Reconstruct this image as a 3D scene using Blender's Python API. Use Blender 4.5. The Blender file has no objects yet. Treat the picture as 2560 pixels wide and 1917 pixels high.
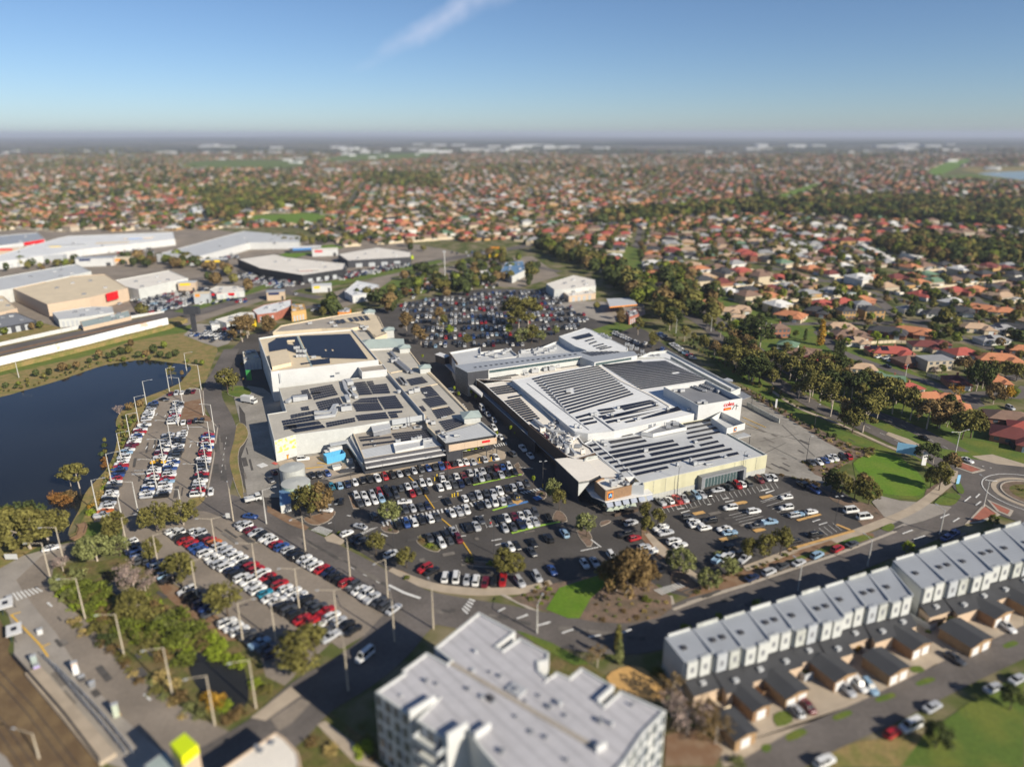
import bpy, math, random
import numpy as np
from mathutils import Vector, Matrix
R = math.radians
random.seed(11)
S = bpy.context.scene
COL = S.collection
# ------------------------------------------------------------------ camera
CAM_H = 110.0
FPX, CX, CY, HY = 1776.0, 1280.0, 958.5, 336.0
PITCH = math.atan((CY - HY) / FPX)
cd = bpy.data.cameras.new('camera')
cam = bpy.data.objects.new('camera', cd)
COL.objects.link(cam)
cam.location = (0, 0, CAM_H)
cam.rotation_euler = (math.pi / 2 - PITCH, 0, 0)
cd.sensor_width = 36.0
cd.lens = 36.0 * FPX / 2560.0
cd.clip_start = 1.0
cd.clip_end = 200000.0
cd.dof.use_dof = True
cd.dof.focus_distance = 272.0
cd.dof.aperture_fstop = cd.lens * 0.001 / 1.8
S.camera = cam
# ------------------------------------------------------------------ sky, sun, exposure
SUN_ELEV, SHADOW_DIR = R(29.0), R(140.0)
w = bpy.data.worlds.new('World'); S.world = w; w.use_nodes = True
nt = w.node_tree; nt.nodes.clear()
out = nt.nodes.new('ShaderNodeOutputWorld'); bg = nt.nodes.new('ShaderNodeBackground')
sky = nt.nodes.new('ShaderNodeTexSky'); sky.sky_type = 'NISHITA'; sky.sun_disc = False
sky.sun_elevation = SUN_ELEV
sun_az = SHADOW_DIR + math.pi                      # direction towards the sun, from +x
sky.sun_rotation = math.pi / 2 - sun_az
sky.air_density = 0.72; sky.dust_density = 0.35; sky.ozone_density = 4.6; sky.altitude = 100
bg.inputs['Strength'].default_value = 0.076
# thin cirrus: a wispy streak high above the horizon
tc = nt.nodes.new('ShaderNodeTexCoord')
def vmath(op, a, b=None):
 n = nt.nodes.new('ShaderNodeVectorMath'); n.operation = op
 nt.links.new(a, n.inputs[0])
 if b is not None: n.inputs[1].default_value = b
 return n
def smath(op, a, b=None, clamp=False):
 n = nt.nodes.new('ShaderNodeMath'); n.operation = op; n.use_clamp = clamp
 if hasattr(a, 'default_value') or hasattr(a, 'links'): nt.links.new(a, n.inputs[0])
 else: n.inputs[0].default_value = a
 if b is not None:
  if isinstance(b, (int, float)): n.inputs[1].default_value = b
  else: nt.links.new(b, n.inputs[1])
 return n.outputs[0]
def sky_dir(u, v):
 F = Vector((0, math.cos(PITCH), -math.sin(PITCH))); U = Vector((0, math.sin(PITCH), math.cos(PITCH)))
 return (F * FPX + Vector((1, 0, 0)) * (u - CX) + U * (CY - v)).normalized()
c0, c1 = sky_dir(930, 150), sky_dir(1240, -30)
ax = (c1 - c0).normalized(); mid = (c0 + c1) / 2
ay = ax.cross(mid).normalized()
nz = nt.nodes.new('ShaderNodeTexNoise'); nz.inputs['Scale'].default_value = 16; nz.inputs['Detail'].default_value = 6
nt.links.new(tc.outputs['Generated'], nz.inputs['Vector'])
da = vmath('DOT_PRODUCT', tc.outputs['Generated'], ax); pa = smath('SUBTRACT', da.outputs['Value'], mid.dot(ax))
db = vmath('DOT_PRODUCT', tc.outputs['Generated'], ay)
pb = smath('ADD', smath('SUBTRACT', db.outputs['Value'], mid.dot(ay)), smath('MULTIPLY', smath('SUBTRACT', nz.outputs['Fac'], 0.5), 0.035))
# narrow at its lower tip, wider to the top
wid = smath('ADD', smath('MULTIPLY', pa, 0.08), 0.016)
fal = smath('SUBTRACT', 1.0, smath('DIVIDE', smath('ABSOLUTE', pb), wid), True)
end = smath('MULTIPLY', smath('ADD', pa, 0.125), 8.0, True)
nz2 = nt.nodes.new('ShaderNodeTexNoise'); nz2.inputs['Scale'].default_value = 34; nz2.inputs['Detail'].default_value = 5
nt.links.new(tc.outputs['Generated'], nz2.inputs['Vector'])
cm = smath('MULTIPLY', smath('MULTIPLY', smath('MULTIPLY', fal, end), nz2.outputs['Fac']), 0.75, True)
mx = nt.nodes.new('ShaderNodeMix'); mx.data_type = 'RGBA'
nt.links.new(cm, mx.inputs['Factor']); nt.links.new(sky.outputs['Color'], mx.inputs[6])
mx.inputs[7].default_value = (7.2, 7.6, 9.2, 1)
nt.links.new(mx.outputs[2], bg.inputs['Color']); nt.links.new(bg.outputs['Background'], out.inputs['Surface'])
sl = bpy.data.lights.new('sun', 'SUN'); sl.energy = 5.0; sl.angle = R(0.5); sl.color = (1.0, 0.91, 0.76)
so = bpy.data.objects.new('sun', sl); COL.objects.link(so)
sdir = Vector((math.cos(SHADOW_DIR) * math.cos(SUN_ELEV), math.sin(SHADOW_DIR) * math.cos(SUN_ELEV), -math.sin(SUN_ELEV)))
so.rotation_euler = sdir.to_track_quat('-Z', 'Y').to_euler()
so.location = (200, -200, 400)
S.view_settings.view_transform = 'Standard'; S.view_settings.look = 'None'
S.view_settings.exposure = 0.44; S.view_settings.gamma = 1.0
S.render.engine = 'CYCLES'
S.cycles.use_denoising = True
S.cycles.max_bounces = 5; S.cycles.diffuse_bounces = 2; S.cycles.glossy_bounces = 2
S.cycles.transparent_max_bounces = 6; S.cycles.volume_bounces = 0
# ------------------------------------------------------------------ picture plan -> ground points
FWD = Vector((0, math.cos(PITCH), -math.sin(PITCH))); UPV = Vector((0, math.sin(PITCH), math.cos(PITCH)))
def G(u, v, z=0.0):
 d = FWD * FPX + Vector((1, 0, 0)) * (u - CX) + UPV * (CY - v)
 t = (z - CAM_H) / d.z
 return Vector((d.x * t, d.y * t, z))
def PX(p):
 q = Vector(p) - Vector((0, 0, CAM_H)); d = q.dot(FWD)
 if d < 1: return (-9999, -9999)
 return (CX + FPX * q.x / d, CY - FPX * q.dot(UPV) / d)
FR = {'A': (0, 800, 3.16), 'B': (600, 750, 3.16), 'C': (1000, 750, 3.16), 'D': (1500, 750, 3.16), 'E': (1860, 750, 3.16),
   'F': (700, 1100, 3.16), 'M': (1300, 1100, 3.16), 'H': (1860, 1100, 3.16), 'L': (0, 1200, 3.16),
   'a': (0, 1500, 3.971), 'b': (400, 1500, 3.971), 'c': (900, 1500, 2.765), 'd': (1600, 1400, 2.304),
   'n': (0, 500, 2.458), 'o': (800, 500, 2.458), 'p': (1660, 450, 2.458), 'O': (0, 0, 0.8637),
   '1': (620, 760, 6.133), '2': (820, 900, 5.018), '3': (1100, 820, 5.018), '4': (1440, 800, 5.018),
   '5': (1760, 960, 11.83), '6': (1300, 1050, 6.133), 'x': (0, 250, 1.728), 'y': (1280, 250, 1.728), 's': (0, 0, 1.0)}
def SP(f, x, y):
 a, b, s = FR[f]; return (a + x / s, b + y / s)
def P(f, x, y, z=0.0):
 u, v = SP(f, x, y); return G(u, v, z)
def PL(spec, z=0.0):
 """'A 10,20 30,40 B 5,6' -> list of ground points at height z"""
 f = None; r = []
 for t in spec.split():
  if ',' in t:
   x, y = t.split(','); r.append(P(f, float(x), float(y), z))
  else: f = t
 return r
# ------------------------------------------------------------------ materials
def pmat(name, col, rough=0.8, var=0.15, vs=0.25, col2=None, spec=0.3, metal=0.0, detail=5, lo=0.42, hi=0.62,
   stripe=None, bump=0.0, coat=0.0, var2=0.0, vs2=3.0, objcol=False):
 m = bpy.data.materials.new(name); m.use_nodes = True
 t = m.node_tree; b = t.nodes['Principled BSDF']
 b.inputs['Roughness'].default_value = rough; b.inputs['Metallic'].default_value = metal
 b.inputs['Specular IOR Level'].default_value = spec
 b.inputs['Coat Weight'].default_value = coat
 geo = t.nodes.new('ShaderNodeNewGeometry')
 base = None
 def rgb(c): return (c[0], c[1], c[2], 1)
 if objcol:
  oi = t.nodes.new('ShaderNodeObjectInfo'); base = oi.outputs['Color']
 if col2 is not None:
  n = t.nodes.new('ShaderNodeTexNoise'); n.inputs['Scale'].default_value = vs; n.inputs['Detail'].default_value = detail
  t.links.new(geo.outputs['Position'], n.inputs['Vector'])
  mr = t.nodes.new('ShaderNodeMapRange'); mr.inputs['From Min'].default_value = lo; mr.inputs['From Max'].default_value = hi
  t.links.new(n.outputs['Fac'], mr.inputs['Value'])
  mm = t.nodes.new('ShaderNodeMix'); mm.data_type = 'RGBA'
  t.links.new(mr.outputs['Result'], mm.inputs['Factor'])
  mm.inputs[6].default_value = rgb(col); mm.inputs[7].default_value = rgb(col2)
  base = mm.outputs[2]
 def modul(base, amount, scale):
  n = t.nodes.new('ShaderNodeTexNoise'); n.inputs['Scale'].default_value = scale; n.inputs['Detail'].default_value = 4
  t.links.new(geo.outputs['Position'], n.inputs['Vector'])
  mr = t.nodes.new('ShaderNodeMapRange'); mr.inputs['From Min'].default_value = 0.3; mr.inputs['From Max'].default_value = 0.7
  mr.inputs['To Min'].default_value = 1 - amount; mr.inputs['To Max'].default_value = 1 + amount
  t.links.new(n.outputs['Fac'], mr.inputs['Value'])
  mm = t.nodes.new('ShaderNodeVectorMath'); mm.operation = 'SCALE'
  if base is None: mm.inputs[0].default_value = col
  else: t.links.new(base, mm.inputs[0])
  t.links.new(mr.outputs['Result'], mm.inputs['Scale'])
  return mm.outputs['Vector']
 if var and (col2 is None): base = modul(base, var, vs)
 if var2: base = modul(base, var2, vs2)
 if stripe:
  ang, per, amt = stripe
  vr = t.nodes.new('ShaderNodeVectorRotate'); vr.rotation_type = 'Z_AXIS'; vr.inputs['Angle'].default_value = ang
  t.links.new(geo.outputs['Position'], vr.inputs['Vector'])
  wv = t.nodes.new('ShaderNodeTexWave'); wv.inputs['Scale'].default_value = 0.314 / per; wv.inputs['Distortion'].default_value = 0
  wv.bands_direction = 'X'
  t.links.new(vr.outputs['Vector'], wv.inputs['Vector'])
  mr = t.nodes.new('ShaderNodeMapRange'); mr.inputs['From Min'].default_value = 0.0; mr.inputs['From Max'].default_value = 0.25
  mr.inputs['To Min'].default_value = 1 - amt; mr.inputs['To Max'].default_value = 1.0
  t.links.new(wv.outputs['Fac'], mr.inputs['Value'])
  mm = t.nodes.new('ShaderNodeVectorMath'); mm.operation = 'SCALE'
  if base is None: mm.inputs[0].default_value = col
  else: t.links.new(base, mm.inputs[0])
  t.links.new(mr.outputs['Result'], mm.inputs['Scale']); base = mm.outputs['Vector']
 if base is None: b.inputs['Base Color'].default_value = rgb(col)
 else: t.links.new(base, b.inputs['Base Color'])
 if bump:
  n = t.nodes.new('ShaderNodeTexNoise'); n.inputs['Scale'].default_value = 1.2; n.inputs['Detail'].default_value = 4
  t.links.new(geo.outputs['Position'], n.inputs['Vector'])
  bp = t.nodes.new('ShaderNodeBump'); bp.inputs['Strength'].default_value = bump; bp.inputs['Distance'].default_value = 0.3
  t.links.new(n.outputs['Fac'], bp.inputs['Height']); t.links.new(bp.outputs['Normal'], b.inputs['Normal'])
 return m
M = {}
def mk(name, *a, **k): M[name] = pmat(name, *a, **k); return M[name]
mk('asphalt', (0.074, 0.067, 0.062), 0.9, 0.28, 0.06, var2=0.12, vs2=1.4)
mk('asphalt_pale', (0.235, 0.198, 0.160), 0.9, 0.20, 0.07, var2=0.10, vs2=1.2)
mk('road_asphalt', (0.125, 0.110, 0.100), 0.9, 0.26, 0.07, var2=0.12, vs2=1.1)
mk('concrete', (0.30, 0.27, 0.235), 0.85, 0.14, 0.15, var2=0.08, vs2=2.0)
mk('yard_concrete', (0.27, 0.25, 0.22), 0.85, 0.22, 0.10, var2=0.10, vs2=0.9)
mk('tar_patch', (0.085, 0.078, 0.072), 0.9, 0.2, 0.5)
mk('pale_patch', (0.17, 0.152, 0.132), 0.9, 0.2, 0.5)
mk('kerb', (0.40, 0.35, 0.29), 0.85, 0.10, 0.5)
mk('paving', (0.40, 0.33, 0.25), 0.85, 0.12, 0.3)
mk('brick_paving', (0.33, 0.12, 0.08), 0.85, 0.15, 0.6)
mk('white_paint', (0.66, 0.65, 0.62), 0.6, 0.12, 1.0)
mk('yellow_paint', (0.70, 0.42, 0.05), 0.6, 0.10, 1.0)
mk('ochre_paint', (0.55, 0.33, 0.12), 0.7, 0.12, 1.0)
mk('red_paint', (0.55, 0.12, 0.09), 0.7, 0.12, 1.0)
mk('green_paint', (0.30, 0.50, 0.06), 0.7, 0.12, 1.0)
mk('blue_paint', (0.08, 0.20, 0.45), 0.7, 0.12, 1.0)
mk('soil', (0.20, 0.115, 0.065), 0.95, 0.2, 0.4, col2=(0.24, 0.16, 0.10))
mk('mulch', (0.19, 0.13, 0.095), 0.95, 0.2, 0.3, col2=(0.13, 0.10, 0.07), var2=0.2, vs2=2.0)
mk('ballast', (0.13, 0.085, 0.045), 0.95, 0.2, 0.2, col2=(0.19, 0.13, 0.065), var2=0.2, vs2=2.0)
mk('dry_grass', (0.26, 0.19, 0.075), 0.95, 0.2, 0.25, col2=(0.17, 0.16, 0.045), var2=0.2, vs2=1.5)
mk('lawn', (0.085, 0.135, 0.020), 0.95, 0.2, 0.12, col2=(0.13, 0.155, 0.025), var2=0.18, vs2=1.5)
mk('lawn_bright', (0.10, 0.19, 0.012), 0.95, 0.2, 0.12, col2=(0.13, 0.20, 0.02), var2=0.15, vs2=1.5)
mk('scrub', (0.10, 0.105, 0.025), 0.95, 0.2, 0.25, col2=(0.16, 0.12, 0.05), var2=0.3, vs2=1.2)
mk('wall_white', (0.54, 0.545, 0.54), 0.7, 0.05, 0.2, var2=0.04, vs2=1.5)
mk('wall_cream', (0.50, 0.48, 0.33), 0.7, 0.05, 0.3, stripe=(R(15), 6.0, 0.10))
mk('wall_pale', (0.50, 0.51, 0.49), 0.7, 0.06, 0.4, var2=0.05, vs2=2.0)
mk('wall_grey', (0.40, 0.42, 0.44), 0.7, 0.06, 0.3)
mk('wall_concrete', (0.42, 0.43, 0.40), 0.8, 0.22, 0.6)
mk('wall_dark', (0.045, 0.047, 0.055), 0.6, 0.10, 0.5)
mk('wall_brown', (0.085, 0.060, 0.045), 0.7, 0.10, 0.5)
mk('wall_brick', (0.33, 0.215, 0.115), 0.8, 0.12, 0.8)
mk('timber', (0.26, 0.16, 0.09), 0.7, 0.14, 1.5)
mk('wall_beige', (0.52, 0.40, 0.29), 0.7, 0.05, 0.5)
mk('fascia_black', (0.030, 0.031, 0.036), 0.5, 0.05, 0.5)
mk('band_grey', (0.09, 0.09, 0.10), 0.5, 0.05, 0.5)
mk('trim_white', (0.64, 0.635, 0.62), 0.6, 0.03, 0.5)
mk('roof_sand', (0.46, 0.43, 0.37), 0.7, 0.08, 0.12, var2=0.06, vs2=1.0, stripe=(R(-74), 1.6, 0.06))
mk('roof_cream', (0.62, 0.52, 0.37), 0.75, 0.07, 0.12, var2=0.05, vs2=1.0)
mk('roof_taupe', (0.36, 0.32, 0.27), 0.75, 0.10, 0.12, stripe=(R(16), 1.5, 0.08))
mk('roof_white', (0.70, 0.705, 0.70), 0.6, 0.06, 0.10, var2=0.03, vs2=1.0, stripe=(R(50), 3.0, 0.05))
mk('roof_offwhite', (0.74, 0.69, 0.61), 0.6, 0.06, 0.10, var2=0.04, vs2=1.0)
mk('roof_grey', (0.50, 0.51, 0.515), 0.6, 0.06, 0.10, var2=0.04, vs2=1.0, stripe=(R(-40), 1.4, 0.07))
mk('roof_steel', (0.33, 0.35, 0.38), 0.5, 0.05, 0.10, stripe=(R(-60), 0.8, 0.10))
mk('roof_slate', (0.19, 0.20, 0.22), 0.6, 0.06, 0.10, stripe=(R(60), 0.8, 0.12))
mk('roof_flat', (0.20, 0.205, 0.22), 0.75, 0.08, 0.10)
mk('roof_sage', (0.33, 0.39, 0.37), 0.6, 0.06, 0.3)
mk('roof_blue', (0.12, 0.22, 0.36), 0.5, 0.06, 0.3)
mk('glass_dark', (0.03, 0.045, 0.055), 0.12, 0.1, 1.0, spec=0.6)
mk('glass_green', (0.06, 0.095, 0.10), 0.15, 0.1, 1.0, spec=0.6)
mk('panel', (0.012, 0.013, 0.024), 0.35, 0.15, 0.15, spec=0.22)
mk('panel_frame', (0.38, 0.38, 0.40), 0.4, 0.02, 1.0)
mk('metal_pale', (0.46, 0.47, 0.48), 0.45, 0.06, 0.8, metal=0.2)
mk('metal_grey', (0.26, 0.27, 0.29), 0.5, 0.10, 0.8, metal=0.3)
mk('metal_dark', (0.06, 0.06, 0.065), 0.5, 0.1, 0.8)
mk('pole_grey', (0.50, 0.49, 0.46), 0.6, 0.08, 0.4)
mk('pole_concrete', (0.46, 0.40, 0.31), 0.8, 0.08, 0.4)
mk('tank_grey', (0.42, 0.43, 0.41), 0.6, 0.10, 0.3, stripe=(0.6, 0.6, 0.12))
mk('tank_green', (0.42, 0.52, 0.42), 0.6, 0.10, 0.3, stripe=(0.6, 0.6, 0.12))
mk('sign_red', (0.62, 0.010, 0.015), 0.5, 0.02, 1.0)
mk('sign_orange', (0.80, 0.28, 0.03), 0.5, 0.02, 1.0)
mk('sign_yellow', (0.80, 0.55, 0.02), 0.5, 0.02, 1.0)
mk('sign_blue', (0.08, 0.25, 0.60), 0.5, 0.02, 1.0)
mk('sign_sky', (0.28, 0.55, 0.80), 0.5, 0.02, 1.0)
mk('sign_navy', (0.015, 0.03, 0.10), 0.5, 0.02, 1.0)
mk('sign_purple', (0.38, 0.32, 0.65), 0.5, 0.02, 1.0)
mk('sign_green', (0.05, 0.30, 0.08), 0.5, 0.02, 1.0)
mk('hivis', (0.55, 0.68, 0.01), 0.5, 0.03, 1.0)
mk('hivis_yellow', (0.80, 0.78, 0.005), 0.5, 0.03, 1.0)
mk('mural', (0.62, 0.62, 0.50), 0.7, 0.1, 0.9, col2=(0.72, 0.55, 0.10), lo=0.47, hi=0.60)
mk('mural_pale', (0.72, 0.73, 0.74), 0.7, 0.1, 0.16, col2=(0.62, 0.45, 0.35), lo=0.60, hi=0.66)
mk('tyre', (0.012, 0.012, 0.013), 0.8, 0.0)
mk('rim', (0.35, 0.35, 0.36), 0.35, 0.0, metal=0.7)
mk('car_glass', (0.008, 0.010, 0.013), 0.15, 0.0, spec=0.3)
mk('car_paint', (0.8, 0.8, 0.8), 0.3, 0.0, spec=0.5, coat=0.5, objcol=True)
mk('bark_pale', (0.42, 0.36, 0.30), 0.9, 0.2, 1.5)
mk('bark_dark', (0.10, 0.075, 0.055), 0.9, 0.2, 1.5)
mk('railing', (0.42, 0.43, 0.44), 0.5, 0.05, 1.0, metal=0.3)
mk('apt_roof', (0.45, 0.44, 0.455), 0.6, 0.05, 0.08, stripe=(R(-40), 2.6, 0.16), var2=0.06, vs2=0.6)
mk('terrace_roof', (0.31, 0.33, 0.36), 0.55, 0.08, 0.15, stripe=(R(70), 0.9, 0.14))
mk('fabric_grey', (0.30, 0.33, 0.40), 0.8, 0.08, 0.6)
mk('fabric_sage', (0.42, 0.47, 0.38), 0.8, 0.08, 0.6)
mk('container_blue', (0.10, 0.40, 0.66), 0.55, 0.05, 0.6, stripe=(R(20), 0.35, 0.15))
mk('window_pane', (0.095, 0.11, 0.13), 0.12, 0.1, 1.0, spec=0.6)
# ------------------------------------------------------------------ mesh builder
class MB:
 def __init__(s): s.v = []; s.f = []; s.m = []
 def poly(s, pts, m=0):
  i = len(s.v); s.v += [tuple(p) for p in pts]; s.f.append(tuple(range(i, i + len(pts)))); s.m.append(m)
 def prism(s, pts, z0, z1, mw=0, mt=None, bottom=False):
  pts = ccw(pts); n = len(pts)
  for i in range(n):
   a, b = pts[i], pts[(i + 1) % n]
   s.poly([(a[0], a[1], z0), (b[0], b[1], z0), (b[0], b[1], z1), (a[0], a[1], z1)], mw)
  if mt is not None: s.poly([(p[0], p[1], z1) for p in pts], mt)
  if bottom: s.poly([(p[0], p[1], z0) for p in reversed(pts)], mw)
 def box(s, c, size, rz=0.0, m=0, mt=None):
  x, y, z = size[0] / 2, size[1] / 2, size[2]
  ca, sa = math.cos(rz), math.sin(rz)
  pts = [(c[0] + px * ca - py * sa, c[1] + px * sa + py * ca) for px, py in ((-x, -y), (x, -y), (x, y), (-x, y))]
  s.prism(pts, c[2], c[2] + z, m, m if mt is None else mt, True)
 def tube(s, p0, p1, r0, r1=None, n=6, m=0, cap=True):
  r1 = r0 if r1 is None else r1
  p0, p1 = Vector(p0), Vector(p1); d = (p1 - p0)
  if d.length < 1e-6: return
  d.normalize(); a = d.orthogonal().normalized(); b = d.cross(a)
  i = len(s.v)
  for p, r in ((p0, r0), (p1, r1)):
   for k in range(n):
    t = 2 * math.pi * k / n; s.v.append(tuple(p + a * (r * math.cos(t)) + b * (r * math.sin(t))))
  for k in range(n):
   k2 = (k + 1) % n; s.f.append((i + k, i + k2, i + n + k2, i + n + k)); s.m.append(m)
  if cap: s.f.append(tuple(i + n + k for k in range(n))); s.m.append(m)
 def ring(s, c, r, z0, z1, n=24, mw=0, mt=None):
  s.prism([(c[0] + r * math.cos(2 * math.pi * k / n), c[1] + r * math.sin(2 * math.pi * k / n)) for k in range(n)], z0, z1, mw, mt)
 def strip(s, pts, width, z=0.0, h=0.0, m=0, closed=False, off=0.0):
  pts = [Vector((p[0], p[1])) for p in pts]; n = len(pts); L = []; Rr = []
  for i in range(n):
   a = pts[i - 1] if (i > 0 or closed) else None; b = pts[(i + 1) % n] if (i < n - 1 or closed) else None
   d = Vector((0, 0))
   if a is not None and (pts[i] - a).length > 1e-6: d += (pts[i] - a).normalized()
   if b is not None and (b - pts[i]).length > 1e-6: d += (b - pts[i]).normalized()
   if d.length < 1e-6: d = Vector((1, 0))
   d.normalize(); nrm = Vector((-d.y, d.x))
   k = 1.0
   if a is not None and b is not None:
    e = (b - pts[i]).normalized(); k = 1 / max(0.5, abs(e.dot(d)))
   L.append(pts[i] + nrm * (off + width / 2) * k); Rr.append(pts[i] + nrm * (off - width / 2) * k)
  rng = range(n if closed else n - 1)
  for i in rng:
   j = (i + 1) % n
   s.poly([(Rr[i].x, Rr[i].y, z + h), (Rr[j].x, Rr[j].y, z + h), (L[j].x, L[j].y, z + h), (L[i].x, L[i].y, z + h)], m)
   if h > 0:
    s.poly([(Rr[i].x, Rr[i].y, z), (Rr[j].x, Rr[j].y, z), (Rr[j].x, Rr[j].y, z + h), (Rr[i].x, Rr[i].y, z + h)], m)
    s.poly([(L[j].x, L[j].y, z), (L[i].x, L[i].y, z), (L[i].x, L[i].y, z + h), (L[j].x, L[j].y, z + h)], m)
  if h > 0 and not closed:
   for i in (0, n - 1):
    s.poly([(Rr[i].x, Rr[i].y, z), (L[i].x, L[i].y, z), (L[i].x, L[i].y, z + h), (Rr[i].x, Rr[i].y, z + h)], m)
 def mesh(s, name, mats, off=(0, 0, 0)):
  me = bpy.data.meshes.new(name)
  o = off
  me.from_pydata([(p[0] - o[0], p[1] - o[1], p[2] - o[2]) for p in s.v], [], s.f)
  for m in mats: me.materials.append(M[m] if isinstance(m, str) else m)
  if len(mats) > 1: me.polygons.foreach_set('material_index', s.m)
  me.update(); return me
 def build(s, name, mats, parent=None, off=None):
  if isinstance(mats, str): mats = [mats]
  if off is None: off = tuple(parent_world(parent)) if parent else (0, 0, 0)
  ob = bpy.data.objects.new(name, s.mesh(name, mats, off)); COL.objects.link(ob)
  if parent: ob.parent = parent
  return ob
def parent_world(p):
 v = Vector((0, 0, 0))
 while p: v += p.location; p = p.parent
 return v
def ccw(pts):
 a = sum(pts[i][0] * pts[(i + 1) % len(pts)][1] - pts[(i + 1) % len(pts)][0] * pts[i][1] for i in range(len(pts)))
 return list(pts) if a > 0 else list(reversed(pts))
def inset(pts, d):
 pts = ccw([Vector((p[0], p[1])) for p in pts]); n = len(pts); r = []
 for i in range(n):
  e0 = (pts[i] - pts[i - 1]).normalized(); e1 = (pts[(i + 1) % n] - pts[i]).normalized()
  n0 = Vector((-e0.y, e0.x)); n1 = Vector((-e1.y, e1.x)); b = (n0 + n1)
  b = n0 if b.length < 1e-4 else b.normalized()
  r.append(pts[i] + b * (d / max(0.35, b.dot(n0))))
 return r
def inside(p, poly):
 x, y = p[0], p[1]; c = False; n = len(poly); j = n - 1
 for i in range(n):
  xi, yi, xj, yj = poly[i][0], poly[i][1], poly[j][0], poly[j][1]
  if (yi > y) != (yj > y) and x < (xj - xi) * (y - yi) / (yj - yi) + xi: c = not c
  j = i
 return c
def smooth(pts, k=6, closed=False):
 n = len(pts); r = []
 P_ = lambda i: Vector(pts[i % n]) if closed else Vector(pts[max(0, min(n - 1, i))])
 for i in range(n if closed else n - 1):
  p0, p1, p2, p3 = P_(i - 1), P_(i), P_(i + 1), P_(i + 2)
  for s_ in range(k):
   t = s_ / k
   r.append(0.5 * ((2 * p1) + (p2 - p0) * t + (2 * p0 - 5 * p1 + 4 * p2 - p3) * t * t + (3 * p1 - p0 - 3 * p2 + p3) * t ** 3))
 if not closed: r.append(Vector(pts[-1]))
 return r
def thing(name, label, cat, loc=(0, 0, 0), group=None):
 o = bpy.data.objects.new(name, None); COL.objects.link(o); o.location = loc; o.empty_display_size = 0.5
 return tag(o, label, cat, group)
def tag(o, label, cat, group=None):
 o['label'] = label; o['category'] = cat
 if group: o['group'] = group
 return o
def kind(o, k, label=None):
 o['kind'] = k
 if label: o['label'] = label
 return o
ORD = ['', 'second ', 'third ', 'fourth ', 'fifth ', 'sixth ', 'seventh ', 'eighth ', 'ninth ', 'tenth ', 'eleventh ', 'twelfth ', 'thirteenth ',
    'fourteenth ', 'fifteenth ', 'sixteenth ', 'seventeenth ', 'eighteenth ', 'nineteenth ', 'twentieth ']
def ordw(i):
 if i < 20: return ORD[i] if i else 'first '
 n = i + 1; return '%d%s ' % (n, 'th' if 10 < n % 100 < 14 else {1: 'st', 2: 'nd', 3: 'rd'}.get(n % 10, 'th'))
def label_all(items, start='from the left'):
 """items: dicts with ob, desc, zone, key; the label names the rank among look-alikes of the same zone"""
 g = {}
 for it in items: g.setdefault((it['desc'], it['zone']), []).append(it)
 for (d, z), l in g.items():
  l.sort(key=lambda i: i['key'])
  for i, it in enumerate(l):
   st = it.get('start', start)
   t_ = ('%s %s' % (d, z)) if len(l) == 1 else '%s%s %s, %s' % (ordw(i), d, st, z)
   for a_, b_ in ((' from the ', ' from '), ('beside the ', 'beside '), (' in the ', ' in '), (' of the ', ' of '), (' by the ', ' by '), (' along the ', ' along '), (' the ', ' '), (' with one arm', ''), (' dark lean to roof', ' dark lean to')):
    if len(t_.replace(',', '').split()) > 16: t_ = t_.replace(a_, b_)
   it['ob']['label'] = t_
# ------------------------------------------------------------------ the ground and everything laid on it
_n = [0]
def surface(name, spec, mat, level, closed=True, sm=0, knd='structure', label=None):
 _n[0] += 1; z = 0.03 * level + 0.0009 * _n[0] % 0.027
 pts = PL(spec) if isinstance(spec, str) else spec
 if sm: pts = smooth([(p[0], p[1]) for p in pts], sm, True)
 b = MB(); b.poly([(p[0], p[1], z) for p in ccw(pts)])
 return kind(b.build(name, mat), knd, label)
def kerb(spec, width=0.35, h=0.14, sm=0, closed=False, name='kerb', mat='kerb', z=0.0):
 pts = PL(spec) if isinstance(spec, str) else spec
 pts = [(p[0], p[1]) for p in pts]
 if sm: pts = smooth(pts, sm, closed)
 _n[0] += 1; b = MB(); b.strip(pts, width, z, h + 0.0009 * _n[0] % 0.04, closed=closed)
 return kind(b.build(name, mat), 'structure')
ROADPTS = []
def road(name, spec, width, mat='road_asphalt', level=3, sm=6, kerbs=True):
 pts = PL(spec) if isinstance(spec, str) else spec
 pts = [(p[0], p[1]) for p in pts]
 if sm: pts = smooth(pts, sm)
 if name == 'estate_street': ROADPTS.append(pts)
 _n[0] += 1; b = MB()
 for i_ in range(len(pts) - 1):
  q_ = MB(); q_.strip(pts[max(0, i_ - 1):i_ + 3], width, 0.03 * level + 0.0009 * _n[0] % 0.027 + 0.0004 * (i_ % 7))
  k_ = min(i_, 1); j_ = 4 * k_
  b.poly(q_.v[j_:j_ + 4])
 o = kind(b.build(name, mat), 'structure')
 return pts
marks = {}
def mark(mat, spec, width=0.25, sm=0, dash=None, level=9):
 pts = [(p[0], p[1]) for p in (PL(spec) if isinstance(spec, str) else spec)]
 if sm: pts = smooth(pts, sm)
 b = marks.setdefault(mat, MB()); _n[0] += 1; z = 0.03 * level + 0.0009 * _n[0] % 0.027
 if not dash: b.strip(pts, width, z); return
 on, gap = dash; acc = 0.0; cur = []
 for i in range(len(pts) - 1):
  p, q = Vector(pts[i]), Vector(pts[i + 1]); L = (q - p).length; n = max(1, int(L / 0.5))
  for k in range(n):
   t = acc % (on + gap); x = p.lerp(q, k / n)
   if t < on: cur.append(x)
   elif cur:
    if len(cur) > 1: b.strip(cur, width, z)
    cur = []
   acc += L / n
 if len(cur) > 1: b.strip(cur, width, z)
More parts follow.
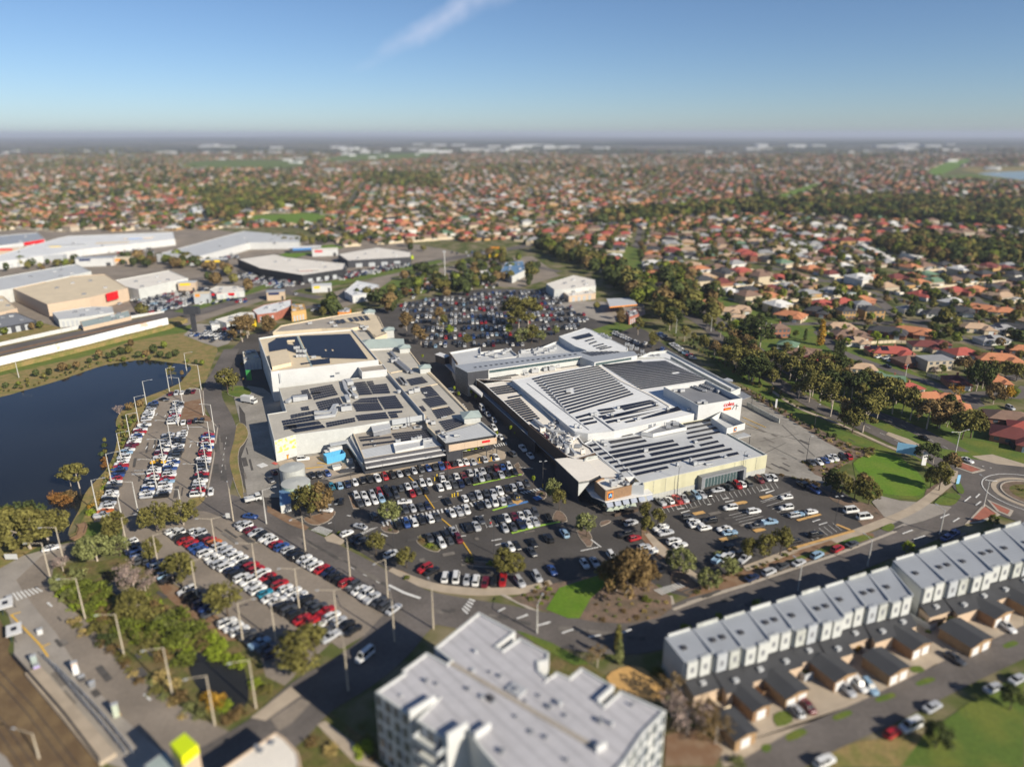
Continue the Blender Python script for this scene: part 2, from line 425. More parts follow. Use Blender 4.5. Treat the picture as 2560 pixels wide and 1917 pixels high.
def zebra(spec, n, width=0.6, frac=0.5, mat='white_paint', level=9):
 """four ground points: near-left, near-right, far-right, far-left; bars run from the first edge to the opposite one"""
 a, b_, c, d = [Vector((p[0], p[1])) for p in PL(spec)]
 mb = marks.setdefault(mat, MB()); z = 0.03 * level
 for i in range(n):
  t0, t1 = (i + (1 - frac) / 2) / n, (i + (1 + frac) / 2) / n
  q = [a.lerp(b_, t0), a.lerp(b_, t1), d.lerp(c, t1), d.lerp(c, t0)]
  mb.poly([(p.x, p.y, z) for p in ccw(q)])
# base sheet out to the horizon
b = MB()
edges = [0, 60, 150, 300, 600, 1200, 2500, 5000, 10000, 20000, 45000]
for i in range(len(edges) - 1):
 y0, y1 = edges[i] - (600 if i == 0 else 0), edges[i + 1]
 xx = max(900, y1 * 1.3)
 b.poly([(-xx, y0, 0), (xx, y0, 0), (xx, y1, 0), (-xx, y1, 0)])
gm = bpy.data.materials.new('ground_cover'); gm.use_nodes = True
t = gm.node_tree; pb_ = t.nodes['Principled BSDF']; pb_.inputs['Roughness'].default_value = 1.0; pb_.inputs['Specular IOR Level'].default_value = 0.1
geo = t.nodes.new('ShaderNodeNewGeometry')
def gn_noise(sc, det=5):
 n = t.nodes.new('ShaderNodeTexNoise'); n.inputs['Scale'].default_value = sc; n.inputs['Detail'].default_value = det
 t.links.new(geo.outputs['Position'], n.inputs['Vector']); return n.outputs['Fac']
def ramp(fac, stops):
 r = t.nodes.new('ShaderNodeValToRGB'); t.links.new(fac, r.inputs['Fac'])
 while len(r.color_ramp.elements) < len(stops): r.color_ramp.elements.new(0.5)
 for e, (p, c) in zip(r.color_ramp.elements, stops): e.position = p; e.color = (*c, 1)
 return r.outputs['Color']
near = ramp(gn_noise(0.09, 6), [(0.30, (0.06, 0.075, 0.025)), (0.46, (0.10, 0.115, 0.035)), (0.56, (0.17, 0.15, 0.08)), (0.70, (0.24, 0.20, 0.13))])
# beyond the built houses the suburbs go on as a patchwork of roofs, gardens and tree belts
vo = t.nodes.new('ShaderNodeTexVoronoi'); vo.inputs['Scale'].default_value = 0.045; t.links.new(geo.outputs['Position'], vo.inputs['Vector'])
sx = t.nodes.new('ShaderNodeSeparateColor'); t.links.new(vo.outputs['Color'], sx.inputs['Color'])
roofs = ramp(sx.outputs['Red'], [(0.0, (0.04, 0.055, 0.03)), (0.45, (0.06, 0.065, 0.04)), (0.62, (0.16, 0.09, 0.065)), (0.80, (0.20, 0.16, 0.14)), (0.95, (0.50, 0.48, 0.46))])
big = ramp(gn_noise(0.0016, 4), [(0.38, (0.035, 0.050, 0.03)), (0.48, (0.05, 0.055, 0.035)), (0.62, (0.11, 0.12, 0.05))])
mxx = t.nodes.new('ShaderNodeMix'); mxx.data_type = 'RGBA'
mr = t.nodes.new('ShaderNodeMapRange'); mr.inputs['From Min'].default_value = 0.42; mr.inputs['From Max'].default_value = 0.58
t.links.new(gn_noise(0.0011, 3), mr.inputs['Value']); t.links.new(mr.outputs['Result'], mxx.inputs['Factor'])
t.links.new(roofs, mxx.inputs[6]); t.links.new(big, mxx.inputs[7])
sp = t.nodes.new('ShaderNodeSeparateXYZ'); t.links.new(geo.outputs['Position'], sp.inputs['Vector'])
mr2 = t.nodes.new('ShaderNodeMapRange'); mr2.inputs['From Min'].default_value = 3300; mr2.inputs['From Max'].default_value = 4300
t.links.new(sp.outputs['Y'], mr2.inputs['Value'])
mx3 = t.nodes.new('ShaderNodeMix'); mx3.data_type = 'RGBA'; t.links.new(mr2.outputs['Result'], mx3.inputs['Factor'])
t.links.new(near, mx3.inputs[6]); t.links.new(mxx.outputs[2], mx3.inputs[7]); t.links.new(mx3.outputs[2], pb_.inputs['Base Color'])
M['ground_cover'] = gm
kind(b.build('ground', 'ground_cover'), 'structure')
# water
wm = pmat('pond_water', (0.014, 0.016, 0.018), 0.06, 0.3, 0.02, spec=0.42)
tn = wm.node_tree; pbs = tn.nodes['Principled BSDF']; pbs.inputs['IOR'].default_value = 1.33
n = tn.nodes.new('ShaderNodeTexNoise'); n.inputs['Scale'].default_value = 0.8; n.inputs['Detail'].default_value = 3
bp = tn.nodes.new('ShaderNodeBump'); bp.inputs['Strength'].default_value = 0.2; bp.inputs['Distance'].default_value = 0.08
g_ = tn.nodes.new('ShaderNodeNewGeometry'); tn.links.new(g_.outputs['Position'], n.inputs['Vector'])
tn.links.new(n.outputs['Fac'], bp.inputs['Height']); tn.links.new(bp.outputs['Normal'], pbs.inputs['Normal'])
M['pond_water'] = wm
M['marsh_water'] = pmat('marsh_water', (0.022, 0.022, 0.020), 0.08, 0.2, 0.1, spec=0.4)
# west verge: grass between highway and lake
surface('verge', 'A -600,430 0,390 700,225 1330,60 1480,30 1560,130 1700,190 1720,240 1640,440 1520,560 1170,620 1000,740 930,900 960,1040 740,1400 600,1560 560,1640 L 0,700 A -900,1700', 'dry_grass', 1)
surface('bank_grass', 'A -600,440 0,395 700,232 1330,66 1500,40 1520,90 1300,120 1000,180 700,280 300,370 0,440 -600,560', 'lawn', 2)
surface('lake_water', 'A -700,760 0,610 180,560 430,490 620,425 800,365 960,335 1150,315 1330,335 1460,350 1510,375 1480,440 1400,510 1200,590 1080,640 960,720 915,810 930,900 900,1060 830,1190 700,1330 650,1420 630,1490 560,1620 540,1700 L 590,470 480,500 300,530 0,500 A -600,1700 -900,1200', 'pond_water', 2, sm=3)
surface('lake_bank', 'A 640,1600 740,1400 960,1040 930,900 1000,740 1170,625 1320,545 1420,500 1520,380 1640,420 1640,470 1560,540 1330,580 1200,640 1140,760 1060,870 980,1060 900,1240 800,1480 740,1590', 'dry_grass', 3)
# paved areas
surface('waterside_carpark', 'A 740,1600 800,1480 900,1240 980,1060 1060,870 1140,760 1200,640 1330,575 1560,535 1605,560 1620,740 1720,850 1690,1080 1630,1400 1500,1440 1360,1480 1120,1540 1040,1600 900,1600', 'asphalt_pale', 3)
surface('commuter_carpark', 'L 980,330 1150,300 1560,240 1700,240 1900,300 2010,360 2210,520 F 0,800 300,960 560,1110 850,1260 960,1330 940,1400 870,1410 740,1490 640,1560 480,1650 b 1700,420 1240,850 1050,760 1000,560 780,400 600,210 L 1700,1080 1500,900 1300,770 1120,650 1000,590 960,480', 'asphalt_pale', 3)
surface('shopping_precinct', 'A 1830,230 1950,120 o 480,640 760,580 1000,545 1500,550 1700,700 2000,800 D 540,380 1120,700 1400,960 E 640,1480 640,1420 H 1000,560 1130,620 880,720 700,790 350,880 0,990 M 2212,880 1900,960 1600,1080 1330,1240 1200,1210 1100,1140 F 2140,1150 1950,1180 1720,1195 1500,1200 1250,1170 1060,1110 860,1030 520,810 430,740 200,690 0,590 A 1990,1440 1900,1250 1850,1100 1900,830 1850,620 1740,450', 'asphalt', 2)
road('lake_road', 'A 1830,230 1745,400 1690,500 1680,620 1755,780 1790,920 1765,1090 1745,1240 1720,1340 1700,1450', 8.0, 'road_asphalt', 5)
road('main_road', 'A 1560,1440 1750,1450 F -130,640 0,715 300,880 560,1020 840,1175 1080,1290 1400,1360 1720,1410 2000,1470 M 250,1490 500,1540 750,1560 1000,1535 1250,1440 1480,1340 1800,1225 2150,1102 H 900,900 1300,745 1560,620 1760,520 1950,430', 11.5, 'road_asphalt', 4, 5)
road('station_street', 'F 1180,1300 1000,1440 b 2212,480 1900,720 1500,960 1150,1290 800,1520 500,1700', 13.0, 'road_asphalt', 4, 5)
road('bus_road', 'L 640,545 520,560 360,620 270,720 a 330,10 600,260 800,480 1000,700 1250,930 1500,1140 1800,1330 2212,1520 b 620,1480', 9.0, 'asphalt_pale', 3, 5)
surface('bus_forecourt', 'L 600,510 430,530 180,600 0,700 -200,800 -200,950 a -60,20 80,130 140,330 140,560 330,820 1000,1600 1300,1700 1700,1700 1600,1500 1200,1150 900,830 700,560 560,330 350,80 L 150,830 130,790 330,600', 'concrete', 4)
surface('bus_lane', 'L 150,780 320,620 500,590 620,540 640,560 560,620 420,680 340,760 330,850 190,880', 'asphalt_pale', 6)
# delivery yard west of the left hall
surface('delivery_yard', 'A 1850,620 1960,520 2080,540 2212,640 B 300,640 390,780 330,900 215,900 280,1280 600,1210 700,1220 850,1300 930,1350 690,1420 530,1400 340,1560 120,1560 60,1570 10,1240 60,1100 40,900 -10,830 A 1900,830', 'yard_concrete', 4)
surface('delivery_apron', 'B 290,1280 700,1215 830,1150 930,1340 690,1405 520,1370 330,1330', 'paving', 5)
surface('yard_island', 'A 1800,540 1880,520 1960,540 1985,575 1950,600 1880,610 1810,590', 'lawn', 6, sm=3)
kerb('A 1800,540 1880,520 1960,540 1985,575 1950,600 1880,610 1810,590', closed=True, sm=3)
surface('road_island', 'A 1875,825 1930,830 1960,900 1930,970 1890,1020 1880,1120 1910,1270 1925,1400 1890,1380 1830,1200 1815,1090 1850,950', 'dry_grass', 6, sm=3)
kerb('A 1875,825 1930,830 1960,900 1930,970 1890,1020 1880,1120 1910,1270 1925,1400 1890,1380 1830,1200 1815,1090 1850,950', closed=True, sm=3)
surface('brown_verge', 'A 1460,650 1600,620 1600,740 1660,770 1670,800 1620,800 1430,790', 'soil', 5)
surface('end_garden', 'A 1500,1415 1620,1400 1590,1450 1540,1480 1480,1470', 'dry_grass', 5, sm=2)
kerb('A 1720,850 1690,1080 1660,1250 1630,1400', 0.5)
kerb('A 1605,560 1615,740 1720,850', 0.4)
surface('footbridge_lawn', 'L 640,390 760,330 860,330 840,400 740,440 660,450', 'lawn', 4)
# delivery yard on the right
surface('loading_yard', 'D 1060,700 900,720 900,900 1150,1250 1310,1400 E 200,1360 620,1450 700,1400 470,1290 640,1290 810,1210 700,1150 560,1050 270,870 40,770 -30,740', 'yard_concrete', 4)
jm = [('E', ((20, 1010), (520, 1130))), ('E', ((120, 1120), (430, 1060))), ('E', ((300, 990), (560, 1240))), ('E', ((200, 1150), (420, 1260))), ('E', ((110, 1240), (330, 1130)))]
M['joint'] = pmat('joint', (0.10, 0.095, 0.085), 0.9, 0.2, 1.0)
for f, (p, q) in jm: mark('joint', [P(f, *p), P(f, *q)], 0.22, level=6)
surface('shrub_bed', 'E -40,690 60,720 200,800 420,950 560,1010 700,1080 840,1150 1010,1180 1030,1230 960,1250 860,1250 800,1200 640,1120 520,1040 250,880 60,760', 'mulch', 5)
surface('yard_bed', 'E 450,1270 620,1300 800,1230 860,1270 760,1320 640,1410 560,1380', 'mulch', 5)
surface('park_lawn', 'D 880,440 960,460 1130,560 1300,640 1400,720 1580,800 E 200,700 420,860 640,950 860,1060 1080,1150 1230,1210 1260,1260 1400,1380 1560,1440 1600,1480 1440,1580 1050,1560 900,1500 860,1300 1020,1230 1000,1170 840,1140 700,1070 420,930 200,790 60,710 D 1110,660 1000,600', 'lawn', 3)
surface('park_lawn', 'E 860,1290 1050,1210 1250,1260 1400,1400 1430,1500 1340,1550 1060,1520 1000,1440', 'lawn_bright', 5, sm=3)
surface('lawn_bed', 'E 1440,1500 1560,1430 1640,1480 1560,1540 1420,1560', 'mulch', 5)
# boulevard with its planted median
surface('parkland', 's 1560,700 1660,740 1760,800 1860,880 1960,950 2060,1010 2220,1100 2340,1180 2420,1190 2520,1180 2600,1150 2500,1080 2420,1010 2330,960 2240,900 2160,860 2060,810 1960,780 1860,740 1750,690 1640,640 1560,610 1480,590 1420,600', 'lawn', 2)
bl = road('boulevard', 's 1290,560 1420,620 1560,700 1668,765 1750,806 1850,890 1950,960 2060,1028 2160,1066 2240,1103 2330,1148 2420,1200', 7.5, 'road_asphalt', 4)
road('boulevard', 's 1310,545 1450,610 1600,690 1720,750 1800,806 1900,880 2010,950 2130,1012 2260,1062 2360,1110 2440,1150 2520,1165 2640,1175', 7.5, 'road_asphalt', 4)
road('footpath', 'E 220,720 420,850 700,960 880,1040 1100,1140 1290,1220', 1.8, 'paving', 5)
road('footpath', 'H 700,800 1050,670 1350,540 1600,350 1640,300 1650,240', 3.0, 'paving', 6)
surface('driveway_apron', 'H 1010,490 1070,440 1230,480 1450,500 1640,530 1600,570 1420,640 1190,700 1160,660 1100,600', 'concrete', 5)
surface('corner_lawn', 'H 1500,500 1610,420 1710,440 1690,480 1640,520', 'lawn', 7, sm=2)
surface('corner_lawn', 'H 1670,310 1700,330 1740,400 1720,430 1680,400', 'lawn', 7, sm=2)
surface('corner_lawn', 'H 1080,700 1160,660 1190,690 1150,725', 'lawn', 7, sm=2)
surface('carpark_bed', 'H 600,380 700,420 860,480 1010,510 1130,610 1080,660 950,690 900,640 880,560 700,480', 'mulch', 4)
# roundabout
rc = P('H', 2230, 455); rc2 = (rc.x + 4, rc.y + 2)
def circle(c, r, n=40, e=1.0): return [(c[0] + r * math.cos(2 * math.pi * k / n), c[1] + r * math.sin(2 * math.pi * k / n) * e) for k in range(n)]
surface('roundabout', circle(rc2, 24), 'road_asphalt', 5)
kerb(circle(rc2, 11.2), 1.5, 0.10, closed=True, mat='paving', z=0.12)
kerb(circle(rc2, 9.2), 0.5, 0.2, closed=True, mat='kerb', z=0.12)
surface('roundabout_bed', circle(rc2, 9), 'mulch', 8); surface('roundabout_lawn', circle(rc2, 6.8), 'scrub', 9)
surface('splitter_island', 'H 1690,170 1870,240 1800,255 1690,215', 'brick_paving', 8); kerb('H 1680,165 1890,240 1800,262 1680,220', closed=True, z=0.12, width=0.8)
surface('splitter_island', 'H 1770,650 1900,530 2000,590 1850,640', 'brick_paving', 8); kerb('H 1760,660 1900,515 2010,590 1860,650', closed=True, z=0.12, width=0.8)
surface('splitter_island', 'H 1940,490 2100,560 2080,590 2010,560', 'brick_paving', 8); kerb('H 1930,480 2115,560 2090,600 2005,565', closed=True, z=0.12, width=0.8)
surface('brick_median', 'E 1140,1045 1300,1100 1400,1150 1380,1170 1240,1120 1120,1065', 'paving', 6)
# kerbs, islands and beds of the mall car park
def bed(name, spec, mat, sm=2, level=6, k=True):
 o = surface(name, spec, mat, level, sm=sm)
 if k: kerb(spec, closed=True, sm=sm)
 return o
surface('footpath', 'F 370,320 700,255 1000,210 1300,165 1450,140 1700,70 1790,100 1780,150 1720,170 1560,175 1300,200 700,300 440,350', 'paving', 5)
bed('tree_island', 'F 190,620 290,590 420,560 430,590 380,640 300,670 230,660', 'soil')
bed('tree_island', 'F 545,440 580,430 620,540 580,540', 'soil', 0)
bed('tree_island', 'F 800,690 860,670 930,710 920,735 830,725', 'mulch')
bed('planted_island', 'F 1080,790 1110,755 1180,800 1260,840 1250,880 1180,870 1110,830', 'scrub')
bed('tree_island', 'F 1440,950 1560,960 1700,975 1690,1005 1500,990', 'mulch')
bed('tree_island', 'F 1880,180 1925,260 1915,280 1890,275 1850,200', 'mulch', 0)
bed('tree_island', 'F 2050,400 2095,410 2100,450 2060,470 2020,430', 'mulch')
bed('tree_island', 'M 290,560 340,580 370,640 290,660 260,620', 'mulch')
bed('tree_island', 'M 450,720 540,720 570,810 530,840', 'mulch')
bed('tree_island', 'M 640,650 700,635 710,650 640,680', 'mulch')
surface('median_path', 'M 960,690 1010,720 1190,880 1200,910 1100,950 1060,900 960,780', 'soil', 5)
surface('footpath', 'M 980,740 1030,740 1200,900 1120,930', 'paving', 6)
surface('footpath', 'M 1290,1040 1340,1020 1450,1100 1400,1130', 'paving', 6)
surface('garden_bed', 'M 1190,1050 1300,1020 1480,1120 1340,1230 1200,1170', 'mulch', 5)
surface('roadside_bed', 'M 1320,1250 1450,1150 1560,1080 1750,1020 2212,830 H 0,1000 350,870 700,760 900,720 1020,740 1030,770 700,890 350,1010 0,1140', 'soil', 4)
surface('roadside_lawn', 'H 340,960 520,890 700,830 860,770 960,750 1030,770 850,830 600,900 420,960', 'lawn', 6)
surface('footpath', 'M 1760,1000 2212,830 H 340,860 700,760 880,710 900,735 700,790 350,900 M 2212,880 1790,1040', 'paving', 7)
kerb('H -450,1290 0,1150 350,1030 700,915 1000,800 1200,720', 0.9, 0.12)
kerb('M 1210,1340 1500,1230 1830,1130 2212,1000', 0.9, 0.12)
surface('corner_garden', 'F 2090,1160 2212,1120 M 300,1130 600,1070 1000,1090 1190,1240 1200,1330 1110,1400 900,1450 600,1440 300,1380 0,1290 -70,1250', 'mulch', 4)
surface('corner_lawn', 'M 310,1170 620,1070 700,1130 560,1250 470,1410 380,1410 205,1340', 'lawn_bright', 6)
kerb('M -400,1100 -200,1190 0,1290 220,1390 480,1455 760,1475 1000,1440 1150,1380 1210,1330 1190,1230', 0.9, 0.12, sm=4)
kerb('F 2150,1130 1950,1180 1720,1195 1500,1195 1250,1165 1060,1110 860,1030', 3.0, 0.12, sm=4, mat='paving', name='footpath')
surface('roadside_bed', 'F 860,1010 960,1030 1100,1100 1300,1160 1200,1165 980,1090', 'soil', 4)
surface('footpath', 'F -100,520 0,570 110,620 230,690 200,715 80,670 -100,570', 'soil', 5)
surface('footpath', 'F 350,770 420,740 520,800 480,830 370,800', 'paving', 5)
# painted lines
zebra('F 240,715 370,760 420,720 310,680', 9)
zebra('F 560,770 720,700 780,690 640,760', 8)
zebra('F 790,650 1290,545 1300,575 810,690', 16, frac=0.45)
zebra('F 1290,545 1800,435 1830,455 1310,580', 16, frac=0.45)
zebra('F 1890,415 2060,380 2085,395 1920,430', 7, frac=0.5)
zebra('M 1050,1190 1250,1130 1310,1160 1120,1230', 9)
zebra('L 90,900 300,850 350,880 130,960', 7)
zebra('F 1680,40 1790,20 1800,40 1700,60', 6); zebra('C 410,690 440,730 400,740 370,700', 4); zebra('C 500,820 540,880 500,890 470,830', 4)
zebra('c 700,70 760,-10 800,0 740,110', 5)
for q in ['F 1000,275 1100,370 1220,545', 'F 1270,620 1390,720 1440,800 1520,920']: mark('yellow_paint', q, 0.35)
mark('yellow_paint', 'a 110,150 400,450 480,570', 0.4); mark('yellow_paint', 'a 120,150 205,125', 0.4); mark('yellow_paint', 'a 420,470 500,435', 0.4); mark('yellow_paint', 'L -60,900 60,1010', 0.5)
mark('red_paint', 'F 1275,240 1500,200', 0.9); mark('red_paint', 'M 1130,540 1340,495', 0.9)
mark('blue_paint', 'F 1500,200 1570,185', 1.2); mark('blue_paint', 'F 1680,165 1740,155', 1.2); mark('blue_paint', 'F 1790,530 1960,490', 1.2); mark('blue_paint', 'F 2010,470 2060,455', 2.5)
mark('ochre_paint', 'F 1560,185 1680,165', 1.0); mark('ochre_paint', 'F 1820,470 1900,500', 3.0)
mark('green_paint', 'F 1525,360 1910,275', 0.8); mark('green_paint', 'F 1680,560 1800,525', 0.8); mark('green_paint', 'F 1830,740 2060,680', 0.9); mark('green_paint', 'F 2060,680 2212,650', 0.8)
for a_, b_ in [((1900, 462), (1990, 442)), ((1690, 510), (1780, 493)), ((1370, 590), (1455, 572)), ((1580, 795), (1715, 765)), ((1850, 725), (1930, 705))]:
 mark('ochre_paint', [P('M', *a_), P('M', *b_)], 1.6)
for a_, b_ in [((420, 640), (605, 590)), ((350, 870), (870, 720)), ((730, 670), (840, 715)), ((-10, 505), (20, 490))]:
 mark('ochre_paint', [P('H', *a_), P('H', *b_)], 1.0)
for q in ['M 1600,470 1650,460', 'M 1620,495 1690,480', 'M 1240,550 1300,540', 'M 1270,580 1340,560', 'M 1905,405 1970,390', 'M 1940,420 2010,400', 'M 1480,515 1510,510', 'H 540,650 600,630', 'H 590,675 655,655', 'H 130,405 190,390', 'H 170,425 240,400', 'M 480,880 620,850', 'M 640,850 560,790',
    'F 1670,800 1750,785', 'F 1700,835 1780,815', 'F 1540,610 1610,600', 'F 380,665 410,655', 'F 530,600 560,605', 'F 790,740 850,765', 'F 1420,765 1470,760', 'F 1390,410 1440,400', 'F 1260,270 1300,262', 'F 1100,290 1130,285', 'F 1250,455 1280,450',
    'A 1150,1025 1165,1000', 'A 1210,1015 1220,990', 'A 1500,1010 1510,985', 'A 1560,1000 1565,970', 'A 1290,1480 1300,1455', 'A 1230,760 1245,740', 'A 1300,770 1310,755',
    'a 470,30 520,70', 'a 1430,940 1500,1000', 'A 1480,830 1490,870', 'A 1440,850 1600,850', 'L 400,990 380,970']:
 mark('white_paint', q, 0.42)
zebra('A 1040,1215 1160,1210 1170,1225 1040,1230', 14, frac=0.5); zebra('A 1060,1190 1170,1185 1175,1195 1060,1200', 14, frac=0.4)
mark('white_paint', 'F 860,1150 980,1210 1110,1255', 0.8)
mark('white_paint', 'F 560,1010 850,1170', 0.2, dash=(2, 3)); mark('white_paint', 'A 1790,930 1765,1090 1745,1240', 0.2, dash=(2, 3))
for q in ['F 1720,1360 1780,1330', 'F 1870,1415 1960,1385', 'F 2030,1470 2120,1450', 'M 20,1400 60,1380', 'M 140,1470 240,1440', 'M 330,1530 420,1500', 'M 540,1560 640,1545', 'M 800,1530 880,1500']: mark('white_paint', q, 0.5)
for q in ['H 1550,620 1620,590', 'H 1650,650 1700,620', 'H 1740,490 1790,450', 'H 1830,520 1870,490', 'H 1340,790 1430,760', 'H 1250,745 1330,715', 'H 1830,460 1860,430', 'H 1900,320 2000,330']: mark('white_paint', q, 0.45)
mark('white_paint', 'E 960,1000 1350,1185', 0.15, dash=(3, 4)); mark('white_paint', 'E 1140,940 1700,1225', 0.15, dash=(3, 4))
mark('white_paint', circle(rc2, 14.5) + [circle(rc2, 14.5)[0]], 0.3); mark('white_paint', 'H 1880,210 2000,235', 0.4, dash=(1, 1))
mark('yellow_paint', 'D 1130,930 1310,1010', 0.35); mark('yellow_paint', 'D 1110,960 1250,1020', 0.25); mark('yellow_paint', 'B 620,1250 690,1290', 0.5); mark('yellow_paint', 'B 610,1290 690,1300', 0.5); mark('yellow_paint', 'B 660,1240 710,1290', 0.5); mark('yellow_paint', 'B 520,1335 660,1320', 0.6)
mark('red_paint', 'B 265,1300 290,1290', 2.5); mark('white_paint', 'B 150,1320 205,1300', 3.5); mark('white_paint', 'F 1890,220 2000,230', 0.25)
# bay lines
def bays(spec_a, spec_b, n, length_px, wdt=0.12):
 a, b_ = SP(*spec_a), SP(*spec_b)
 for i in range(n + 1):
  u = a[0] + (b_[0] - a[0]) * i / n; v = a[1] + (b_[1] - a[1]) * i / n
  mark('white_paint', [G(u, v), G(u + length_px[0], v + length_px[1])], wdt)
bays(('M', 1080, 545), ('M', 2010, 340), 26, (9, 14)); bays(('M', 1900, 490), ('H', 300, 430), 5, (22, -6)); bays(('M', 1650, 600), ('M', 1780, 690), 5, (60, -15))
bays(('F', 1300, 690), ('F', 1700, 620), 9, (8, 20)); bays(('H', 480, 740), ('H', 700, 660), 6, (22, 18))
bays(('H', 140, 500), ('H', 300, 600), 4, (45, -14))
# mended patches, tyre marks and drains in the tar
prng = random.Random(8)
for f, x0, y0, x1, y1, n, d in (('A', 1690, 900, 1800, 1300, 9, (6, 60)), ('F', 100, 740, 900, 1180, 14, (70, 42)), ('F', 1150, 1330, 1900, 1420, 8, (60, 14)), ('M', 300, 1490, 900, 1560, 8, (60, 4)), ('M', 1250, 1200, 2200, 1420, 14, (70, -26)), ('H', 1000, 700, 1700, 800, 8, (60, -30)), ('L', 1200, 480, 1900, 900, 12, (50, 35)), ('L', 1700, 380, 2100, 600, 6, (50, 35)), ('A', 1000, 1000, 1500, 1400, 10, (6, -40)), ('F', 500, 250, 2000, 1000, 34, (40, -8)), ('M', 1300, 520, 2100, 820, 14, (40, -9)), ('a', 500, 150, 1500, 1000, 14, (50, 60)), ('E', 60, 1000, 600, 1350, 12, (40, 20)), ('A', 1900, 1000, 2060, 1380, 8, (10, 40)), ('E', 700, 860, 1500, 1200, 10, (60, 32))):
 for k in range(n):
  t_ = k / n + prng.uniform(0, .06); x = x0 + (x1 - x0) * t_ if d[0] > 20 and f in 'FMH' and n < 20 else prng.uniform(x0, x1); y = y0 + (y1 - y0) * (t_ if x1 > x0 and f in 'FMH' and n < 20 else prng.random()) + prng.uniform(-14, 14)
  l = prng.uniform(.6, 2.4); mark(prng.choice(('tar_patch', 'tar_patch', 'pale_patch')), [P(f, x, y), P(f, x + d[0] * l, y + d[1] * l)], prng.uniform(.3, 1.6), level=5.9)
surface('side_road', 's 1000,690 1180,655 1330,640 1400,690 1300,720 1100,705 1000,730', 'asphalt_pale', 2); surface('depot_yard', 's 820,735 960,690 1010,700 960,740 850,770', 'asphalt_pale', 2)
# industrial estate, highway and back lot
surface('industrial_estate', 's -300,620 140,560 430,560 660,590 800,600 980,600 1120,625 1180,640 1000,690 760,720 600,770 420,830 200,850 0,900 -300,950', 'asphalt_pale', 1)
surface('retail_carpark', 'n 780,600 1000,570 1130,540 1290,530 1300,560 1150,680 900,720 840,700', 'asphalt', 4)
surface('tyre_yard', 'n 1450,430 1560,420 1830,490 2150,440 2212,420 2212,470 1700,560 1500,500', 'asphalt', 4)
road('highway', 's -300,985 0,885 200,846 400,800 480,785 620,745 760,715 900,690 1050,660 1200,635 1290,620 1380,605', 15, 'road_asphalt', 5)
road('highway', 's 800,745 700,728 620,700 560,690 480,700', 9, 'road_asphalt', 5)
road('highway', 's 560,810 700,780 860,752 1000,715 1130,690 1250,672 1330,668 1400,680', 8, 'road_asphalt', 4)
surface('highway_median', 's -300,975 0,878 200,838 400,792 480,778 470,786 200,852 0,892', 'dry_grass', 7)
surface('highway_verge', 's 380,795 560,742 660,712 690,706 700,712 560,756 400,802', 'lawn', 6)
surface('highway_verge', 's 800,708 1000,668 1100,650 1110,656 960,690 820,718', 'lawn', 6)
surface('highway_verge', 's 690,640 760,620 830,612 860,620 760,640 700,655', 'lawn_bright', 6)
surface('highway_verge', 's 980,700 1080,690 1130,700 1060,735 960,745 930,735', 'lawn', 6)
surface('fuel_station_forecourt', 'o 1440,640 1620,620 1990,640 2000,700 1900,760 1700,740', 'concrete', 4)
surface('corner_lawn', 's 1450,835 1560,800 1600,812 1500,850', 'lawn', 6)
surface('food_court_yard', 'A 1450,120 1550,30 1800,40 1900,90 1800,190 1720,215 1600,180', 'concrete', 3)
surface('vacant_land', 'n -100,830 100,780 280,760 420,800 350,830 0,890 -100,900', 'dry_grass', 4)
surface('soccer_field', 'n 1500,130 1570,95 1900,80 2020,95 1950,130 1800,150 1620,150', 'lawn_bright', 2)
surface('far_field', 'x 780,292 830,268 1000,262 1300,262 1310,285 1200,296', 'lawn', 2)
surface('far_field', 'x 1380,262 1500,235 1900,228 1850,250 1500,266', 'lawn', 2)
surface('far_field', 'y 1810,300 1870,272 1960,256 1990,262 1910,300 1840,330 1800,326', 'lawn_bright', 2)
surface('far_field', 'y 1080,450 1130,420 1300,365 1350,362 1320,380 1150,440 1100,460', 'lawn_bright', 2)
surface('far_field', 'y 1840,330 1990,320 2212,345 2212,360 2000,335 1850,345', 'lawn', 2)
surface('reservoir_bank', 'y 1930,300 2000,293 2300,290 2300,352 2212,352 2060,330 2000,314', 'dry_grass', 3)
surface('reservoir_water', 'y 2010,318 2080,312 2300,306 2300,348 2212,348 2080,330', 'pond_water', 5)
# foreground: courtyards, streets of the terraces, railway
surface('apartment_grounds', 'b 500,1700 1000,1300 1300,1050 1620,1060 2212,1500 c 1000,1200 1100,1300 -100,1300', 'scrub', 2)
surface('apartment_grounds', 'c 1080,200 1320,290 1560,430 1700,520 2120,760 2212,900 2212,1300 1000,1300 900,700', 'scrub', 1)
surface('apartment_lawn', 'c 1075,215 1130,225 1330,300 1570,430 1580,450 1480,450 1310,360', 'lawn', 6)
surface('play_yard', 'c 1700,540 1800,470 1950,470 2110,600 2100,690 2000,700 1800,620', 'ochre_paint', 6, sm=2)
surface('footpath', 'b 900,1170 1300,860 1400,950 1050,1200', 'paving', 6); surface('footpath', 'b 1560,1240 1640,1200 2212,1650 2212,1700 1950,1640', 'paving', 6)
surface('footpath', 'b 1100,1180 1400,980 1500,1020 1300,1230 1180,1300', 'asphalt_pale', 5)
surface('courtyard', 'd 330,720 1080,520 2212,180 2212,480 1700,600 640,1191 480,1191', 'paving', 2)
st = road('garage_street', 'd 620,1260 1000,1040 1400,860 1800,660 2212,470 2500,330', 7.0, 'road_asphalt', 4)
surface('driveway', 'd 560,1060 800,960 1260,790 1560,760 1700,690 1900,650 2040,530 2212,430 2212,520 1800,640 1400,830 1000,1010 640,1191 540,1160', 'paving', 3)
surface('park_lawn', 'd 1500,1191 1640,1000 1900,820 2212,640 2212,1191', 'lawn', 3)
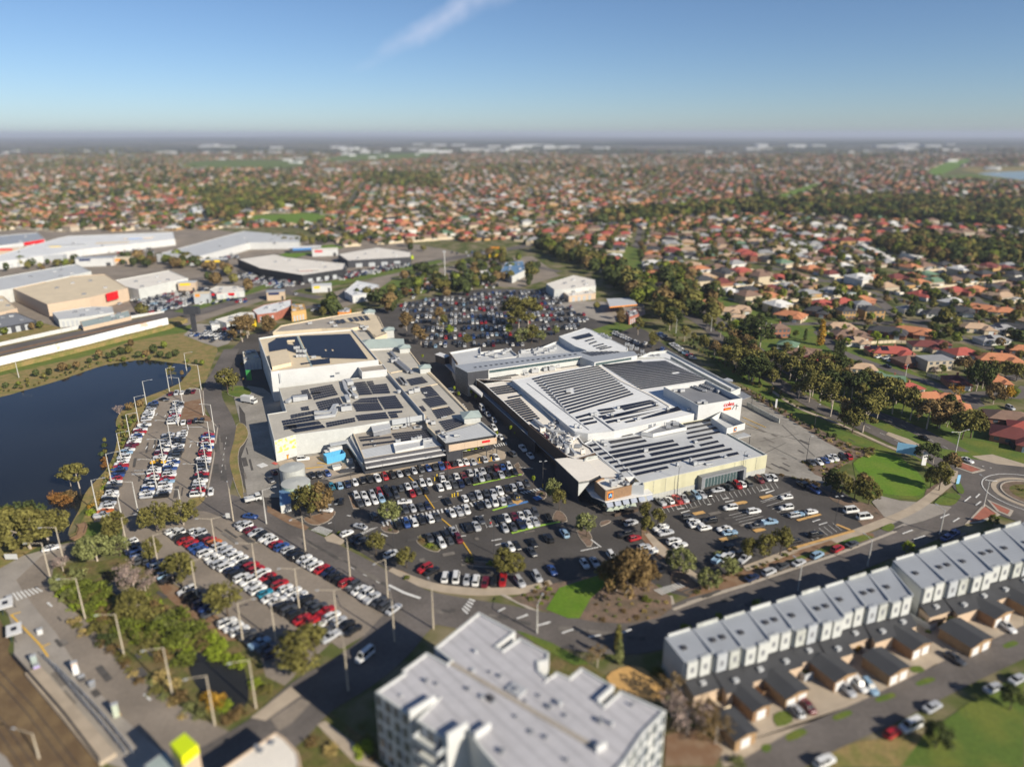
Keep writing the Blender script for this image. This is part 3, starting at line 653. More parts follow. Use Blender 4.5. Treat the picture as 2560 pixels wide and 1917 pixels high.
surface('bare_lot', 'd 800,1191 1100,1080 1290,1040 1640,1000 1500,1191', 'dry_grass', 3)
surface('bare_lot', 'd 150,1010 330,960 480,1090 430,1191 140,1191', 'soil', 5)
for q in ['d 840,1010 930,970 960,1000 860,1045', 'd 1110,900 1200,865 1220,890 1130,925', 'd 1360,795 1450,765 1470,790 1370,820', 'd 1590,705 1670,675 1700,695 1610,725', 'd 2090,490 2150,465 2180,485 2110,510', 'd 770,890 850,870 880,930 790,960', 'd 1550,620 1610,610 1640,640 1580,650', 'd 700,1070 750,1060 750,1100 710,1105']:
 surface('front_lawn', q, 'lawn', 5, sm=2)
surface('railway_ballast', 'L 0,1100 30,1160 80,1280 a 80,500 240,720 600,1050 900,1400 1000,1700 -400,1700 -400,0', 'ballast', 2)
surface('rail_platform_edge', 'a -300,1700 -300,1300 60,1560 150,1700', 'concrete', 4)
# wetland by the commuter car park
surface('wetland', 'L 320,850 420,680 640,640 800,640 1000,600 1100,660 1300,800 1500,950 1720,1110 1900,1260 1960,1400 b 1000,620 1250,850 900,1150 560,1260 0,960 a 1700,1000 1100,540 800,260 L 480,960', 'scrub', 3)
surface('marsh_water', 'L 800,760 870,720 930,850 980,900 1000,960 940,920 880,880', 'marsh_water', 5, sm=3)
surface('marsh_water', 'b 310,540 380,520 470,530 560,590 700,650 800,660 850,720 880,1000 740,1090 640,1050 560,980 400,900 290,700', 'marsh_water', 5, sm=3)
surface('wetland_bank', 'L 1200,740 1320,790 1560,960 1750,1100 1880,1230 1800,1270 1560,1110 1380,980 1280,880', 'soil', 5, sm=2)
# ------------------------------------------------------------------ building kit
def mid(pts): return Vector((sum(p[0] for p in pts) / len(pts), sum(p[1] for p in pts) / len(pts), 0))
def block(root, spec, zt, zb=0.0, wall='wall_pale', roof='roof_grey', par=0.6, pw=0.3, coping=None, names=('wall', 'roof')):
 """walls up to zt, a parapet of height par, and the roof inside it; spec outlines the top edge in the plan"""
 pts = ccw(PL(spec, zt) if isinstance(spec, str) else spec); n = len(pts)
 mats = [wall, coping or wall]; b = MB()
 if par > 0:
  ins = inset(pts, pw)
  for i in range(n):
   a, c = pts[i], pts[(i + 1) % n]; ia, ic = ins[i], ins[(i + 1) % n]
   b.poly([(a[0], a[1], zb), (c[0], c[1], zb), (c[0], c[1], zt), (a[0], a[1], zt)], 0)
   b.poly([(a[0], a[1], zt), (c[0], c[1], zt), (ic[0], ic[1], zt), (ia[0], ia[1], zt)], 1)
   b.poly([(ic[0], ic[1], zt - par), (ia[0], ia[1], zt - par), (ia[0], ia[1], zt), (ic[0], ic[1], zt)], 0)
  b.build(names[0], mats, root)
  r = MB(); r.poly([(p[0], p[1], zt - par) for p in ins]); r.build(names[1], roof, root)
 else:
  b.prism(pts, zb, zt - 0.15); b.build(names[0], mats, root)
  r = MB(); o = inset(pts, -0.15); r.prism(o, zt - 0.15, zt, 0, 0, True); r.build(names[1], roof, root)
 return pts
def lid(root, spec, z, mat, name='roof', t=0.12):
 pts = PL(spec, z); b = MB(); b.prism(pts, z - t, z, 0, 0, True); return b.build(name, mat, root)
def lerp4(q, u, v): return q[0].lerp(q[1], u).lerp(q[3].lerp(q[2], u), v)
def solar(root, spec, z, nu, nv, gu=0.12, gv=0.18, skip=None, tilt=0.0, name='solar_array'):
 """four corners: far-left, far-right, near-right, near-left; nu panels along, nv rows"""
 q = PL(spec, z + 0.25); b = MB()
 for j in range(nv):
  for i in range(nu):
   if skip and skip(i, j): continue
   u0, u1 = (i + gu / 2) / nu, (i + 1 - gu / 2) / nu; v0, v1 = (j + gv / 2) / nv, (j + 1 - gv / 2) / nv
   p = [lerp4(q, u0, v0), lerp4(q, u1, v0), lerp4(q, u1, v1), lerp4(q, u0, v1)]
   p[0].z += tilt; p[1].z += tilt
   if (p[1] - p[0]).cross(p[2] - p[1]).z < 0: p = p[::-1]
   b.poly(p)
   c = p[0].lerp(p[2], 0.5)
   b.poly([x.lerp(c, -0.05) - Vector((0, 0, 0.06)) for x in p], 1)
 return b.build(name, ['panel', 'panel_frame'], root)
def unit(root, f, x, y, z, w_, d, h, rz=0.0, fans=0, name='air_conditioner', mat='metal_pale'):
 w_ *= .82; d *= .82; h *= .85; c = P(f, x, y, z); b = MB(); b.box((c.x, c.y, z + 0.25), (w_, d, h), rz, 0)
 ca, sa = math.cos(rz), math.sin(rz)
 for sx_ in (-.4, .4):
  b.box((c.x + sx_ * w_ * ca, c.y + sx_ * w_ * sa, z), (0.15, d * 0.9, 0.25), rz, 1)
 for k in range(fans):
  o = ((k + 0.5) / fans - 0.5) * w_
  b.ring((c.x + o * ca, c.y + o * sa), min(d, w_ / fans) * 0.36, z + 0.25 + h, z + 0.33 + h, 12, 1, 1)
 return b.build(name, [mat, 'metal_dark'], root)
def duct(root, f, pts, z, w_=1.2, h=0.9, name='duct', mat='metal_grey'):
 b = MB(); b.strip([P(f, x, y, z) for x, y in pts], w_, z + 0.3, h)
 return b.build(name, mat, root)
def wall_panel(root, name, p, q, z0, z1, mat, out=0.06, side=1):
 """thin panel fixed to a wall running from ground point p to q; out = how far it stands off on the camera side"""
 p, q = Vector((p[0], p[1])), Vector((q[0], q[1])); d = (q - p).normalized(); n = Vector((d.y, -d.x)) * side
 b = MB(); b.prism([p, q, q + n * out, p + n * out], z0, z1, 0, 0, True)
 return b.build(name, mat, root)
def post(root, p, z0, z1, r=0.15, name='column', mat='metal_dark'):
 b = MB(); b.tube((p[0], p[1], z0), (p[0], p[1], z1), r, r, 8); return b.build(name, mat, root)
def lettering(root, text, p, q, z, size, mat, name='sign_lettering', out=0.15, depth=0.06, bold=0.0):
 """letters on a wall facing the camera, starting at p and running towards q"""
 p, q = Vector((p[0], p[1])), Vector((q[0], q[1])); d = (q - p).normalized(); n = Vector((d.y, -d.x))
 cu = bpy.data.curves.new(name, 'FONT'); cu.body = text; cu.size = size; cu.extrude = depth; cu.offset = bold
 cu.materials.append(M[mat])
 tmp = bpy.data.objects.new(name, cu); COL.objects.link(tmp)
 bpy.context.view_layer.update()
 me = bpy.data.meshes.new_from_object(tmp.evaluated_get(bpy.context.evaluated_depsgraph_get()))
 bpy.data.objects.remove(tmp); me.materials.clear(); me.materials.append(M[mat])
 o = bpy.data.objects.new(name, me); COL.objects.link(o)
 rot = Matrix(((d.x, 0, n.x), (d.y, 0, n.y), (0, 1, 0)))
 me.transform(Matrix.Translation((p + n * out).to_3d() + Vector((0, 0, z))) @ rot.to_4x4())
 w0 = parent_world(root); me.transform(Matrix.Translation(-w0)); o.parent = root
 return o
def letter_board(root, text, p, q, z, size, board, ink, pad=0.3, h=None): pass
def hip_roof(b, c, w_, d, z, pitch=0.42, rz=0.0, ov=0.5, m=0):
 """hip roof with its ridge along the longer side"""
 ca, sa = math.cos(rz), math.sin(rz); W, D = w_ / 2 + ov, d / 2 + ov
 T = lambda x, y, h: (c[0] + x * ca - y * sa, c[1] + x * sa + y * ca, z + h)
 if W >= D: r = W - D; rg = [T(-r, 0, D * pitch), T(r, 0, D * pitch)]
 else: r = D - W; rg = [T(0, -r, W * pitch), T(0, r, W * pitch)]
 e = [T(-W, -D, 0), T(W, -D, 0), T(W, D, 0), T(-W, D, 0)]
 if W >= D: fs = [[e[0], e[1], rg[1], rg[0]], [e[1], e[2], rg[1]], [e[2], e[3], rg[0], rg[1]], [e[3], e[0], rg[0]]]
 else: fs = [[e[0], e[1], rg[0]], [e[1], e[2], rg[1], rg[0]], [e[2], e[3], rg[1]], [e[3], e[0], rg[0], rg[1]]]
 for f in fs: b.poly(f, m)
 b.poly(e[::-1], m)
def gable_roof(b, c, w_, d, z, pitch=0.35, rz=0.0, ov=0.3, m=0, mw=1):
 ca, sa = math.cos(rz), math.sin(rz); W, D = w_ / 2 + ov, d / 2 + ov
 T = lambda x, y, h: (c[0] + x * ca - y * sa, c[1] + x * sa + y * ca, z + h)
 e = [T(-W, -D, 0), T(W, -D, 0), T(W, D, 0), T(-W, D, 0)]; r0, r1 = T(-W, 0, D * pitch), T(W, 0, D * pitch)
 b.poly([e[0], e[1], r1, r0], m); b.poly([e[2], e[3], r0, r1], m); b.poly([e[1], e[2], r1], mw); b.poly([e[3], e[0], r0], mw); b.poly(e[::-1], m)
# ------------------------------------------------------------------ the left hall of the shopping centre
c0_ = mid(PL('B 305,690 1455,908 270,1112'))
lm = thing('shopping_hall', 'pale sand roofed shopping hall with navy solar blocks beside the delivery yard', 'shopping centre', c0_)
ZH = 8.4
mh = block(lm, 'B 305,690 1172,582 1455,908 900,1000 435,1062 270,1110 215,900 364,876', ZH, 0, 'wall_pale', 'roof_sand', 0.25, 0.25)
# the taller wall along the right-hand edge of the hall
wb = MB(); wb.strip(PL('B 1172,578 1455,905', 9.6), 0.35, 7.0, 2.7); wb.strip(PL('B 1455,905 1200,945', 9.2), 0.3, 7.0, 2.2); wb.build('parapet', 'wall_grey', lm)
A_ = [('1 815,1320 920,1300 985,1450 870,1470', 4, 5), ('1 945,1290 1290,1225 1385,1390 1020,1470', 11, 5), ('1 1040,1500 1400,1425 1455,1530 1110,1640', 10, 4),
   ('2 195,270 270,260 300,330 215,350', 4, 3), ('2 300,285 465,262 560,430 400,440', 7, 6), ('2 485,262 560,255 585,305 510,320', 4, 2), ('2 515,315 735,290 785,415 570,425', 9, 4),
   ('2 415,478 610,460 640,530 300,540', 8, 2), ('2 305,545 640,532 695,625 365,645', 12, 4), ('2 620,462 845,440 955,600 720,615', 9, 6),
   ('2 345,690 720,648 770,730 390,760', 13, 3), ('2 750,645 930,630 935,655 770,675', 7, 1), ('2 765,678 860,665 888,718 800,727', 4, 2),
   ('2 225,545 275,542 280,562 230,565', 3, 1), ('2 250,585 300,582 305,605 258,608', 3, 1), ('B 680,965 905,925 915,960 690,1005', 11, 2),
   ('B 400,905 610,865 620,890 405,935', 8, 2), ('B 330,950 600,905 625,945 345,990', 11, 2), ('B 345,990 620,950 680,1008 445,1048', 11, 2), ('B 345,992 440,980 455,1010 350,1025', 3, 2), ('B 480,845 540,835 550,868 490,872', 4, 2), ('B 410,750 490,738 500,760 415,770', 5, 1), ('B 640,720 560,730 560,745 640,740', 4, 1)]
for s_, nu, nv in A_: solar(lm, s_, ZH - 0.2, nu, nv)
for f, x, y, a, b_, h, rz, fn in [('1', 850, 1470, 4.2, 3.4, 1.9, .15, 0), ('1', 740, 1490, 3.0, 3.0, 2.2, .3, 0), ('2', 265, 300, 3.2, 6.0, 1.8, .6, 0), ('B', 840, 870, 5.0, 3.8, 2.2, .15, 2), ('2', 320, 380, 2.0, 3.0, 1.6, .6, 0)]:
 unit(lm, f, x, y, ZH - 0.25, a, b_, h, R(18) + rz * 0.3, fn, 'air_handler', 'metal_pale')
for f, pts in [('1', [(600, 1530), (680, 1480), (720, 1500)]), ('2', [(265, 410), (300, 450), (360, 490)]), ('B', [(590, 945), (740, 925), (760, 880)]), ('B', [(590, 905), (720, 900), (750, 850), (780, 845)]), ('B', [(820, 650), (840, 720), (880, 770)]), ('2', [(225, 470), (260, 540)])]:
 duct(lm, f, pts, ZH - 0.25, 1.5, 1.1, mat='metal_pale')
bm = MB(); bm.tube(tuple(P('2', 890, 410, ZH)), tuple(P('2', 890, 410, ZH) + Vector((0, 0, 1.2))), 0.9, 0.9, 10); bm.build('vent_cowl', 'metal_pale', lm)
# mural and doors on the camera-facing wall
fl = PL('B 270,1110 435,1062', ZH); wall_panel(lm, 'mural', fl[0].lerp(fl[1], 0.03), fl[0].lerp(fl[1], 1.0), 3.4, ZH - 0.2, 'mural')
g0, g1 = P('B', 300, 1262), P('B', 700, 1205)
aw = PL('B 700,1130 840,1105 850,1125 715,1150', 4.5); ab = MB(); ab.prism(aw, 4.2, 4.5, 0, 0, True); ab.build('awning', 'wall_grey', lm)
# west store, the tall white block
ws = thing('department_store', 'tall white walled store with a cream roof and one vast dark solar field', 'store', mid(PL('1 160,520 2000,860 350,1040')))
ZW = 13.8
block(ws, '1 160,520 470,470 1600,385 2000,855 480,1020 350,1040', ZW, 0, 'wall_white', 'roof_cream', 0.7, 0.4)
zr = ZW - 0.7
def skipw(i, j):
 return (i < 4 and j < 1) or (i > 1 and i < 5 and j > 4) or (i == 0 and j > 3)
solar(ws, '1 420,520 740,490 880,800 560,690', zr, 10, 8, 0.02, 0.03, lambda i, j: (4 <= i <= 6 and 2 <= j <= 3))
solar(ws, '1 310,600 430,530 560,690 330,730', zr, 5, 6, 0.02, 0.03)
solar(ws, '1 790,485 1560,455 1840,840 950,820', zr, 24, 14, 0.02, 0.03, lambda i, j: (j == 13 and i < 5) or (i == 11 and j == 9) or (i == 8 and j == 9))
solar(ws, '1 950,860 1250,830 1260,905 985,935', zr, 10, 3, 0.02, 0.03); solar(ws, '1 800,905 950,885 970,905 820,930', zr, 5, 1)
gr = MB(); gr.strip(PL('1 755,490 980,960', zr), 0.8, zr, 0.12); gr.build('roof_gutter', 'roof_sage', ws)
block(ws, '1 330,770 590,690 660,890 370,960', zr + 1.6, zr, 'roof_cream', 'roof_cream', 0, names=('plant_wall', 'plant_roof'))
for i in range(3):
 for j in range(2): unit(ws, '1', 770 + i * 50, 740 + j * 75, zr, 2.2, 1.8, 1.5, R(14), 1)
unit(ws, '1', 750, 690, zr, 3.4, 1.6, 1.4, R(14), 2); unit(ws, '1', 1010, 830, zr, 2.5, 1.6, 1.0, R(14)); unit(ws, '1', 660, 580, zr, 4.4, 1.8, .7, R(14), 0, 'skylight', 'roof_cream')
# low annexe standing on the hall roof against the store
block(ws, '1 1690,965 2070,920 2130,1000 1745,1040', 11.6, 8.3, 'wall_white', 'roof_taupe', 0.3, 0.3, names=('annexe_wall', 'annexe_roof'))
# strip lining the west wall
wall_panel(ws, 'downpipe', P('1', 480, 1030, ZW), P('1', 492, 1029, ZW), 8.6, 13.0, 'wall_grey', 0.2)
wall_panel(ws, 'wall_vent', P('1', 1330, 965, ZW), P('1', 1395, 958, ZW), 10.4, 11.2, 'metal_grey', 0.1)
nb = thing('shopping_block', 'low cream roofed shopping block behind the tall white store, with blue solar rows', 'shopping centre', mid(PL('B 260,240 1060,100 1180,250')))
block(nb, '1 380,430 500,330 1150,210 1760,110 2000,190 2130,450 1950,520 1800,330 1580,370 1130,375', 8.6, 0, 'roof_cream', 'roof_taupe', 0.5, 0.4, 'roof_cream')
lid(nb, '1 1240,230 1760,130 1960,170 2100,430 1960,490 1700,300', 8.5, 'roof_cream', 'roof_deck')
for i in range(4): solar(nb, '1 %d,%d %d,%d %d,%d %d,%d' % (1520 + i * 80, 215 - i * 12, 1580 + i * 80, 205 - i * 12, 1640 + i * 80, 265 - i * 8, 1580 + i * 80, 275 - i * 8), 8.5, 3, 4)
for i in range(2): solar(nb, '1 %d,%d %d,%d %d,%d %d,%d' % (1330 + i * 75, 245 - i * 10, 1390 + i * 75, 235 - i * 10, 1440 + i * 75, 290 - i * 8, 1380 + i * 75, 300 - i * 8), 8.5, 3, 3)
for x, y in ((1750, 360), (1790, 400), (1820, 370), (1280, 300), (950, 310), (1340, 350)): unit(nb, '1', x, y, 8.2, 2.6, 1.8, 1.3, R(20), 1)
ar = thing('mall_arcade', 'long sand roofed arcade with small hipped towers along the shaded mall street', 'arcade', mid(PL('B 1080,420 1900,1000 1180,575')))
block(ar, 'B 892,232 960,220 1100,300 1240,400 1340,398 1440,530 1560,640 1810,895 1905,965 1560,1078 1480,1000 1456,909 1174,577 1090,470', 7.4, 0, 'roof_cream', 'roof_sand', 0.35, 0.5, 'roof_cream')
for s_, nu, nv in [('2 985,240 1180,205 1260,280 1050,320', 7, 5), ('2 1130,345 1285,320 1400,440 1240,470', 6, 7), ('2 1180,485 1400,445 1505,550 1290,595', 8, 6), ('2 1305,620 1520,580 1600,665 1380,735', 8, 5), ('2 1390,765 1600,725 1740,800 1490,890', 8, 5), ('2 1140,580 1190,570 1240,635 1190,645', 3, 4), ('2 1345,885 1400,872 1420,900 1365,915', 3, 2)]:
 solar(ar, s_, 7.1, nu, nv)
for f, pts in [('2', [(900, 240), (960, 320)]), ('2', [(920, 250), (985, 325)]), ('B', [(1200, 470), (1330, 580)]), ('B', [(1225, 470), (1360, 585)]), ('B', [(1190, 420), (1250, 490)])]: duct(ar, f, pts, 7.1, 1.4, 0.9, mat='metal_grey')
for f, x, y, a, b_, h in [('2', 1115, 400, 3, 2.4, 2), ('2', 1040, 420, 2.5, 2.5, 1.6), ('2', 1250, 790, 2, 1.5, 1.6), ('2', 1320, 810, 2, 1.2, 1.3), ('2', 1440, 730, 1.6, .8, .4), ('2', 1470, 720, 1.6, .8, .4), ('2', 830, 30, 3.5, 2.4, 1.6), ('2', 870, 10, 2.4, 2, 1.8), ('2', 1220, 420, 1.8, 1, .4)]: unit(ar, f, x, y, 7.1, a, b_, h, R(20), 1)
rl = MB(); rl.strip(PL('B 1190,570 1320,545 1440,520', 7.6), 0.4, 7.1, 0.35); rl.strip(PL('B 1370,700 1560,655', 7.6), 0.5, 7.1, 0.3); rl.strip(PL('B 1515,855 1640,835', 7.6), 0.4, 7.1, 0.3)
rl.strip(PL('B 1490,560 1570,640 1810,890', 7.6), 0.9, 7.0, 0.6); rl.build('gutter', 'roof_cream', ar)
aw = MB(); aw.strip(PL('B 1460,600 1580,710 1850,960', 3.6), 2.2, 3.4, 0.2); aw.build('street_awning', 'wall_grey', ar)
def tower(x, y, w_, zt, f='B', hh=1.8):
 c = P(f, x, y, 7.2); rz = R(14)
 b = MB(); b.box((c.x, c.y, 5.0), (w_, w_, zt - 5.0), rz); b.build('tower_wall', 'wall_pale', ar)
 r = MB(); hip_roof(r, (c.x, c.y), w_, w_, zt, 0.42, rz, 0.6); r.build('tower_roof', 'roof_sage', ar)
for x, y, w_ in ((1460, 565, 4.6), (1825, 950, 6.2), (1300, 405, 5), (1178, 262, 5), (1025, 120, 5.6)): tower(x, y, w_, 9.6)
hq = P('B', 1100, 350, 8); b = MB(); hip_roof(b, hq, 25, 15, 8.2, 0.35, R(10), 0.3); b.build('hipped_roof', 'roof_sage', ar)
b = MB(); b.box((hq.x, hq.y, 5), (25, 15, 3.2), R(10)); b.build('hall_wall', 'wall_white', ar)
# supermarket at the front with its black and white awning
sm_ = thing('supermarket', 'low supermarket with black and white striped awning facing the front car park', 'supermarket', mid(PL('2 330,880 1440,1070 450,1240')))
ZS = 5.4
block(sm_, '2 310,905 545,870 800,815 1215,700 1300,760 1375,930 1445,1072 450,1238', ZS + 0.5, 0, 'wall_pale', 'roof_taupe', 0.4, 0.35, 'roof_cream')
lid(sm_, '2 400,1130 700,1070 1380,940 1440,1065 455,1230', ZS + 0.28, 'roof_grey', 'roof_deck')
fa = PL('2 450,1238 1445,1072', ZS + 0.5); fd = (fa[1] - fa[0]).normalized(); fn_ = Vector((fd.y, -fd.x, 0))
if fn_.y > 0: fn_ = -fn_
for i, (z0, z1, o0, o1, mt) in enumerate([(5.0, 5.88, 0.0, 0.5, 'band_grey'), (4.75, 5.0, 0.0, 1.2, 'trim_white'), (4.3, 4.74, 0.2, 1.5, 'band_grey'), (3.75, 4.29, 0.2, 2.2, 'band_grey'), (3.45, 3.74, 0.2, 2.9, 'trim_white'), (2.9, 3.44, 0.3, 2.7, 'fascia_black')]):
 b = MB(); p, q = fa[0], fa[1]; b.prism([p + fn_ * o0, q + fn_ * o0, q + fn_ * o1, p + fn_ * o1], z0, z1, 0, 0, True); b.build('awning_band', mt, sm_)
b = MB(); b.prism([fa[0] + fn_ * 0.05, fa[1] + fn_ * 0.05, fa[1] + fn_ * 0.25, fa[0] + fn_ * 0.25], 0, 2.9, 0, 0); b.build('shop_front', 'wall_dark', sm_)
block(sm_, '2 215,1015 275,960 440,1245 430,1300', 4.3, 3.6, 'wall_pale', 'roof_grey', 0.12, 0.3, names=('side_canopy', 'side_canopy_roof'))
block(sm_, '2 275,965 310,905 450,1238 440,1245', 5.3, 0, 'wall_grey', 'roof_sand', 0.12, 0.3, names=('side_wall', 'side_roof'))
for x, y in ((350, 1370), (420, 1340)): p = P('2', x, y); post(sm_, p, 0, 3.6)
wall_panel(sm_, 'bin_wall', P('B', 790, 1370), P('B', 960, 1345), 0, 1.6, 'wall_dark', 0.3)
block(sm_, '2 545,825 770,785 785,850 570,900', 7.6, ZS, 'metal_grey', 'roof_grey', 0, names=('plant_room', 'plant_room_roof'))
b_ = block(sm_, '2 815,1040 1200,980 1200,1070 845,1145', 6.6, ZS, 'wall_white', 'roof_grey', 0.9, 0.2, names=('plant_screen', 'plant_deck'))
for s_, nu, nv in [('2 385,960 640,935 655,955 395,985', 10, 1), ('2 395,990 790,950 805,975 420,1020', 14, 1), ('2 435,1050 820,1005 835,1030 445,1078', 14, 1), ('2 800,915 1270,865 1340,960 880,1030', 16, 4)]: solar(sm_, s_, ZS + 0.1, nu, nv)
for x, y, a, b2, h in [(850, 870, 3, 1, .8), (950, 850, 2.4, 1, .7), (800, 830, 1, 1, 1), (1000, 830, 2, .8, 1.2), (880, 1035, 2.2, 1.4, 1.2), (1080, 1010, 2.5, 1.4, 1.2), (1150, 990, 2, 1.4, 1.2), (1250, 1020, 4, 1.2, .8), (1240, 770, 1.6, 1.6, 1.6), (1130, 850, 4, 3, .2), (555, 1025, .9, .5, .4), (590, 1080, .9, .5, .4)]: unit(sm_, '2', x, y, ZS + 0.1, a, b2, h, R(14), 1)
b = MB()
for dx in (0, 40): b.tube(tuple(P('2', 1010 + dx, 850, ZS)), tuple(P('2', 1030, 700, ZS + 1.5)), 0.12)
b.tube(tuple(P('2', 1030, 850, ZS)), tuple(P('2', 1030, 850, ZS) + Vector((0, 0, 5.0))), 0.12); b.build('roof_mast', 'metal_grey', sm_)
# corner store with the beige fascia
ks = thing('corner_store', 'corner store with beige fascia, black frame and small red sign over open walkway', 'store', mid(PL('2 1365,935 2125,935 1475,1040')))
ZK = 8.0
kp = PL('2 1365,935 1830,805 1920,768 2125,935 1475,1040', ZK)
block(ks, '2 1365,935 1500,895 1830,805 1920,768 2125,935 1475,1042', ZK, 4.4, 'fascia_black', 'roof_grey', 0.12, 0.3, 'wall_pale')
fk = PL('2 1475,1042 2125,935', ZK)
wall_panel(ks, 'fascia_panel', fk[0].lerp(fk[1], 0.055), fk[0].lerp(fk[1], 0.985), 4.6, 7.1, 'wall_beige', 0.12)
for t_ in (0.36, 0.6, 0.82): wall_panel(ks, 'panel_joint', fk[0].lerp(fk[1], t_), fk[0].lerp(fk[1], t_ + 0.002), 4.62, 7.08, 'wall_brown', 0.135)
wall_panel(ks, 'red_sign', fk[0].lerp(fk[1], 0.695), fk[0].lerp(fk[1], 0.85), 5.75, 6.55, 'sign_red', 0.22)
wall_panel(ks, 'fascia_edge', fk[0].lerp(fk[1], -0.005), fk[0].lerp(fk[1], 0.055), 3.6, ZK + 0.02, 'fascia_black', 0.2)
wall_panel(ks, 'fascia_mark', fk[0].lerp(fk[1], 0.955), fk[0].lerp(fk[1], 0.97), 6.0, 6.3, 'sign_orange', 0.16)
b = MB(); b.strip(PL('2 1920,775 2120,938', ZK + 0.5), 0.4, ZK - 0.3, 0.9); b.build('parapet', 'wall_pale', ks)
kd = (fk[1] - fk[0]).normalized(); kn = Vector((kd.y, -kd.x, 0)); kn = -kn if kn.y > 0 else kn
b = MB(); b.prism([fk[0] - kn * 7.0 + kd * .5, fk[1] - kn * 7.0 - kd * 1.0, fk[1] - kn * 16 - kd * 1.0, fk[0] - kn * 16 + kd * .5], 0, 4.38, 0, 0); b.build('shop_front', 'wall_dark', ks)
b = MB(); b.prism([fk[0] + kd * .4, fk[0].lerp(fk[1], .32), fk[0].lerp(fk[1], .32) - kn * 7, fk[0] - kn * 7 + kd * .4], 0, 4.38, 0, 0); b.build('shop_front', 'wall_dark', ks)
for t_ in (0.02, 0.30, 0.78, 0.985): post(ks, fk[0].lerp(fk[1], t_), 0, 4.5, 0.16)
for x, y, s_ in ((1440, 930, .45), (1470, 960, .45), (1490, 980, .45)): unit(ks, '2', x, y, ZK - .1, 1.2, 1.0, 1.3, R(14), 1)
unit(ks, '2', 1600, 960, ZK - .1, 1.4, 1.2, 1.1, R(14), 0); unit(ks, '2', 1635, 955, ZK - .1, 1.0, 1.0, 0.7, R(14), 0)
# ------------------------------------------------------------------ the right hall
rm = thing('market_hall', 'large white roofed market hall carrying long rows of dark solar panels', 'shopping centre', mid(PL('4 -801,755 1110,480 1525,1160')))
ZR = 9.2
block(rm, '4 -801,755 264,552 700,500 1110,478 1190,505 1720,790 1540,1060 1525,1163 480,1392 150,1425 -15,1400', ZR, 5.5, 'wall_white', 'roof_white', 0.12, 0.3)
def gap(holes): return lambda i, j: any(a <= i <= b_ and c <= j <= d for a, b_, c, d in holes)
solar(rm, '3 1240,600 1980,465 2440,835 1640,1080', ZR - 0.1, 34, 15, 0.10, 0.42, gap([(8, 10, 7, 7), (8, 9, 8, 8)]))
solar(rm, '3 1150,625 1235,605 1620,1080 1580,1040', ZR - 0.1, 4, 14, 0.06, 0.42)
solar(rm, '4 320,555 1120,505 1640,745 820,870', ZR - 0.1, 34, 16, 0.06, 0.30, gap([(25, 28, 9, 9)]))
solar(rm, '4 330,560 800,505 850,530 370,580', ZR - 0.05, 18, 1, 0.05, 0.2)
for s_, nu in [('4 500,1080 920,1000 990,1010 560,1110', 15), ('4 580,1105 960,1020 1040,1030 620,1130', 14), ('4 270,1120 450,1095 490,1120 300,1145', 7), ('4 290,1160 480,1130 500,1140 330,1180', 7), ('4 480,1180 1000,1060 1060,1070 520,1200', 18),
      ('4 330,1215 1000,1105 1140,1075 360,1250', 26), ('4 370,1265 1060,1130 1110,1120 410,1295', 23), ('4 810,1230 1270,1080 1330,1130 850,1240', 14), ('4 610,1270 740,1240 750,1265 640,1285', 5), ('4 -5,1210 160,1165 220,1180 20,1235', 7), ('4 40,1250 215,1215 225,1240 70,1275', 6), ('4 90,1290 260,1258 270,1285 120,1315', 6), ('4 280,1200 370,1185 390,1205 310,1225', 4)]:
 solar(rm, s_, ZR - 0.1, nu, 1, 0.08, 0.1)
b = MB(); b.strip(PL('4 264,556 560,760 960,950 1180,1085', ZR + 0.1), 0.9, ZR - 0.1, 0.25); b.build('roof_ridge', 'roof_offwhite', rm)
b = MB(); b.strip(PL('4 170,1160 480,1385', ZR + 0.1), 0.6, ZR - 0.1, 0.2); b.strip(PL('3 1090,690 1870,1275', ZR), 0.25, ZR - 0.1, 0.12); b.build('roof_gutter', 'metal_grey', rm)
for x, y in ((530, 1110), (450, 1195), (200, 1200), (240, 1190), (1010, 1065), (1150, 1125), (780, 1245), (530, 1275), (1410, 1140), (1600 - 1706 + 0, 905)): unit(rm, '4', x, y, ZR - .1, 1.3, 1.1, 0.9, R(15), 0, 'roof_vent')
unit(rm, '4', -100, 905, ZR - .1, 2.4, 1.6, 1.0, R(15), 0, 'roof_vent')
for x, y in ((1700, 1250), (1760, 1255)): unit(rm, '3', x, y, ZR - .1, 1.2, 1.0, 1.4, R(15), 0, 'roof_vent')
# tall white box with the lettering and the plant deck on top
block(rm, '4 1100,838 1630,755 2087,980 1537,1070', 12.9, 0, 'wall_white', 'roof_flat', 2.0, 0.35, 'wall_pale', names=('tower_wall', 'plant_deck'))
for i in range(6):
 for j, (x, y) in enumerate(((1490, 850), (1590, 830))): unit(rm, '4', x + i * 24, y + i * 9 + 5, 10.9, 1.9, 1.2, 1.0, R(-25), 1)
for x, y, a, h in ((1240, 900, 2, .9), (1290, 895, 2, .9), (1330, 905, 2.4, 1.4), (1590, 1030, 2.4, .8), (1620, 1050, 2, .9), (1785, 915, 1.3, 1.1), (1950, 970, .9, .6), (1550, 1045, 3, .7)): unit(rm, '4', x, y, 10.9, a, 1.4, h, R(15), 0)
cw = PL('4 1537,1070 2087,980', 12.9); cl = (cw[1] - cw[0]).length
at = lambda t_: Vector((cw[0].lerp(cw[1], t_).x, cw[0].lerp(cw[1], t_).y, 0))
lettering(rm, 'coles', at(0.575), at(1), 10.6, 2.45, 'sign_red')
sbd = wall_panel(rm, 'sign_board', at(0.585), at(0.755), 8.95, 9.95, 'sign_red', 0.12); wall_panel(sbd, 'sign_stripe', at(0.605), at(0.74), 9.2, 9.68, 'sign_orange', 0.18)
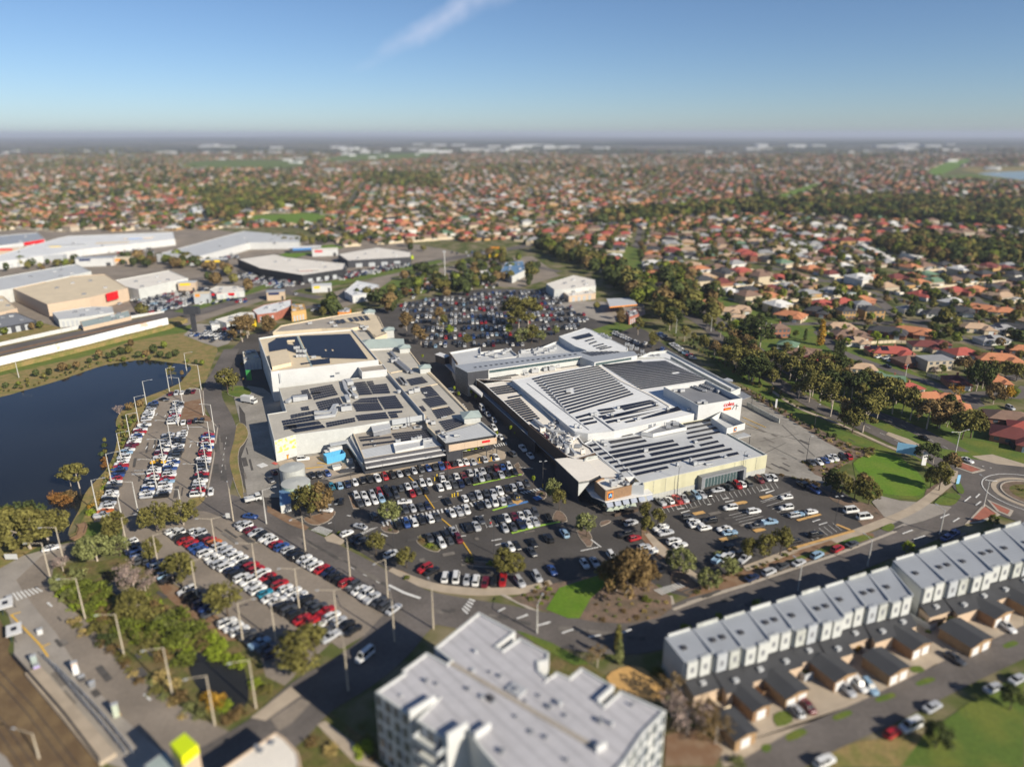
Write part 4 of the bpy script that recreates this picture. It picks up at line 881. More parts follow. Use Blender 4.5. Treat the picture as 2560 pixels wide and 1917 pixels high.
# the dark hand-shaped mark: two bent strokes crossed by a straight one
def stroke(b, pts, wd=0.18):
 n = Vector(((cw[1] - cw[0]).normalized().y, -(cw[1] - cw[0]).normalized().x, 0)); n = -n if n.y > 0 else n
 for (t0, z0), (t1, z1) in zip(pts, pts[1:]):
  b.tube(tuple(at(t0) + n * 0.12 + Vector((0, 0, z0))), tuple(at(t1) + n * 0.12 + Vector((0, 0, z1))), wd / 2, wd / 2, 5)
b = MB(); stroke(b, [(0.785, 8.9), (0.83, 10.4), (0.85, 10.5), (0.92, 9.9)], 0.22); stroke(b, [(0.885, 10.9), (0.875, 8.5)], 0.14); stroke(b, [(0.85, 10.45), (0.905, 10.0)], 0.3); b.build('sign_emblem', 'metal_dark', rm)
# right-hand terrace with parapets, stepping down to the park
tr = thing('service_terrace', 'narrow white roofed terrace with concrete parapets on the park side', 'terrace', mid(PL('4 920,410 2068,852 1640,760')))
block(tr, '4 770,470 930,402 1150,378 2068,852 1935,905 1650,762 1190,500 1112,472', 9.0, 0, 'wall_pale', 'roof_white', 1.0, 0.3)
b = MB(); b.strip(PL('4 1190,455 1560,660 1950,862', 9.6), 0.3, 8.0, 1.6); b.build('inner_parapet', 'wall_concrete', tr)
b = MB(); b.prism(PL('4 1975,925 2080,895 2200,955 2060,1000', 6.4), 6.1, 6.4, 0, 0, True); b.build('canopy', 'metal_grey', tr)
post(tr, P('4', 2198, 1110), 0, 6.1, 0.12); b = MB(); b.prism(PL('4 1840,740 1900,725 1970,748 1965,770 1900,760', 7.5), 7.2, 7.5, 0, 0, True); b.build('canopy', 'metal_pale', tr)
for x, y, a, h in ((640, 330, 2.6, 1.8), (700, 350, 2.4, 1.7), (760, 380, 2.2, 1.6), (830, 415, 2.0, 1.6), (690, 380, 2, 1.4), (860, 440, 1.5, 1.0), (800, 445, 2.5, .5), (960, 450, 3, .4), (1030, 445, 2.4, .5)): unit(tr, '4', x, y, 8.1, a, 1.6, h, R(-20), 1)
# front hall with cream walls, lower
fh = thing('grocery_hall', 'lower grocery hall with pale lime yellow walls and striped solar rows', 'store', mid(PL('D -60,1097 865,935 1322,1222 330,1447')))
ZF = 6.9
fp = block(fh, 'D -60,1097 110,1066 690,960 768,946 868,930 960,985 1003,1045 1322,1221 326,1446', ZF, 0, 'wall_cream', 'roof_grey', 0.55, 0.3, 'roof_white')
for s_, nu in [('4 550,1440 700,1410 720,1435 585,1462', 7), ('4 405,1515 810,1450 835,1475 445,1548', 16), ('4 430,1580 865,1495 895,1520 460,1605', 17), ('4 1340,1290 1665,1235 1690,1260 1375,1318', 13), ('4 1390,1350 1735,1280 1760,1300 1400,1370', 14), ('4 1390,1408 1800,1322 1825,1348 1410,1428', 16), ('4 1395,1465 1790,1388 1815,1410 1420,1488', 16), ('4 1450,1508 1700,1455 1725,1480 1480,1530', 10), ('4 1550,1555 1775,1505 1800,1530 1580,1580', 9),
      ('D 70,1192 575,1100 590,1118 85,1215', 26), ('D 100,1222 610,1128 628,1146 120,1248', 26), ('D 155,1256 345,1220 365,1238 175,1276', 10), ('D 395,1208 735,1143 755,1160 415,1232', 17), ('D 185,1292 975,1135 990,1155 205,1315', 40), ('D 232,1325 1035,1165 1052,1182 255,1348', 40), ('D 265,1365 530,1308 548,1326 290,1385', 14), ('D 720,1268 945,1226 962,1245 735,1290', 12), ('D 1000,1215 1085,1197 1102,1215 1020,1235', 5)]:
 solar(fh, s_, ZF - 0.55, nu, 1, 0.10, 0.05)
for x, y, a, h in ((20, 1135, 1.6, 1.5), (40, 1150, 1.4, 1.0), (360, 1200, 1.8, 1.3), (755, 1130, 1.4, .9), (1170, 1235, .9, .6), (985, 1245, .9, .5), (750, 1305, 1.6, 1.4), (715, 1290, .8, 2.0), (800, 1295, 3.5, .8), (860, 1300, 3, .6), (255, 1040, 1.4, .9), (610, 1310, .8, 1.2)): unit(fh, 'D', x, y, ZF - .55, a, 1.2, h, R(15), 0)
# raised corner box over the dock
block(fh, 'D 955,880 1148,972 1003,1012 880,930', 8.9, ZF - .5, 'wall_white', 'roof_grey', 2.2, 0.25, 'wall_concrete', names=('screen_wall', 'screen_deck'))
s0, s1 = PL('D 1003,1012 1148,972', 8.9)
def square_sign(root, p, q, z, s):
 p = Vector((p.x, p.y, 0)); q = Vector((q.x, q.y, 0)); d = (q - p).normalized()
 for nm, mt, k, o in (('sign_frame', 'sign_orange', 1.0, 0.10), ('sign_field', 'sign_navy', 0.74, 0.15)):
  c = p + d * (s / 2); root = wall_panel(root, nm, c - d * s * k / 2, c + d * s * k / 2, z + s * (1 - k) * .6, z + s * (1 - k) * .6 + s * k * 1.2, mt, o) if nm == 'sign_frame' else (wall_panel(root, nm, c - d * s * k / 2, c + d * s * k / 2, z + s * (1 - k) * .6, z + s * (1 - k) * .6 + s * k * 1.2, mt, o), root)[1]
 n = Vector((d.y, -d.x, 0)); n = -n if n.y > 0 else n
 b = MB(); c = p + d * (s / 2) + n * 0.2 + Vector((0, 0, z + s * 0.6)); r = s * 0.27
 pts = [c + d * (r * x) + Vector((0, 0, r * 1.3 * y)) for x, y in ((-1, -.75), (-.8, .2), (-.2, .85), (.35, .9), (.8, .4), (1, -.75), (.6, -.75), (.35, -.1), (-.3, -.2), (-.6, -.75))]
 b.poly(pts); b.poly([x + n * .01 for x in pts][::-1]); b.build('sign_mark', 'sign_sky', root)
square_sign(fh, s0.lerp(s1, 0.38), s1, 6.6, 1.5)
b = MB(); b.prism(PL('5 870,1510 1190,1430 1385,1520 1010,1600', 4.6), 4.3, 4.6, 0, 0, True); b.build('canopy', 'metal_pale', fh); post(fh, P('D', 1178, 1140), 0, 4.3, 0.12)
# white plant tray between the halls
block(fh, 'D 327,1040 570,938 686,1000 420,1055', 8.0, ZF - .3, 'wall_white', 'metal_grey', 1.1, 0.15, names=('plant_screen', 'plant_deck'))
for x, y, a, h, nm in ((390, 1015, 2.2, 1.9, 0), (420, 1005, 2.2, 1.9, 1), (490, 985, 2.6, 1.5, 1), (530, 985, 3, 1.2, 0), (565, 980, 2.6, 1.3, 1), (600, 990, 2.6, 1.2, 0), (540, 1015, 2, .9, 0)): unit(fh, 'D', x, y, 6.9, a, 2.0, h, R(-15), nm, 'air_handler')
wf = PL('D 330,1447 1322,1222', ZF);
wl = lambda t_: wf[0].lerp(wf[1], t_)
wall_panel(fh, 'plinth', wl(0.002), wl(0.998), 0, 2.0, 'tank_grey', 0.08)
for k in range(1, 11):
 if not 4 <= k <= 7: wall_panel(fh, 'wall_joint', wl(k / 11), wl(k / 11 + 0.0015), 2.0, 6.8, 'wall_concrete', 0.03)
wn = Vector(((wf[1] - wf[0]).normalized().y, -(wf[1] - wf[0]).normalized().x, 0)); wn = -wn if wn.y > 0 else wn
b = MB(); b.prism([wl(.43), wl(.79), wl(.79) + wn * 2.2, wl(.43) + wn * 2.2], 4.6, 5.2, 0, 0, True)
b.prism([wl(.43), wl(.455), wl(.455) + wn * 2.2, wl(.43) + wn * 2.2], 0, 4.6, 0); b.prism([wl(.77), wl(.79), wl(.79) + wn * 2.2, wl(.77) + wn * 2.2], 0, 4.6, 0); b.build('entrance_frame', 'metal_grey', fh)
wall_panel(fh, 'entrance_glazing', wl(.46), wl(.765), 0.2, 4.5, 'glass_green', 0.3)
for k in range(13): wall_panel(fh, 'glazing_bar', wl(.46 + k * .0254), wl(.462 + k * .0254), 0.2, 4.5, 'wall_grey', 0.4)
# strip between grocery hall and street wing
sw = thing('street_wing', 'off white street wing of the right hall with brown street wall and crowded roof plant', 'shopping wing', mid(PL('3 440,640 905,650 1950,1555')))
ZT = 7.6
block(sw, '3 440,637 545,700 1112,1208 1140,1205 1598,1603 1700,1640 1950,1560 1905,1500 1800,1440 1700,1300 905,657', ZT, 0, 'wall_brown', 'roof_offwhite', 0.5, 0.45, 'trim_white')
for s_, nu, nv, h_ in [('3 615,745 860,705 990,800 700,840', 11, 4, None), ('3 845,860 1015,830 1035,850 865,885', 7, 1, None), ('3 800,910 1000,870 1260,1140 1090,1180', 10, 11, None)]: solar(sw, s_, ZT - .5, nu, nv, 0.05, 0.25)
b = MB(); b.strip(PL('3 1112,1208 1598,1603', 9.0), 0.4, 4.5, 4.4); b.build('sign_wall', 'wall_brown', sw)
sgn = PL('3 1112,1208 1598,1603', 8.6); sg = lambda t_: sgn[0].lerp(sgn[1], t_)
d_ = (sgn[1] - sgn[0]).normalized()
sbd = wall_panel(sw, 'sign_board', sg(.27), sg(.42), 6.6, 7.9, 'sign_red', 0.35, -1 if Vector((d_.y, -d_.x, 0)).x > 0 else 1)
wall_panel(sbd, 'sign_stripe', sg(.29), sg(.40), 6.95, 7.5, 'sign_orange', 0.42, -1 if Vector((d_.y, -d_.x, 0)).x > 0 else 1)
lr = lettering(sw, 'coles', sg(.05), sg(.25), 6.7, 2.2, 'sign_red', out=0.3)
random.seed(5)
for k in range(30):
 t_ = random.random(); x = 1180 + 420 * t_ + random.uniform(0, 260) * (1 - t_ * .2); y = 1190 + 350 * t_ + random.uniform(-20, 110)
 unit(sw, '3', x, y, ZT - .4, random.uniform(1.0, 2.6), random.uniform(1, 2), random.uniform(.6, 2.0), R(random.choice((-40, 15))), random.choice((0, 1, 1)), 'air_conditioner', random.choice(('metal_pale', 'metal_grey', 'roof_offwhite')))
for pts in ([(1500, 1380), (1560, 1470), (1610, 1570)], [(1570, 1430), (1690, 1400), (1760, 1350)], [(1420, 1310), (1560, 1330)], [(1650, 1500), (1780, 1500)], [(1180, 1170), (1260, 1240), (1420, 1330)], [(1300, 1030), (1460, 1180)], [(1640, 1540), (1700, 1610)]): duct(sw, '3', pts, ZT - .3, 0.9, 0.9, mat=random.choice(('metal_grey', 'metal_pale')))
p = P('3', 1590, 1560, ZT); b = MB(); b.tube((p.x, p.y, ZT), (p.x, p.y, ZT + 2.2), 1.0, 0.8, 10); b.build('exhaust_cowl', 'metal_pale', sw)
b = MB()
for k in range(7): q = PL('3 1190,1165 1480,1400', ZT); p = q[0].lerp(q[1], k / 6); b.tube((p.x, p.y, ZT - .4), (p.x, p.y, ZT + 1.2), 0.04, 0.04, 4)
q = PL('3 1190,1165 1480,1400', ZT); b.tube((q[0].x, q[0].y, ZT + 1.2), (q[1].x, q[1].y, ZT + 1.2), 0.05, .05, 4); b.build('guard_rail', 'metal_pale', sw)
# low street front
block(sw, '3 345,702 440,640 545,705 1112,1212 1290,1360 1195,1432 530,830', 4.6, 0, 'wall_dark', 'roof_slate', 0.25, 0.3, 'trim_white', names=('street_front', 'street_roof'))
b = MB(); b.prism(PL('3 1195,1432 1290,1370 1600,1640 1480,1690', 4.2), 3.9, 4.2, 0, 0, True); b.build('glass_canopy', 'roof_slate', sw)
b = MB(); b.prism(PL('3 345,705 400,690 540,815 520,850', 5.2), 4.4, 5.2, 0, 0, True); b.build('white_canopy', 'trim_white', sw)
block(sw, '6 975,360 1110,295 1190,362 1755,862 1600,880 1555,832', 7.15, 5, 'roof_white', 'roof_grey', 0.2, 0.3, names=('strip_wall', 'strip_roof'))
for k in range(7):
 x, y = 1040 + k * 82, 375 + k * 64
 solar(sw, '6 %d,%d %d,%d %d,%d %d,%d' % (x, y, x + 115, y - 22, x + 150, y + 8, x + 35, y + 34), 7.0, 5, 1, 0.08, 0.05)
# entrance pavilion at the corner
ep = thing('entrance_pavilion', 'cream roofed corner pavilion with a timber clad box, white canopy and cafe terrace', 'pavilion', mid(PL('6 540,595 1060,910 1560,830')))
block(ep, '6 540,597 720,578 1000,610 1215,835 1062,910 900,936', 8.4, 7.4, 'wall_dark', 'roof_offwhite', 0, names=('slab_edge', 'slab_roof'))
b = MB(); q = PL('6 560,610 900,930', 7.4); b.strip(q, 0.3, 0, 7.4); b.build('dark_wall', 'wall_dark', ep)
q = PL('6 900,936 1062,910', 8.4); b = MB(); n0 = Vector((0, 0, -1))
b.poly([q[0], q[1], Vector((q[1].x, q[1].y, 7.2)), Vector((q[0].x, q[0].y, 3.2))]); b.build('splayed_wall', 'wall_pale', ep)
block(ep, '6 1000,612 1205,570 1560,832 1480,905 1250,882 1215,838', 7.9, 3, 'wall_white', 'roof_offwhite', 0.15, 0.3, names=('hall_wall', 'hall_roof'))
b = MB(); b.strip(PL('6 985,625 1000,590 1040,560 1190,540', 8.6), 0.4, 7.6, 1.0); b.build('curved_screen', 'wall_concrete', ep)
block(ep, '6 1145,935 1250,882 1600,865 1716,992 1312,1086', 7.9, 4.3, 'timber', 'roof_offwhite', 0.6, 0.3, 'wall_brown', names=('timber_wall', 'timber_roof'))
tw = PL('6 1312,1086 1716,992', 7.9); square_sign(ep, tw[0].lerp(tw[1], 0.07), tw[1], 4.75, 2.1)
block(ep, '6 1716,998 1755,950 1890,945 1905,1000', 7.6, 4.3, 'wall_grey', 'roof_white', 0.8, 0.3, 'wall_pale', names=('plant_wall', 'plant_roof'))
for x, y, a, h in ((1430, 1010, 2.6, 2.0), (1520, 960, 2, 1.2), (1600, 985, 2, .7), (1560, 920, 1.6, 1.4), (1540, 870, 1.4, 1.0), (1640, 1000, 1.2, .9)): unit(ep, '6', x, y, 7.4, a, 1.8, h, R(20), 1)
b = MB(); b.prism(PL('6 985,1010 1110,940 1300,1075 1720,990 1920,1012 2040,1125 1310,1255 1100,1165', 4.4), 4.1, 4.4, 0, 0, True); b.build('canopy', 'trim_white', ep)
cf = PL('6 1310,1255 2040,1125', 4.4)
for k in range(6):
 a, c = cf[0].lerp(cf[1], k / 6 + .02), cf[0].lerp(cf[1], (k + 1) / 6 - .02); dd = (a - c).normalized(); nn = Vector((dd.y, -dd.x, 0)); nn = -nn if nn.y > 0 else nn
 b = MB(); b.poly([(a.x, a.y, 4.0), (c.x, c.y, 4.0), (c.x + nn.x, c.y + nn.y, 2.9), (a.x + nn.x, a.y + nn.y, 2.9)]); b.build('shade_blind', 'fabric_grey', ep)
 post(ep, a + nn * 0.9, 0, 3.2, 0.08)
b = MB(); q = PL('6 1340,1480 2000,1360'); b.prism([q[0], q[1], q[1] + Vector((-1, 9, 0)), q[0] + Vector((-1, 9, 0))], 0, 3.9, 0);
b = MB(); q = PL('6 960,1300 1300,1470 2010,1345 1900,1250', 0); b.prism([p + Vector((-.5, 6, 0)) for p in q], 0, 4.05, 0); b.build('shop_front', 'glass_dark', ep)
b = MB(); b.strip(PL('6 1450,1480 1810,1400'), 0.3, 0, 1.0); b.build('terrace_wall', 'wall_brown', ep)
# long rear building with dark louvred end
lb = thing('louvred_hall', 'long grey roofed hall with dark louvred end and a clerestory strip', 'hall', mid(PL('3 190,470 1770,352 345,552')))
block(lb, '3 190,470 560,415 985,370 1740,300 1772,352 605,518 345,553', 11.4, 0, 'wall_pale', 'roof_steel', 0, names=('wall', 'roof'))
lv = PL('3 345,553 605,518 1772,352', 11.4)
wall_panel(lb, 'louvre_screen', lv[0], lv[1], 4.5, 11.2, 'wall_dark', 0.2)
wall_panel(lb, 'clerestory', lv[1].lerp(lv[2], 0.01), lv[2], 9.6, 10.9, 'glass_green', 0.08); wall_panel(lb, 'eave', lv[1], lv[2], 11.0, 11.35, 'trim_white', 0.5)
q = PL('3 190,470 345,553', 11.4); wall_panel(lb, 'street_glazing', q[0], q[1], 0.3, 11.0, 'wall_dark', 0.2, -1)
for k in range(20):
 x, y = 420 + k * 66, 487 - k * 8.6
 solar(lb, '3 %d,%d %d,%d %d,%d %d,%d' % (x, y, x + 30, y - 4, x + 48, y + 8, x + 18, y + 12), 11.3, 2, 1)
b = MB(); b.prism(PL('3 60,455 130,450 240,560 330,640 250,640', 4.2), 3.9, 4.2, 0, 0, True); b.build('street_canopy', 'wall_grey', lb)
block(lb, '4 -40,428 130,378 560,385 725,392 770,440 230,527', 11.2, 6, 'wall_white', 'roof_steel', 0, names=('cross_wall', 'cross_roof'))
q = PL('4 230,527 770,440', 11.2); wall_panel(lb, 'clerestory', q[0].lerp(q[1], .03), q[0].lerp(q[1], .86), 9.4, 10.5, 'glass_green', 0.08)
for k in range(8): solar(lb, '4 %d,%d %d,%d %d,%d %d,%d' % (60 + k * 58, 405 - k * 3, 90 + k * 58, 400 - k * 3, 235 + k * 46, 445 - k * 6, 205 + k * 46, 450 - k * 6), 11.1, 1, 8, .1, .05)
# plant gulley between long hall and market hall
gl = thing('gully_roof', 'sunken off white roof between louvred hall and market hall, with plant units', 'roof', mid(PL('3 600,620 1900,470 900,650')))
block(gl, '3 420,640 610,600 1780,440 1960,455 905,655 545,700', 7.2, 0, 'wall_pale', 'roof_offwhite', 0.1, 0.3)
solar(gl, '3 610,605 930,570 1000,590 640,640', 7.1, 14, 2, 0.05, 0.25); solar(gl, '3 560,650 890,610 900,630 590,670', 7.1, 15, 1); solar(gl, '3 1500,480 1750,440 1780,460 1520,500', 7.1, 11, 2)
for x, y, a, h in ((1060, 560, 2.4, 1.8), (1190, 560, 4, 2.0), (1240, 520, 2.6, 2.2), (1320, 540, 2, 1.8), (1400, 530, 3.4, 2.0), (1475, 500, 2.4, 1.6), (1080, 590, 2.4, 1.0), (1160, 510, 2.4, 1.3)): unit(gl, '3', x, y, 7.1, a, 2.2, h, R(15), 1, 'air_handler')
rb = thing('rear_shops', 'white parapet shops with grey roofs at the rear edge by the back car park', 'shops', mid(PL('3 110,300 985,345 240,440')))
block(rb, '3 115,305 505,238 515,300 870,252 985,350 560,412 200,468', 9.2, 0, 'wall_white', 'roof_grey', 0.9, 0.3)
b = MB(); b.strip(PL('3 120,310 215,440', 9.6), 0.5, 0, 9.7); b.build('street_wall', 'wall_brown', rb)
block(rb, '3 -60,330 0,305 120,345 60,370', 7.4, 3.5, 'wall_dark', 'trim_white', 0, names=('porch_wall', 'porch_roof'))
block(rb, '3 985,285 1290,235 1420,180 1500,160 1660,225 1745,300 985,366', 9.4, 0, 'wall_white', 'roof_grey', 0.9, 0.3, names=('plant_wall', 'plant_roof'))
for k, (x, y) in enumerate(((490, 365), (590, 345), (640, 330), (700, 370), (830, 300), (860, 290), (800, 330), (1040, 320), (1100, 315), (1180, 290), (1200, 320), (1260, 290), (1320, 280), (1330, 320), (1400, 300), (1440, 280), (1230, 345), (1590, 220), (1620, 240))): unit(rb, '3', x, y, 8.4, 2 + (k % 3) * .7, 1.8, 1 + (k % 4) * .35, R(15), 1)
sr = thing('sawtooth_store', 'bright white tilted store roof with stepped solar strips by the back car park', 'store', mid(PL('4 -216,205 650,340 114,100')))
block(sr, '4 -216,205 114,98 200,125 650,345 640,385 560,385 130,380 -10,330', 11.6, 0, 'wall_white', 'roof_white', 0.15, 0.4)
solar(sr, '4 -60,215 165,160 225,200 20,245', 11.5, 10, 4, 0.04, 0.05)
for k, (x, y, l) in enumerate(((110, 255, 110), (160, 290, 90), (210, 320, 130), (250, 345, 130), (290, 358, 150))): solar(sr, '4 %d,%d %d,%d %d,%d %d,%d' % (x, y, x + l, y - 30, x + l + 20, y - 18, x + 22, y + 14), 11.5, 7, 1)
for x, y in ((370, 210), (385, 225), (330, 190), (420, 240)): unit(sr, '4', x, y, 11.4, 2.4, 1.2, 1.0, R(-30), 1)
b = MB(); b.strip(PL('4 390,225 620,350', 11), 3.0, 9.0, 1.5); b.build('roof_step', 'wall_pale', sr)
# ------------------------------------------------------------------ yard things, estate, apartments, terraces
def tank(spec, r, z, mat, label, rf):
 c = P(*spec, z); t_ = thing('water_tank', label, 'tank', (c.x, c.y, 0), 'water tanks in the delivery yard')
 b = MB(); b.ring((c.x, c.y), r, 0, z, 32); b.build('tank_wall', mat, t_)
 b = MB(); n = 32; ring = [(c.x + (r + .1) * math.cos(2 * math.pi * k / n), c.y + (r + .1) * math.sin(2 * math.pi * k / n), z) for k in range(n)]
 for k in range(n): b.poly([ring[k], ring[(k + 1) % n], (c.x, c.y, z + .5)])
 b.build('tank_roof', rf, t_)
 b = MB(); p = (c.x - r - .15, c.y - r * .3)
 for dx in (-.25, .25): b.tube((p[0], p[1] + dx, 0), (p[0], p[1] + dx, z + .8), .05)
 for k in range(int(z / .4)): b.tube((p[0], p[1] - .25, .4 * k + .3), (p[0], p[1] + .25, .4 * k + .3), .03)
 b.build('ladder', 'metal_dark', t_)
tank(('B', 411, 1318), 4.0, 5.6, 'tank_grey', 'large grey corrugated water tank with a flat pale roof', 'tank_grey')
tank(('B', 440, 1440), 4.5, 4.0, 'tank_green', 'lower pale green water tank in front of the grey tank', 'tank_grey')
def simple_building(name, label, cat, spec, z, wall, roof, par=0.3, group=None, zb=0.0):
 t_ = thing(name, label, cat, mid(PL(spec, z)), group); block(t_, spec, z, zb, wall, roof, par, 0.3); return t_
q = P('B', 355, 1540)
sh = simple_building('pump_house', 'small shed with a blue metal roof behind the round trees', 'shed', 'B 312,1505 390,1495 400,1600 320,1620', 3.0, 'wall_pale', 'roof_blue', 0)
# blue container, skips and bins by the dock
ct = thing('shipping_container', 'bright blue open topped container by the supermarket dock', 'container', P('B', 760, 1290))
d0, d1 = P('B', 690, 1298), P('B', 835, 1262); dd = (d1 - d0).normalized(); nn = Vector((-dd.y, dd.x, 0))
b = MB(); b.strip([d0, d1, d1 + nn * 3.4, d0 + nn * 3.4], 0.15, 0.1, 2.7, closed=True); b.build('side_wall', 'container_blue', ct)
b = MB(); b.prism([d0, d1, d1 + nn * 3.4, d0 + nn * 3.4], 0.1, 0.4, 0, 0); b.build('base', 'metal_dark', ct)
def skip(x, y, f, mat, label, a, b2, h, rz):
 c = P(f, x, y); t_ = thing('waste_skip', label, 'skip', c, 'skips and bins in the yard'); ca, sa = math.cos(rz), math.sin(rz)
 def cr(sx, z): return [(c.x + px * sx * a / 2 * ca - py * b2 / 2 * sa, c.y + px * sx * a / 2 * sa + py * b2 / 2 * ca, z) for px, py in ((-1, -1), (1, -1), (1, 1), (-1, 1))]
 lo, hi = cr(.75, .1), cr(1, h); m = MB()
 for i in range(4): m.poly([lo[i], lo[(i + 1) % 4], hi[(i + 1) % 4], hi[i]])
 m.poly(hi); m.build('body', mat, t_); m = MB(); m.strip([Vector(p) for p in hi], .16, h, .1, closed=True); m.build('rim', 'metal_dark', t_)
skip(765, 1335, 'B', 'wall_white', 'white skip standing below the blue container', 3.2, 1.8, 1.5, R(25))
skip(868, 1290, 'B', 'wall_white', 'white bin beside the supermarket side canopy', 2.2, 1.6, 1.6, R(20))
skip(360, 1250, 'B', 'sign_orange', 'rusty orange skip below the yellow mural', 2.6, 1.6, 1.6, R(15))
def truck(f, x, y, ax, label, box_mat='wall_white', L=7.5, name='delivery_truck', boxh=3.2):
 c = P(f, x, y); e = P(f, x + ax[0], y + ax[1]); rz = math.atan2(e.y - c.y, e.x - c.x); t_ = thing(name, label, 'truck', c)
 u = Vector((math.cos(rz), math.sin(rz), 0)); o = lambda k: c + u * k
 b = MB(); p = o(-.9); b.box((p.x, p.y, .9), (L - 2.2, 2.4, boxh - .9), rz); b.build('cargo_box', box_mat, t_)
 b = MB(); p = o(L / 2 - 1.0); b.box((p.x, p.y, .5), (1.8, 2.2, 1.1), rz); p = o(L / 2 - 1.15); b.box((p.x, p.y, 2.15), (1.4, 2.0, .2), rz); b.build('cab', 'wall_white', t_)
 b = MB(); p = o(L / 2 - 1.1); b.box((p.x, p.y, 1.6), (1.6, 2.1, .55), rz); b.build('cab_window', 'car_glass', t_)
 s = Vector((-u.y, u.x, 0))
 for k in (-L / 2 + 1.3, L / 2 - 1.2):
  for sd in (-1, 1):
   p = o(k) + s * sd * 1.0; w_ = MB(); w_.tube((p.x - s.x * .15, p.y - s.y * .15, .48), (p.x + s.x * .15, p.y + s.y * .15, .48), .48, .48, 10); w_.poly([w_.v[i] for i in range(10)]); w_.build('wheel', 'tyre', t_)
 b = MB(); p = o(0); b.box((p.x, p.y, .55), (L - .4, 1.0, .32), rz); b.build('chassis', 'metal_dark', t_); return t_
truck('A', 1970, 655, (60, 10), 'white box truck at the edge of the delivery yard')
truck('B', 735, 1225, (-60, 15), 'white and blue delivery truck backed into the dock', L=7.0)
t2 = truck('A', 2000, 1430, (60, -14), 'small white tray truck beside the yard entrance', L=5.4, boxh=1.6)
def low_sign(name, f, x, y, label, w_, h, mat, z0=0.6, cat='sign', pm='metal_dark', rz=0.0, legs=2):
 c = P(f, x, y); t_ = thing(name, label, cat, c); b = MB(); b.box((c.x, c.y, z0), (w_, 0.15, h), rz); b.build('board', mat, t_)
 for k in ((-.35, .35) if legs == 2 else (0,)): post(t_, (c.x + k * w_ * math.cos(rz), c.y + .12 + k * w_ * math.sin(rz)), 0, z0 + h * .8, .07, 'leg', pm)
 return t_
# pylon and boards
pc = P('A', 1540, 95); py_ = thing('pylon_sign', 'dark tall pylon with a box head standing by the highway', 'pylon', pc)
b = MB(); b.box((pc.x, pc.y, 0), (2.2, 2.2, 11)); b.build('pylon_post', 'wall_dark', py_); b = MB(); b.box((pc.x, pc.y, 11), (9, 2.6, 4.2)); b.build('pylon_head', 'wall_dark', py_)
low_sign('billboard', 'E', 1275, 1240, 'blue three panel board on posts in front of the boulevard lawn', 6.4, 4.0, 'sign_sky', 1.2, 'billboard', rz=R(-25))
low_sign('totem_sign', 'E', 1415, 1310, 'white and red totem sign between the roundabout trees', 1.6, 5.0, 'mural_pale', .3, 'totem', legs=1)
low_sign('totem_sign', 'H', 1685, 350, 'narrow pale blue totem sign at the corner of the path', 1.0, 3.2, 'sign_sky', .3, 'totem', legs=1)
low_sign('totem_sign', 'E', 250, 855, 'white slim totem sign in the shrub bed by the yard', .8, 4.0, 'wall_white', .2, 'totem', legs=1)
low_sign('notice_board', 'L', 1805, 318, 'white round topped notice board at the car park corner', 1.2, 1.6, 'wall_white', .9)
low_sign('notice_board', 'L', 95, 635, 'white and red board beside the lake path', 3.4, 1.6, 'wall_white', .5)
low_sign('menu_board', 'B', 75, 640, 'green and white board sign below the drive through store', 2.4, 5.0, 'sign_green', .5)
# noise barrier with murals, and the rear barrier of the highway
def barrier(label, spec, h, mat, th=0.4):
 t_ = thing('noise_barrier', label, 'barrier', P('A', 700, 220)); b = MB(); b.strip(PL(spec), th, 0, h); b.build('panel', mat, t_)
 b = MB(); p = PL(spec); n = 0
 for i in range(len(p) - 1):
  for k in range(int((p[i + 1] - p[i]).length / 6)):
   c = p[i].lerp(p[i + 1], k * 6 / (p[i + 1] - p[i]).length); b.box((c.x, c.y, 0), (.35, .7, h + .15))
 b.build('upright', 'wall_pale', t_)
barrier('white noise barrier painted with faded murals above the lake bank', 'A -700,575 0,393 350,306 700,222 1000,142 1335,60', 6.2, 'mural_pale')
barrier('plain white rear barrier along the far side of the highway', 'A -700,372 0,212 400,120 800,38 1100,-15 1300,-45', 2.4, 'wall_white')
b = MB(); b.prism(PL('A -700,550 0,375 700,205 1335,45 1480,-10 1300,-60 800,33 0,206 -700,366', 2.2), 0, 2.2, 0, 0); o = kind(b.build('highway_embankment', 'dry_grass'), 'structure')
b = MB(); b.strip(smooth([(p.x, p.y) for p in PL('A -700,412 0,250 400,160 800,76 1200,-8 1420,-60', 2.3)], 4), 17, 2.3); kind(b.build('highway', 'road_asphalt'), 'structure')
b = MB(); b.strip(smooth([(p.x, p.y) for p in PL('A -700,422 0,260 400,170 800,86 1200,2', 2.34)], 4), 3.4, 2.35); kind(b.build('highway_median', 'soil'), 'structure')
# ---- estate buildings (each roof outlined at its own height)
def shed(label, spec, z, wall='wall_white', roof='roof_white', par=0.4, signs=(), cat='warehouse', name='warehouse'):
 t_ = simple_building(name, label, cat, spec, z, wall, roof, par, 'buildings of the trading estate')
 for s_, z0, z1, mt in signs:
  q_ = PL(s_, z1); wall_panel(t_, 'sign_panel', q_[0], q_[1], z0, z1, mt, 0.3)
 # skylight strips, vents and doors
 q_ = PL(spec, z); c = mid(q_)
 for k in range(5):
  e = q_[k % len(q_)]; p = c.lerp(e, 0.3 + 0.09 * k); b = MB(); b.box((p.x, p.y, z - par), (2.2, 1.6, 1.0), R(15)); b.build('roof_unit', 'metal_pale' if k % 2 else 'metal_grey', t_)
 a, d = sorted(q_, key=lambda p: PX(p)[1])[-2:]
 if a.x > d.x: a, d = d, a
 for k in range(4): wall_panel(t_, 'roller_door', a.lerp(d, .12 + k * .2), a.lerp(d, .22 + k * .2), 0, min(3.5, z - 1), 'wall_grey', 0.08)
 return t_
